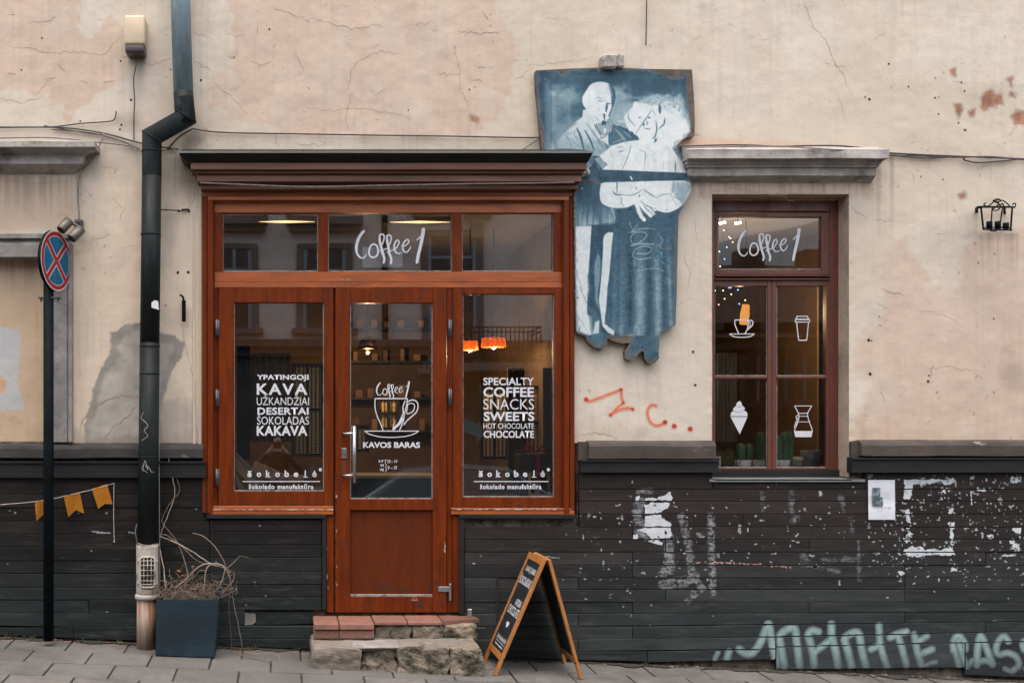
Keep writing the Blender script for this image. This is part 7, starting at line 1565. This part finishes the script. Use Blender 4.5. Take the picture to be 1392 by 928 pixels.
for xa_, xb_, ya_, yb_, lb in ((628, 650, 463, 475, 'narrow glowing orange lampshade at the left of the right shop window'), (654, 688, 459, 471, 'wide glowing orange lampshade deep in the right shop window')):
    xm = (xa_ + xb_) / 2; rr = (xb_ - xa_) / 2 * 8.9 / F; pn = thing('pendant_lamp', lb, 'lamp', tuple(PI_(xm, yb_, 1.4)))
    bm = bmesh.new(); n_ = 36; r0 = [bm.verts.new((X(xm, -1.4) + rr * math.cos(6.28318 * k / n_), 1.4 + rr * math.sin(6.28318 * k / n_), Z(yb_ + (1.5 if k % 2 else 0), -1.4))) for k in range(n_)]; r1 = [bm.verts.new((v.co.x * .93 + X(xm, -1.4) * .07, v.co.y * .93 + 1.4 * .07, Z(ya_ + (.8 if k % 2 else 0), -1.4))) for k, v in enumerate(r0)]
    for k in range(n_): bm.faces.new((r0[k], r0[(k + 1) % n_], r1[(k + 1) % n_], r1[k]))
    bmesh.ops.solidify(bm, geom=bm.faces[:], thickness=.004); obj('lamp_shade', bm, M['lamp_deep'], pn); bm = bmesh.new(); tube(bm, [PI_(xm, ya_ + 4, 1.4), (X(xm, -1.4), 1.4, zc)], .005, 6); obj('cord', bm, M['black_frame'], pn)
    point(pn, (X(xm, -1.4), 1.4, Z(yb_ + 1, -1.4)), 2.5, (1, .66, .36))
pn = thing('pendant_lamp', 'glowing orange pendant lampshade in the left pane of the right window', 'lamp', tuple(PI_(1014, 430, 1.0)))
bm = bmesh.new(); b0 = PI_(1011, 441, .9); b1 = PI_(1014, 414, .9); tube(bm, [b0, (b0 + b1) / 2, b1], [.034, .036, .028], 4); obj('lamp_shade', bm, M['lamp_warm'], pn); bm = bmesh.new(); tube(bm, [b1, (b1.x, .9, zc)], .004, 6); obj('cord', bm, M['black_frame'], pn); point(pn, b0 + Vector((.05, .15, .1)), 7, (1, .62, .32))
for x, y, lb in ((982, 303, 'small white ceiling spotlight at the upper left of the right window transom'), (1003, 303, 'second small white ceiling spotlight in the right window transom')):
    c0 = PI_(x, y, .9); bm = bmesh.new(); tube(bm, [c0 + Vector((-.022, 0, -.003)), c0 + Vector((.022, 0, .003))], .008, 10); r = thing('ceiling_spot', lb, 'spotlight', tuple(c0)); obj('bulb', bm, M['bulb_white'], r, True); bm = bmesh.new(); tube(bm, [c0 + Vector((0, 0, .01)), (c0.x, c0.y, zc)], .006, 6); obj('stem', bm, M['black_frame'], r)
pn = thing('pendant_lamp', 'warm pendant lamp over the counter seen through the door', 'lamp', tuple(PI_(520, 440, 2.4)))
bm = bmesh.new(); lathe(bm, X(500, -2.4), 2.4, [(.09, Z(474, -2.4)), (.07, Z(462, -2.4)), (.02, Z(458, -2.4))], 20); obj('lamp_shade', bm, M['brass'], pn, True); bm = bmesh.new(); tube(bm, [PI_(500, 458, 2.4), (X(500, -2.4), 2.4, zc)], .005, 6); obj('cord', bm, M['black_frame'], pn); point(pn, PI_(500, 479, 2.4), 12, (1, .62, .32))
ball = [(972, 395), (983, 395), (994, 400), (991, 391), (993.5, 391), (1003, 394), (1005, 413), (1013, 408), (985, 406), (977, 414)]
cols = [(.8, 1, .7), (.6, 1, .5), (.5, 1, .6), (.2, .3, 1), (.2, .3, 1), (.25, .4, 1), (.25, .4, 1), (1, .7, .3), (1, .6, .3), (1, .4, .3)]
cols2 = {}
fy_ = thing('fairy_lights', 'string of tiny coloured fairy lights in the upper left of the right window', 'fairy lights', tuple(PI_(990, 400, .35)))
extra = [(984, 313), (991, 322), (993, 324), (978, 342), (985, 352), (979, 362), (988, 336), (996, 329)]; ec = [(1, .5, .4), (.4, .5, 1), (1, .6, .3), (.6, 1, .8), (.3, .5, 1), (.9, 1, .9), (.3, .4, 1), (1, .6, .3)]
for (x, y), c_ in list(zip(ball, cols)) + list(zip(extra, ec)):
    key = str(c_); cols2.setdefault(key, emis('fairy_bulb_glow', c_, 2.2)); bm = bmesh.new(); bmesh.ops.create_icosphere(bm, subdivisions=1, radius=.0046, matrix=Matrix.Translation(PI_(x, y, .35))); obj('bulb', bm, cols2[key], fy_, True)
bm = bmesh.new(); tube(bm, smooth_path([PI_(x, y, .357) for x, y in ball[:3] + ball[5:] + extra], 3), .0012, 4); obj('wire', bm, M['black_frame'], fy_)

# ------------------------------------------------------------ ACROSS THE STREET (seen only in the glass)
Yo = -OPP
def opp_building(name, x0, x1, ztop, wins, label, wallmat, base_h=2.85, roof=False):
    b = thing(name, label, 'building', ((x0 + x1) / 2, Yo - 2, GZ((x0 + x1) / 2, OPP)))
    bm = bmesh.new(); box(bm, x0, x1, Yo - 7, Yo, base_h, ztop); obj('wall', bm, wallmat, b)
    bm = bmesh.new(); box(bm, x0, x1, Yo - 7, Yo + .02, -2.2, base_h - .002); obj('base_wall', bm, M['oppbase'], b)
    bm = bmesh.new(); box(bm, x0, x1, Yo, Yo + .22, base_h + .04, base_h + .16); box(bm, x0, x1, Yo, Yo + .12, base_h - .12, base_h + .039); obj('cornice', bm, M['oppbase'], b)
    for (wx, z0, z1, ww) in wins:
        bm = bmesh.new(); a, c = wx - ww / 2, wx + ww / 2
        box(bm, a - .12, a, Yo + .001, Yo + .05, z0, z1); box(bm, c, c + .12, Yo + .001, Yo + .05, z0, z1); box(bm, a - .12, c + .12, Yo + .001, Yo + .06, z1 + .001, z1 + .1); box(bm, a - .3, c + .3, Yo + .001, Yo + .22, z1 + .42, z1 + .56); box(bm, a - .25, c + .25, Yo + .001, Yo + .14, z1 + .30, z1 + .419); box(bm, a - .2, c + .2, Yo + .001, Yo + .14, z0 - .1, z0 - .001)
        w_ = obj('window', bm, M['oppdark'], b)
        bm = bmesh.new(); box(bm, a, c, Yo + .002, Yo + .012, z0, z1); obj('pane', bm, M['oppglass'], w_)
        bm = bmesh.new(); box(bm, a, a + .06, Yo + .013, Yo + .04, z0, z1); box(bm, c - .06, c, Yo + .013, Yo + .04, z0, z1); box(bm, wx - .03, wx + .03, Yo + .013, Yo + .04, z0, z1); box(bm, a + .061, wx - .031, Yo + .013, Yo + .038, z1 - .4, z1 - .35); box(bm, wx + .031, c - .061, Yo + .013, Yo + .038, z1 - .4, z1 - .35); obj('frame', bm, M['oppframe'], w_)
    return b
M['oppwall'] = mk('grey_beige_render', (.62, .54, .47), .9, .12, 3, .2, 20); M['oppwall2'] = mk('tan_render', (.45, .36, .27), .9, .12, 3, .2, 20); M['oppbase'] = mk('dark_base_render', (.06, .055, .048), .85, .2, 3, .2, 20); M['oppdark'] = mk('dark_stone_surround', (.13, .115, .1), .9, .2, 4, .2, 20)
M['oppglass'] = mk('dark_far_glass', (.015, .025, .03), .15, .1, 4, 0); M['oppframe'] = mk('blue_grey_frame', (.2, .26, .3), .6, .1, 6, 0); M['rooftile'] = mk('brown_roof_tile', (.11, .07, .05), .9, .4, 8, .5, 20, stretch=(1, 4, 4))
xo = lambda px: (px - PX) * (2 * OPP - 4.5) / F if False else (px - PX) * (DIST + OPP) / F
zo = lambda py: CAMZ + (PY - py) * (DIST + OPP) / F
tall = opp_building('grey_house', -14, 5.3, 8.2, [(-4.2, 3.35, 4.75, .8), (-2.6, 3.35, 4.75, .8), (xo(318), zo(447), zo(338), .62), (xo(441), zo(447), zo(338), .74), (xo(615), zo(500), zo(320), .85), (4.3 + 1.7, 3, 4, .01)][:5], 'grey rendered two storey house across the street with dark stone ground floor', M['oppwall'], zo(475))
bm = bmesh.new(); tube(bm, [(xo(523), Yo + .1, zo(476)), (xo(523), Yo + .1, 8)], .055, 12); obj('downpipe', bm, M['black_metal'], tall)
bl = thing('iron_balcony', 'black wrought iron balcony on the grey house across the street', 'balcony', (xo(680), Yo + .5, zo(500)))
bx0, bx1 = xo(600), xo(722); by = Yo + .8; zb0, zb1 = zo(497), zo(449)
bm = bmesh.new(); box(bm, bx0, bx1, Yo + .001, by + .05, zb0 - .14, zb0, .01); obj('slab', bm, M['oppdark'], bl)
bm = bmesh.new()
for z_ in (zb1, zb1 - .08, zb0 + .08): tube(bm, [(bx0, by, z_), (bx1, by, z_)], .012, 6); tube(bm, [(bx1, by, z_), (bx1, Yo, z_)], .012, 6); tube(bm, [(bx0, by, z_), (bx0, Yo, z_)], .012, 6)
obj('rail', bm, M['black_metal'], bl)
for k in range(22):
    x = bx0 + (bx1 - bx0) * k / 21; bm = bmesh.new(); tube(bm, [(x, by, zb0), (x, by, zb0 + .25), (x, by + .03, zb0 + .35), (x, by, zb0 + .45), (x, by, zb1)], [.008, .008, .018, .012, .008], 6); obj('baluster', bm, M['black_metal'], bl)
bm = bmesh.new(); box(bm, xo(640), xo(655), Yo, Yo + .12, zo(325), zo(290)); obj('corbel', bm, M['oppdark'], tall)
low = opp_building('tan_house', 5.35, 20, zo(458), [(xo(x), zo(552), zo(480), .75) for x in (985, 1040, 1105, 1170)], 'low tan house with a brown tiled roof across the street', M['oppwall2'], zo(556))
bm = bmesh.new(); f = [bm.verts.new(p) for p in ((5.35, Yo + .35, zo(458)), (20, Yo + .35, zo(458)), (20, Yo - 3, zo(458) + 1.75), (5.35, Yo - 3, zo(458) + 1.75), (5.35, Yo - 7, zo(458)), (20, Yo - 7, zo(458)))]
bm.faces.new((f[0], f[1], f[2], f[3])); bm.faces.new((f[3], f[2], f[5], f[4])); bm.faces.new((f[0], f[3], f[4])); bm.faces.new((f[1], f[5], f[2])); bm.faces.new((f[0], f[4], f[5], f[1])); obj('roof', bm, M['rooftile'], low)
bm = bmesh.new()
for x in (7.4, 9.3, 10.6): box(bm, x, x + .45, Yo - 3.2, Yo - 2.7, zo(458) + 1.2, zo(458) + 2.05)
obj('chimney', bm, M['oppdark'], low)
# parked cars on the far side
def car(x, y, z, label):
    r = thing('parked_car', label, 'car', (x, y, z)); M.setdefault('carpaint', mk('dark_blue_car_paint', (.03, .045, .06), .25, .1, 4, 0, coat=.6)); M.setdefault('carglass', mk('car_glass', (.02, .03, .035), .08, .05, 4, 0)); M.setdefault('tyre', mk('tyre_rubber', (.015, .015, .015), .8, .1, 10, 0))
    prof = [(-2.1, .35), (-2.15, .6), (-2.05, .82), (-1.2, .95), (-.55, 1.38), (.2, 1.46), (1.0, 1.42), (1.6, 1.05), (2.0, .98), (2.12, .7), (2.08, .35), (1.75, .3), (1.3, .3), (-1.0, .3), (-1.7, .3)]
    bm = bmesh.new(); rows = []
    for w_, s in ((-.84, .96), (-.8, 1), (.8, 1), (.84, .96)):
        rows.append([bm.verts.new((x + px_, y + (w_ if pz < 1 else w_ * .8), z + pz * s)) for px_, pz in prof])
    n_ = len(prof)
    for i in range(3):
        for k in range(n_): bm.faces.new((rows[i][k], rows[i][(k + 1) % n_], rows[i + 1][(k + 1) % n_], rows[i + 1][k]))
    bm.faces.new(rows[0]); bm.faces.new(rows[3][::-1]); obj('body', bm, M['carpaint'], r, False)
    for s in (-1, 1):
        bm = bmesh.new(); yy = y + s * .80
        for poly in ([(-1.0, .98), (-.5, 1.32), (.15, 1.38), (.15, .98)], [(.22, .98), (.22, 1.38), (.95, 1.35), (1.4, 1.02)]): bm.faces.new([bm.verts.new((x + a, y + s * (.852 - (b - .95) * .37), z + b)) for a, b in poly])
        obj('side_window', bm, M['carglass'], r)
        for wx in (-1.35, 1.3):
            bm = bmesh.new(); tube(bm, [(x + wx, y + s * .62, z + .31), (x + wx, y + s * .86, z + .31)], .31, 24); wh = obj('wheel', bm, M['tyre'], r, True); bm = bmesh.new(); tube(bm, [(x + wx, y + s * .861, z + .31), (x + wx, y + s * .875, z + .31)], .19, 20); obj('rim', bm, M['steel'], wh)
    return r
car(2.3, -9.65, GZ(2.3, 9.65) - .12, 'dark blue car parked at the far kerb opposite the cafe door'); car(8.2, -9.65, GZ(8.2, 9.65) - .12, 'dark blue car parked further right along the far kerb')

# ------------------------------------------------------------ THE PHOTOGRAPHER (seen only as a reflection in the shop window)
def skin(name, pts, edges, rad, mats, pick, label, loc):
    me = bpy.data.meshes.new(name); me.from_pydata(pts, edges, []); o = bpy.data.objects.new(name, me); C.objects.link(o)
    m = o.modifiers.new('skin', 'SKIN'); s = o.modifiers.new('sub', 'SUBSURF'); s.levels = 2; s.render_levels = 2
    for i, r in enumerate(rad):
        v = me.skin_vertices[0].data[i]; v.radius = (r, r) if not isinstance(r, tuple) else r; v.use_root = (i == 0)
    bpy.context.view_layer.update(); ev = o.evaluated_get(bpy.context.evaluated_depsgraph_get()); m2 = bpy.data.meshes.new_from_object(ev); bpy.data.objects.remove(o)
    for mt in mats: m2.materials.append(mt)
    for p in m2.polygons: p.material_index = pick(p.center); p.use_smooth = True
    m2.transform(Matrix.Translation(-Vector(loc))); o = bpy.data.objects.new(name, m2); C.objects.link(o); o.location = loc; BASE[o.name] = Vector(loc); return o
M['jacket'] = mk('black_jacket', (.008, .009, .009), .8, .2, 8, .2, 40); M['jeans'] = mk('dark_jeans', (.02, .025, .04), .85, .2, 8, .2, 60); M['skin'] = mk('skin', (.42, .25, .18), .5, .05, 8, 0); M['hair'] = mk('brown_hair', (.04, .025, .015), .6, .2, 30, .2, 80)
hx, hy = -.14, -7.86; g0 = GZ(hx, 7.8) - .02
g0 = GZ(hx, 7.8) - .12; H = 1.78
pts = [(hx, hy, g0 + .95), (hx, hy, g0 + 1.12), (hx, hy + .01, g0 + 1.32), (hx, hy + .02, g0 + 1.47), (hx, hy + .03, g0 + 1.54), (hx, hy + .05, g0 + 1.64), (hx, hy + .05, g0 + 1.74)]
rad = [(.17, .12), (.15, .11), (.18, .12), (.12, .09), .055, (.075, .09), (.06, .075)]
ed = [(0, 1), (1, 2), (2, 3), (3, 4), (4, 5), (5, 6)]
def chain(start, ps, rs):
    k = start
    for p, r in zip(ps, rs): pts.append(p); rad.append(r); ed.append((k, len(pts) - 1)); k = len(pts) - 1
    return k
for s in (-1, 1):
    chain(0, [(hx + s * .1, hy, g0 + .86), (hx + s * .13, hy + .02, g0 + .48), (hx + s * .14, hy - .01, g0 + .1), (hx + s * .15, hy + .01, g0 + .045), (hx + s * .17, hy + .15, g0 + .035)], [.095, .065, .042, .045, .035])
    w = chain(3, [(hx + s * .18, hy + .02, g0 + 1.44), (hx + s * .34, hy + .10, g0 + 1.24), (hx + s * .12, hy + .22, g0 + 1.50), (hx + s * .07, hy + .245, g0 + 1.57)], [.07, .052, .034, (.036, .02)])
    for q_ in range(4): chain(w, [(hx + s * (.075 - .004 * q_), hy + .262, g0 + 1.60 - .022 * q_), (hx + s * .045, hy + .272, g0 + 1.615 - .022 * q_)], [.009, .007])
    chain(w, [(hx + s * .055, hy + .235, g0 + 1.545), (hx + s * .03, hy + .25, g0 + 1.55)], [.010, .008])
def pick(c):
    if c.z > g0 + 1.52 and abs(c.x - hx) < .13 and c.y < hy + .17: return 2
    if c.z > g0 + 1.49 and c.y > hy + .2: return 2
    return 0 if c.z > g0 + .84 else 1
pr_ = skin('person', pts, ed, rad, [M['jacket'], M['jeans'], M['skin']], pick, '', (hx, hy, g0)); tag(pr_, 'person in black jacket holding up a camera, mirrored in the left shop window', 'person')
bm = bmesh.new(); r = bmesh.ops.create_icosphere(bm, subdivisions=3, radius=.105, matrix=Matrix.Translation((hx, hy + .02, g0 + 1.69)) @ Matrix.Diagonal((.9, 1.0, 1.08, 1)))
bmesh.ops.delete(bm, geom=[v for v in bm.verts if v.co.y > hy + .085 and v.co.z < g0 + 1.74 or v.co.z < g0 + 1.6], context='VERTS')
for v in bm.verts: v.co += mnoise.noise_vector(v.co * 40) * .006
obj('hair', bm, M['hair'], pr_, True)
bm = bmesh.new(); box(bm, hx - .065, hx + .065, hy + .205, hy + .265, g0 + 1.565, g0 + 1.65, .006, 2); tube(bm, [(hx, hy + .265, g0 + 1.605), (hx, hy + .33, g0 + 1.605)], .034, 20)
o = obj('photo_camera', bm, M['black_metal'], None, loc=(hx, hy + .23, g0 + 1.6)); tag(o, 'black photo camera held up in both hands by the mirrored person', 'camera')
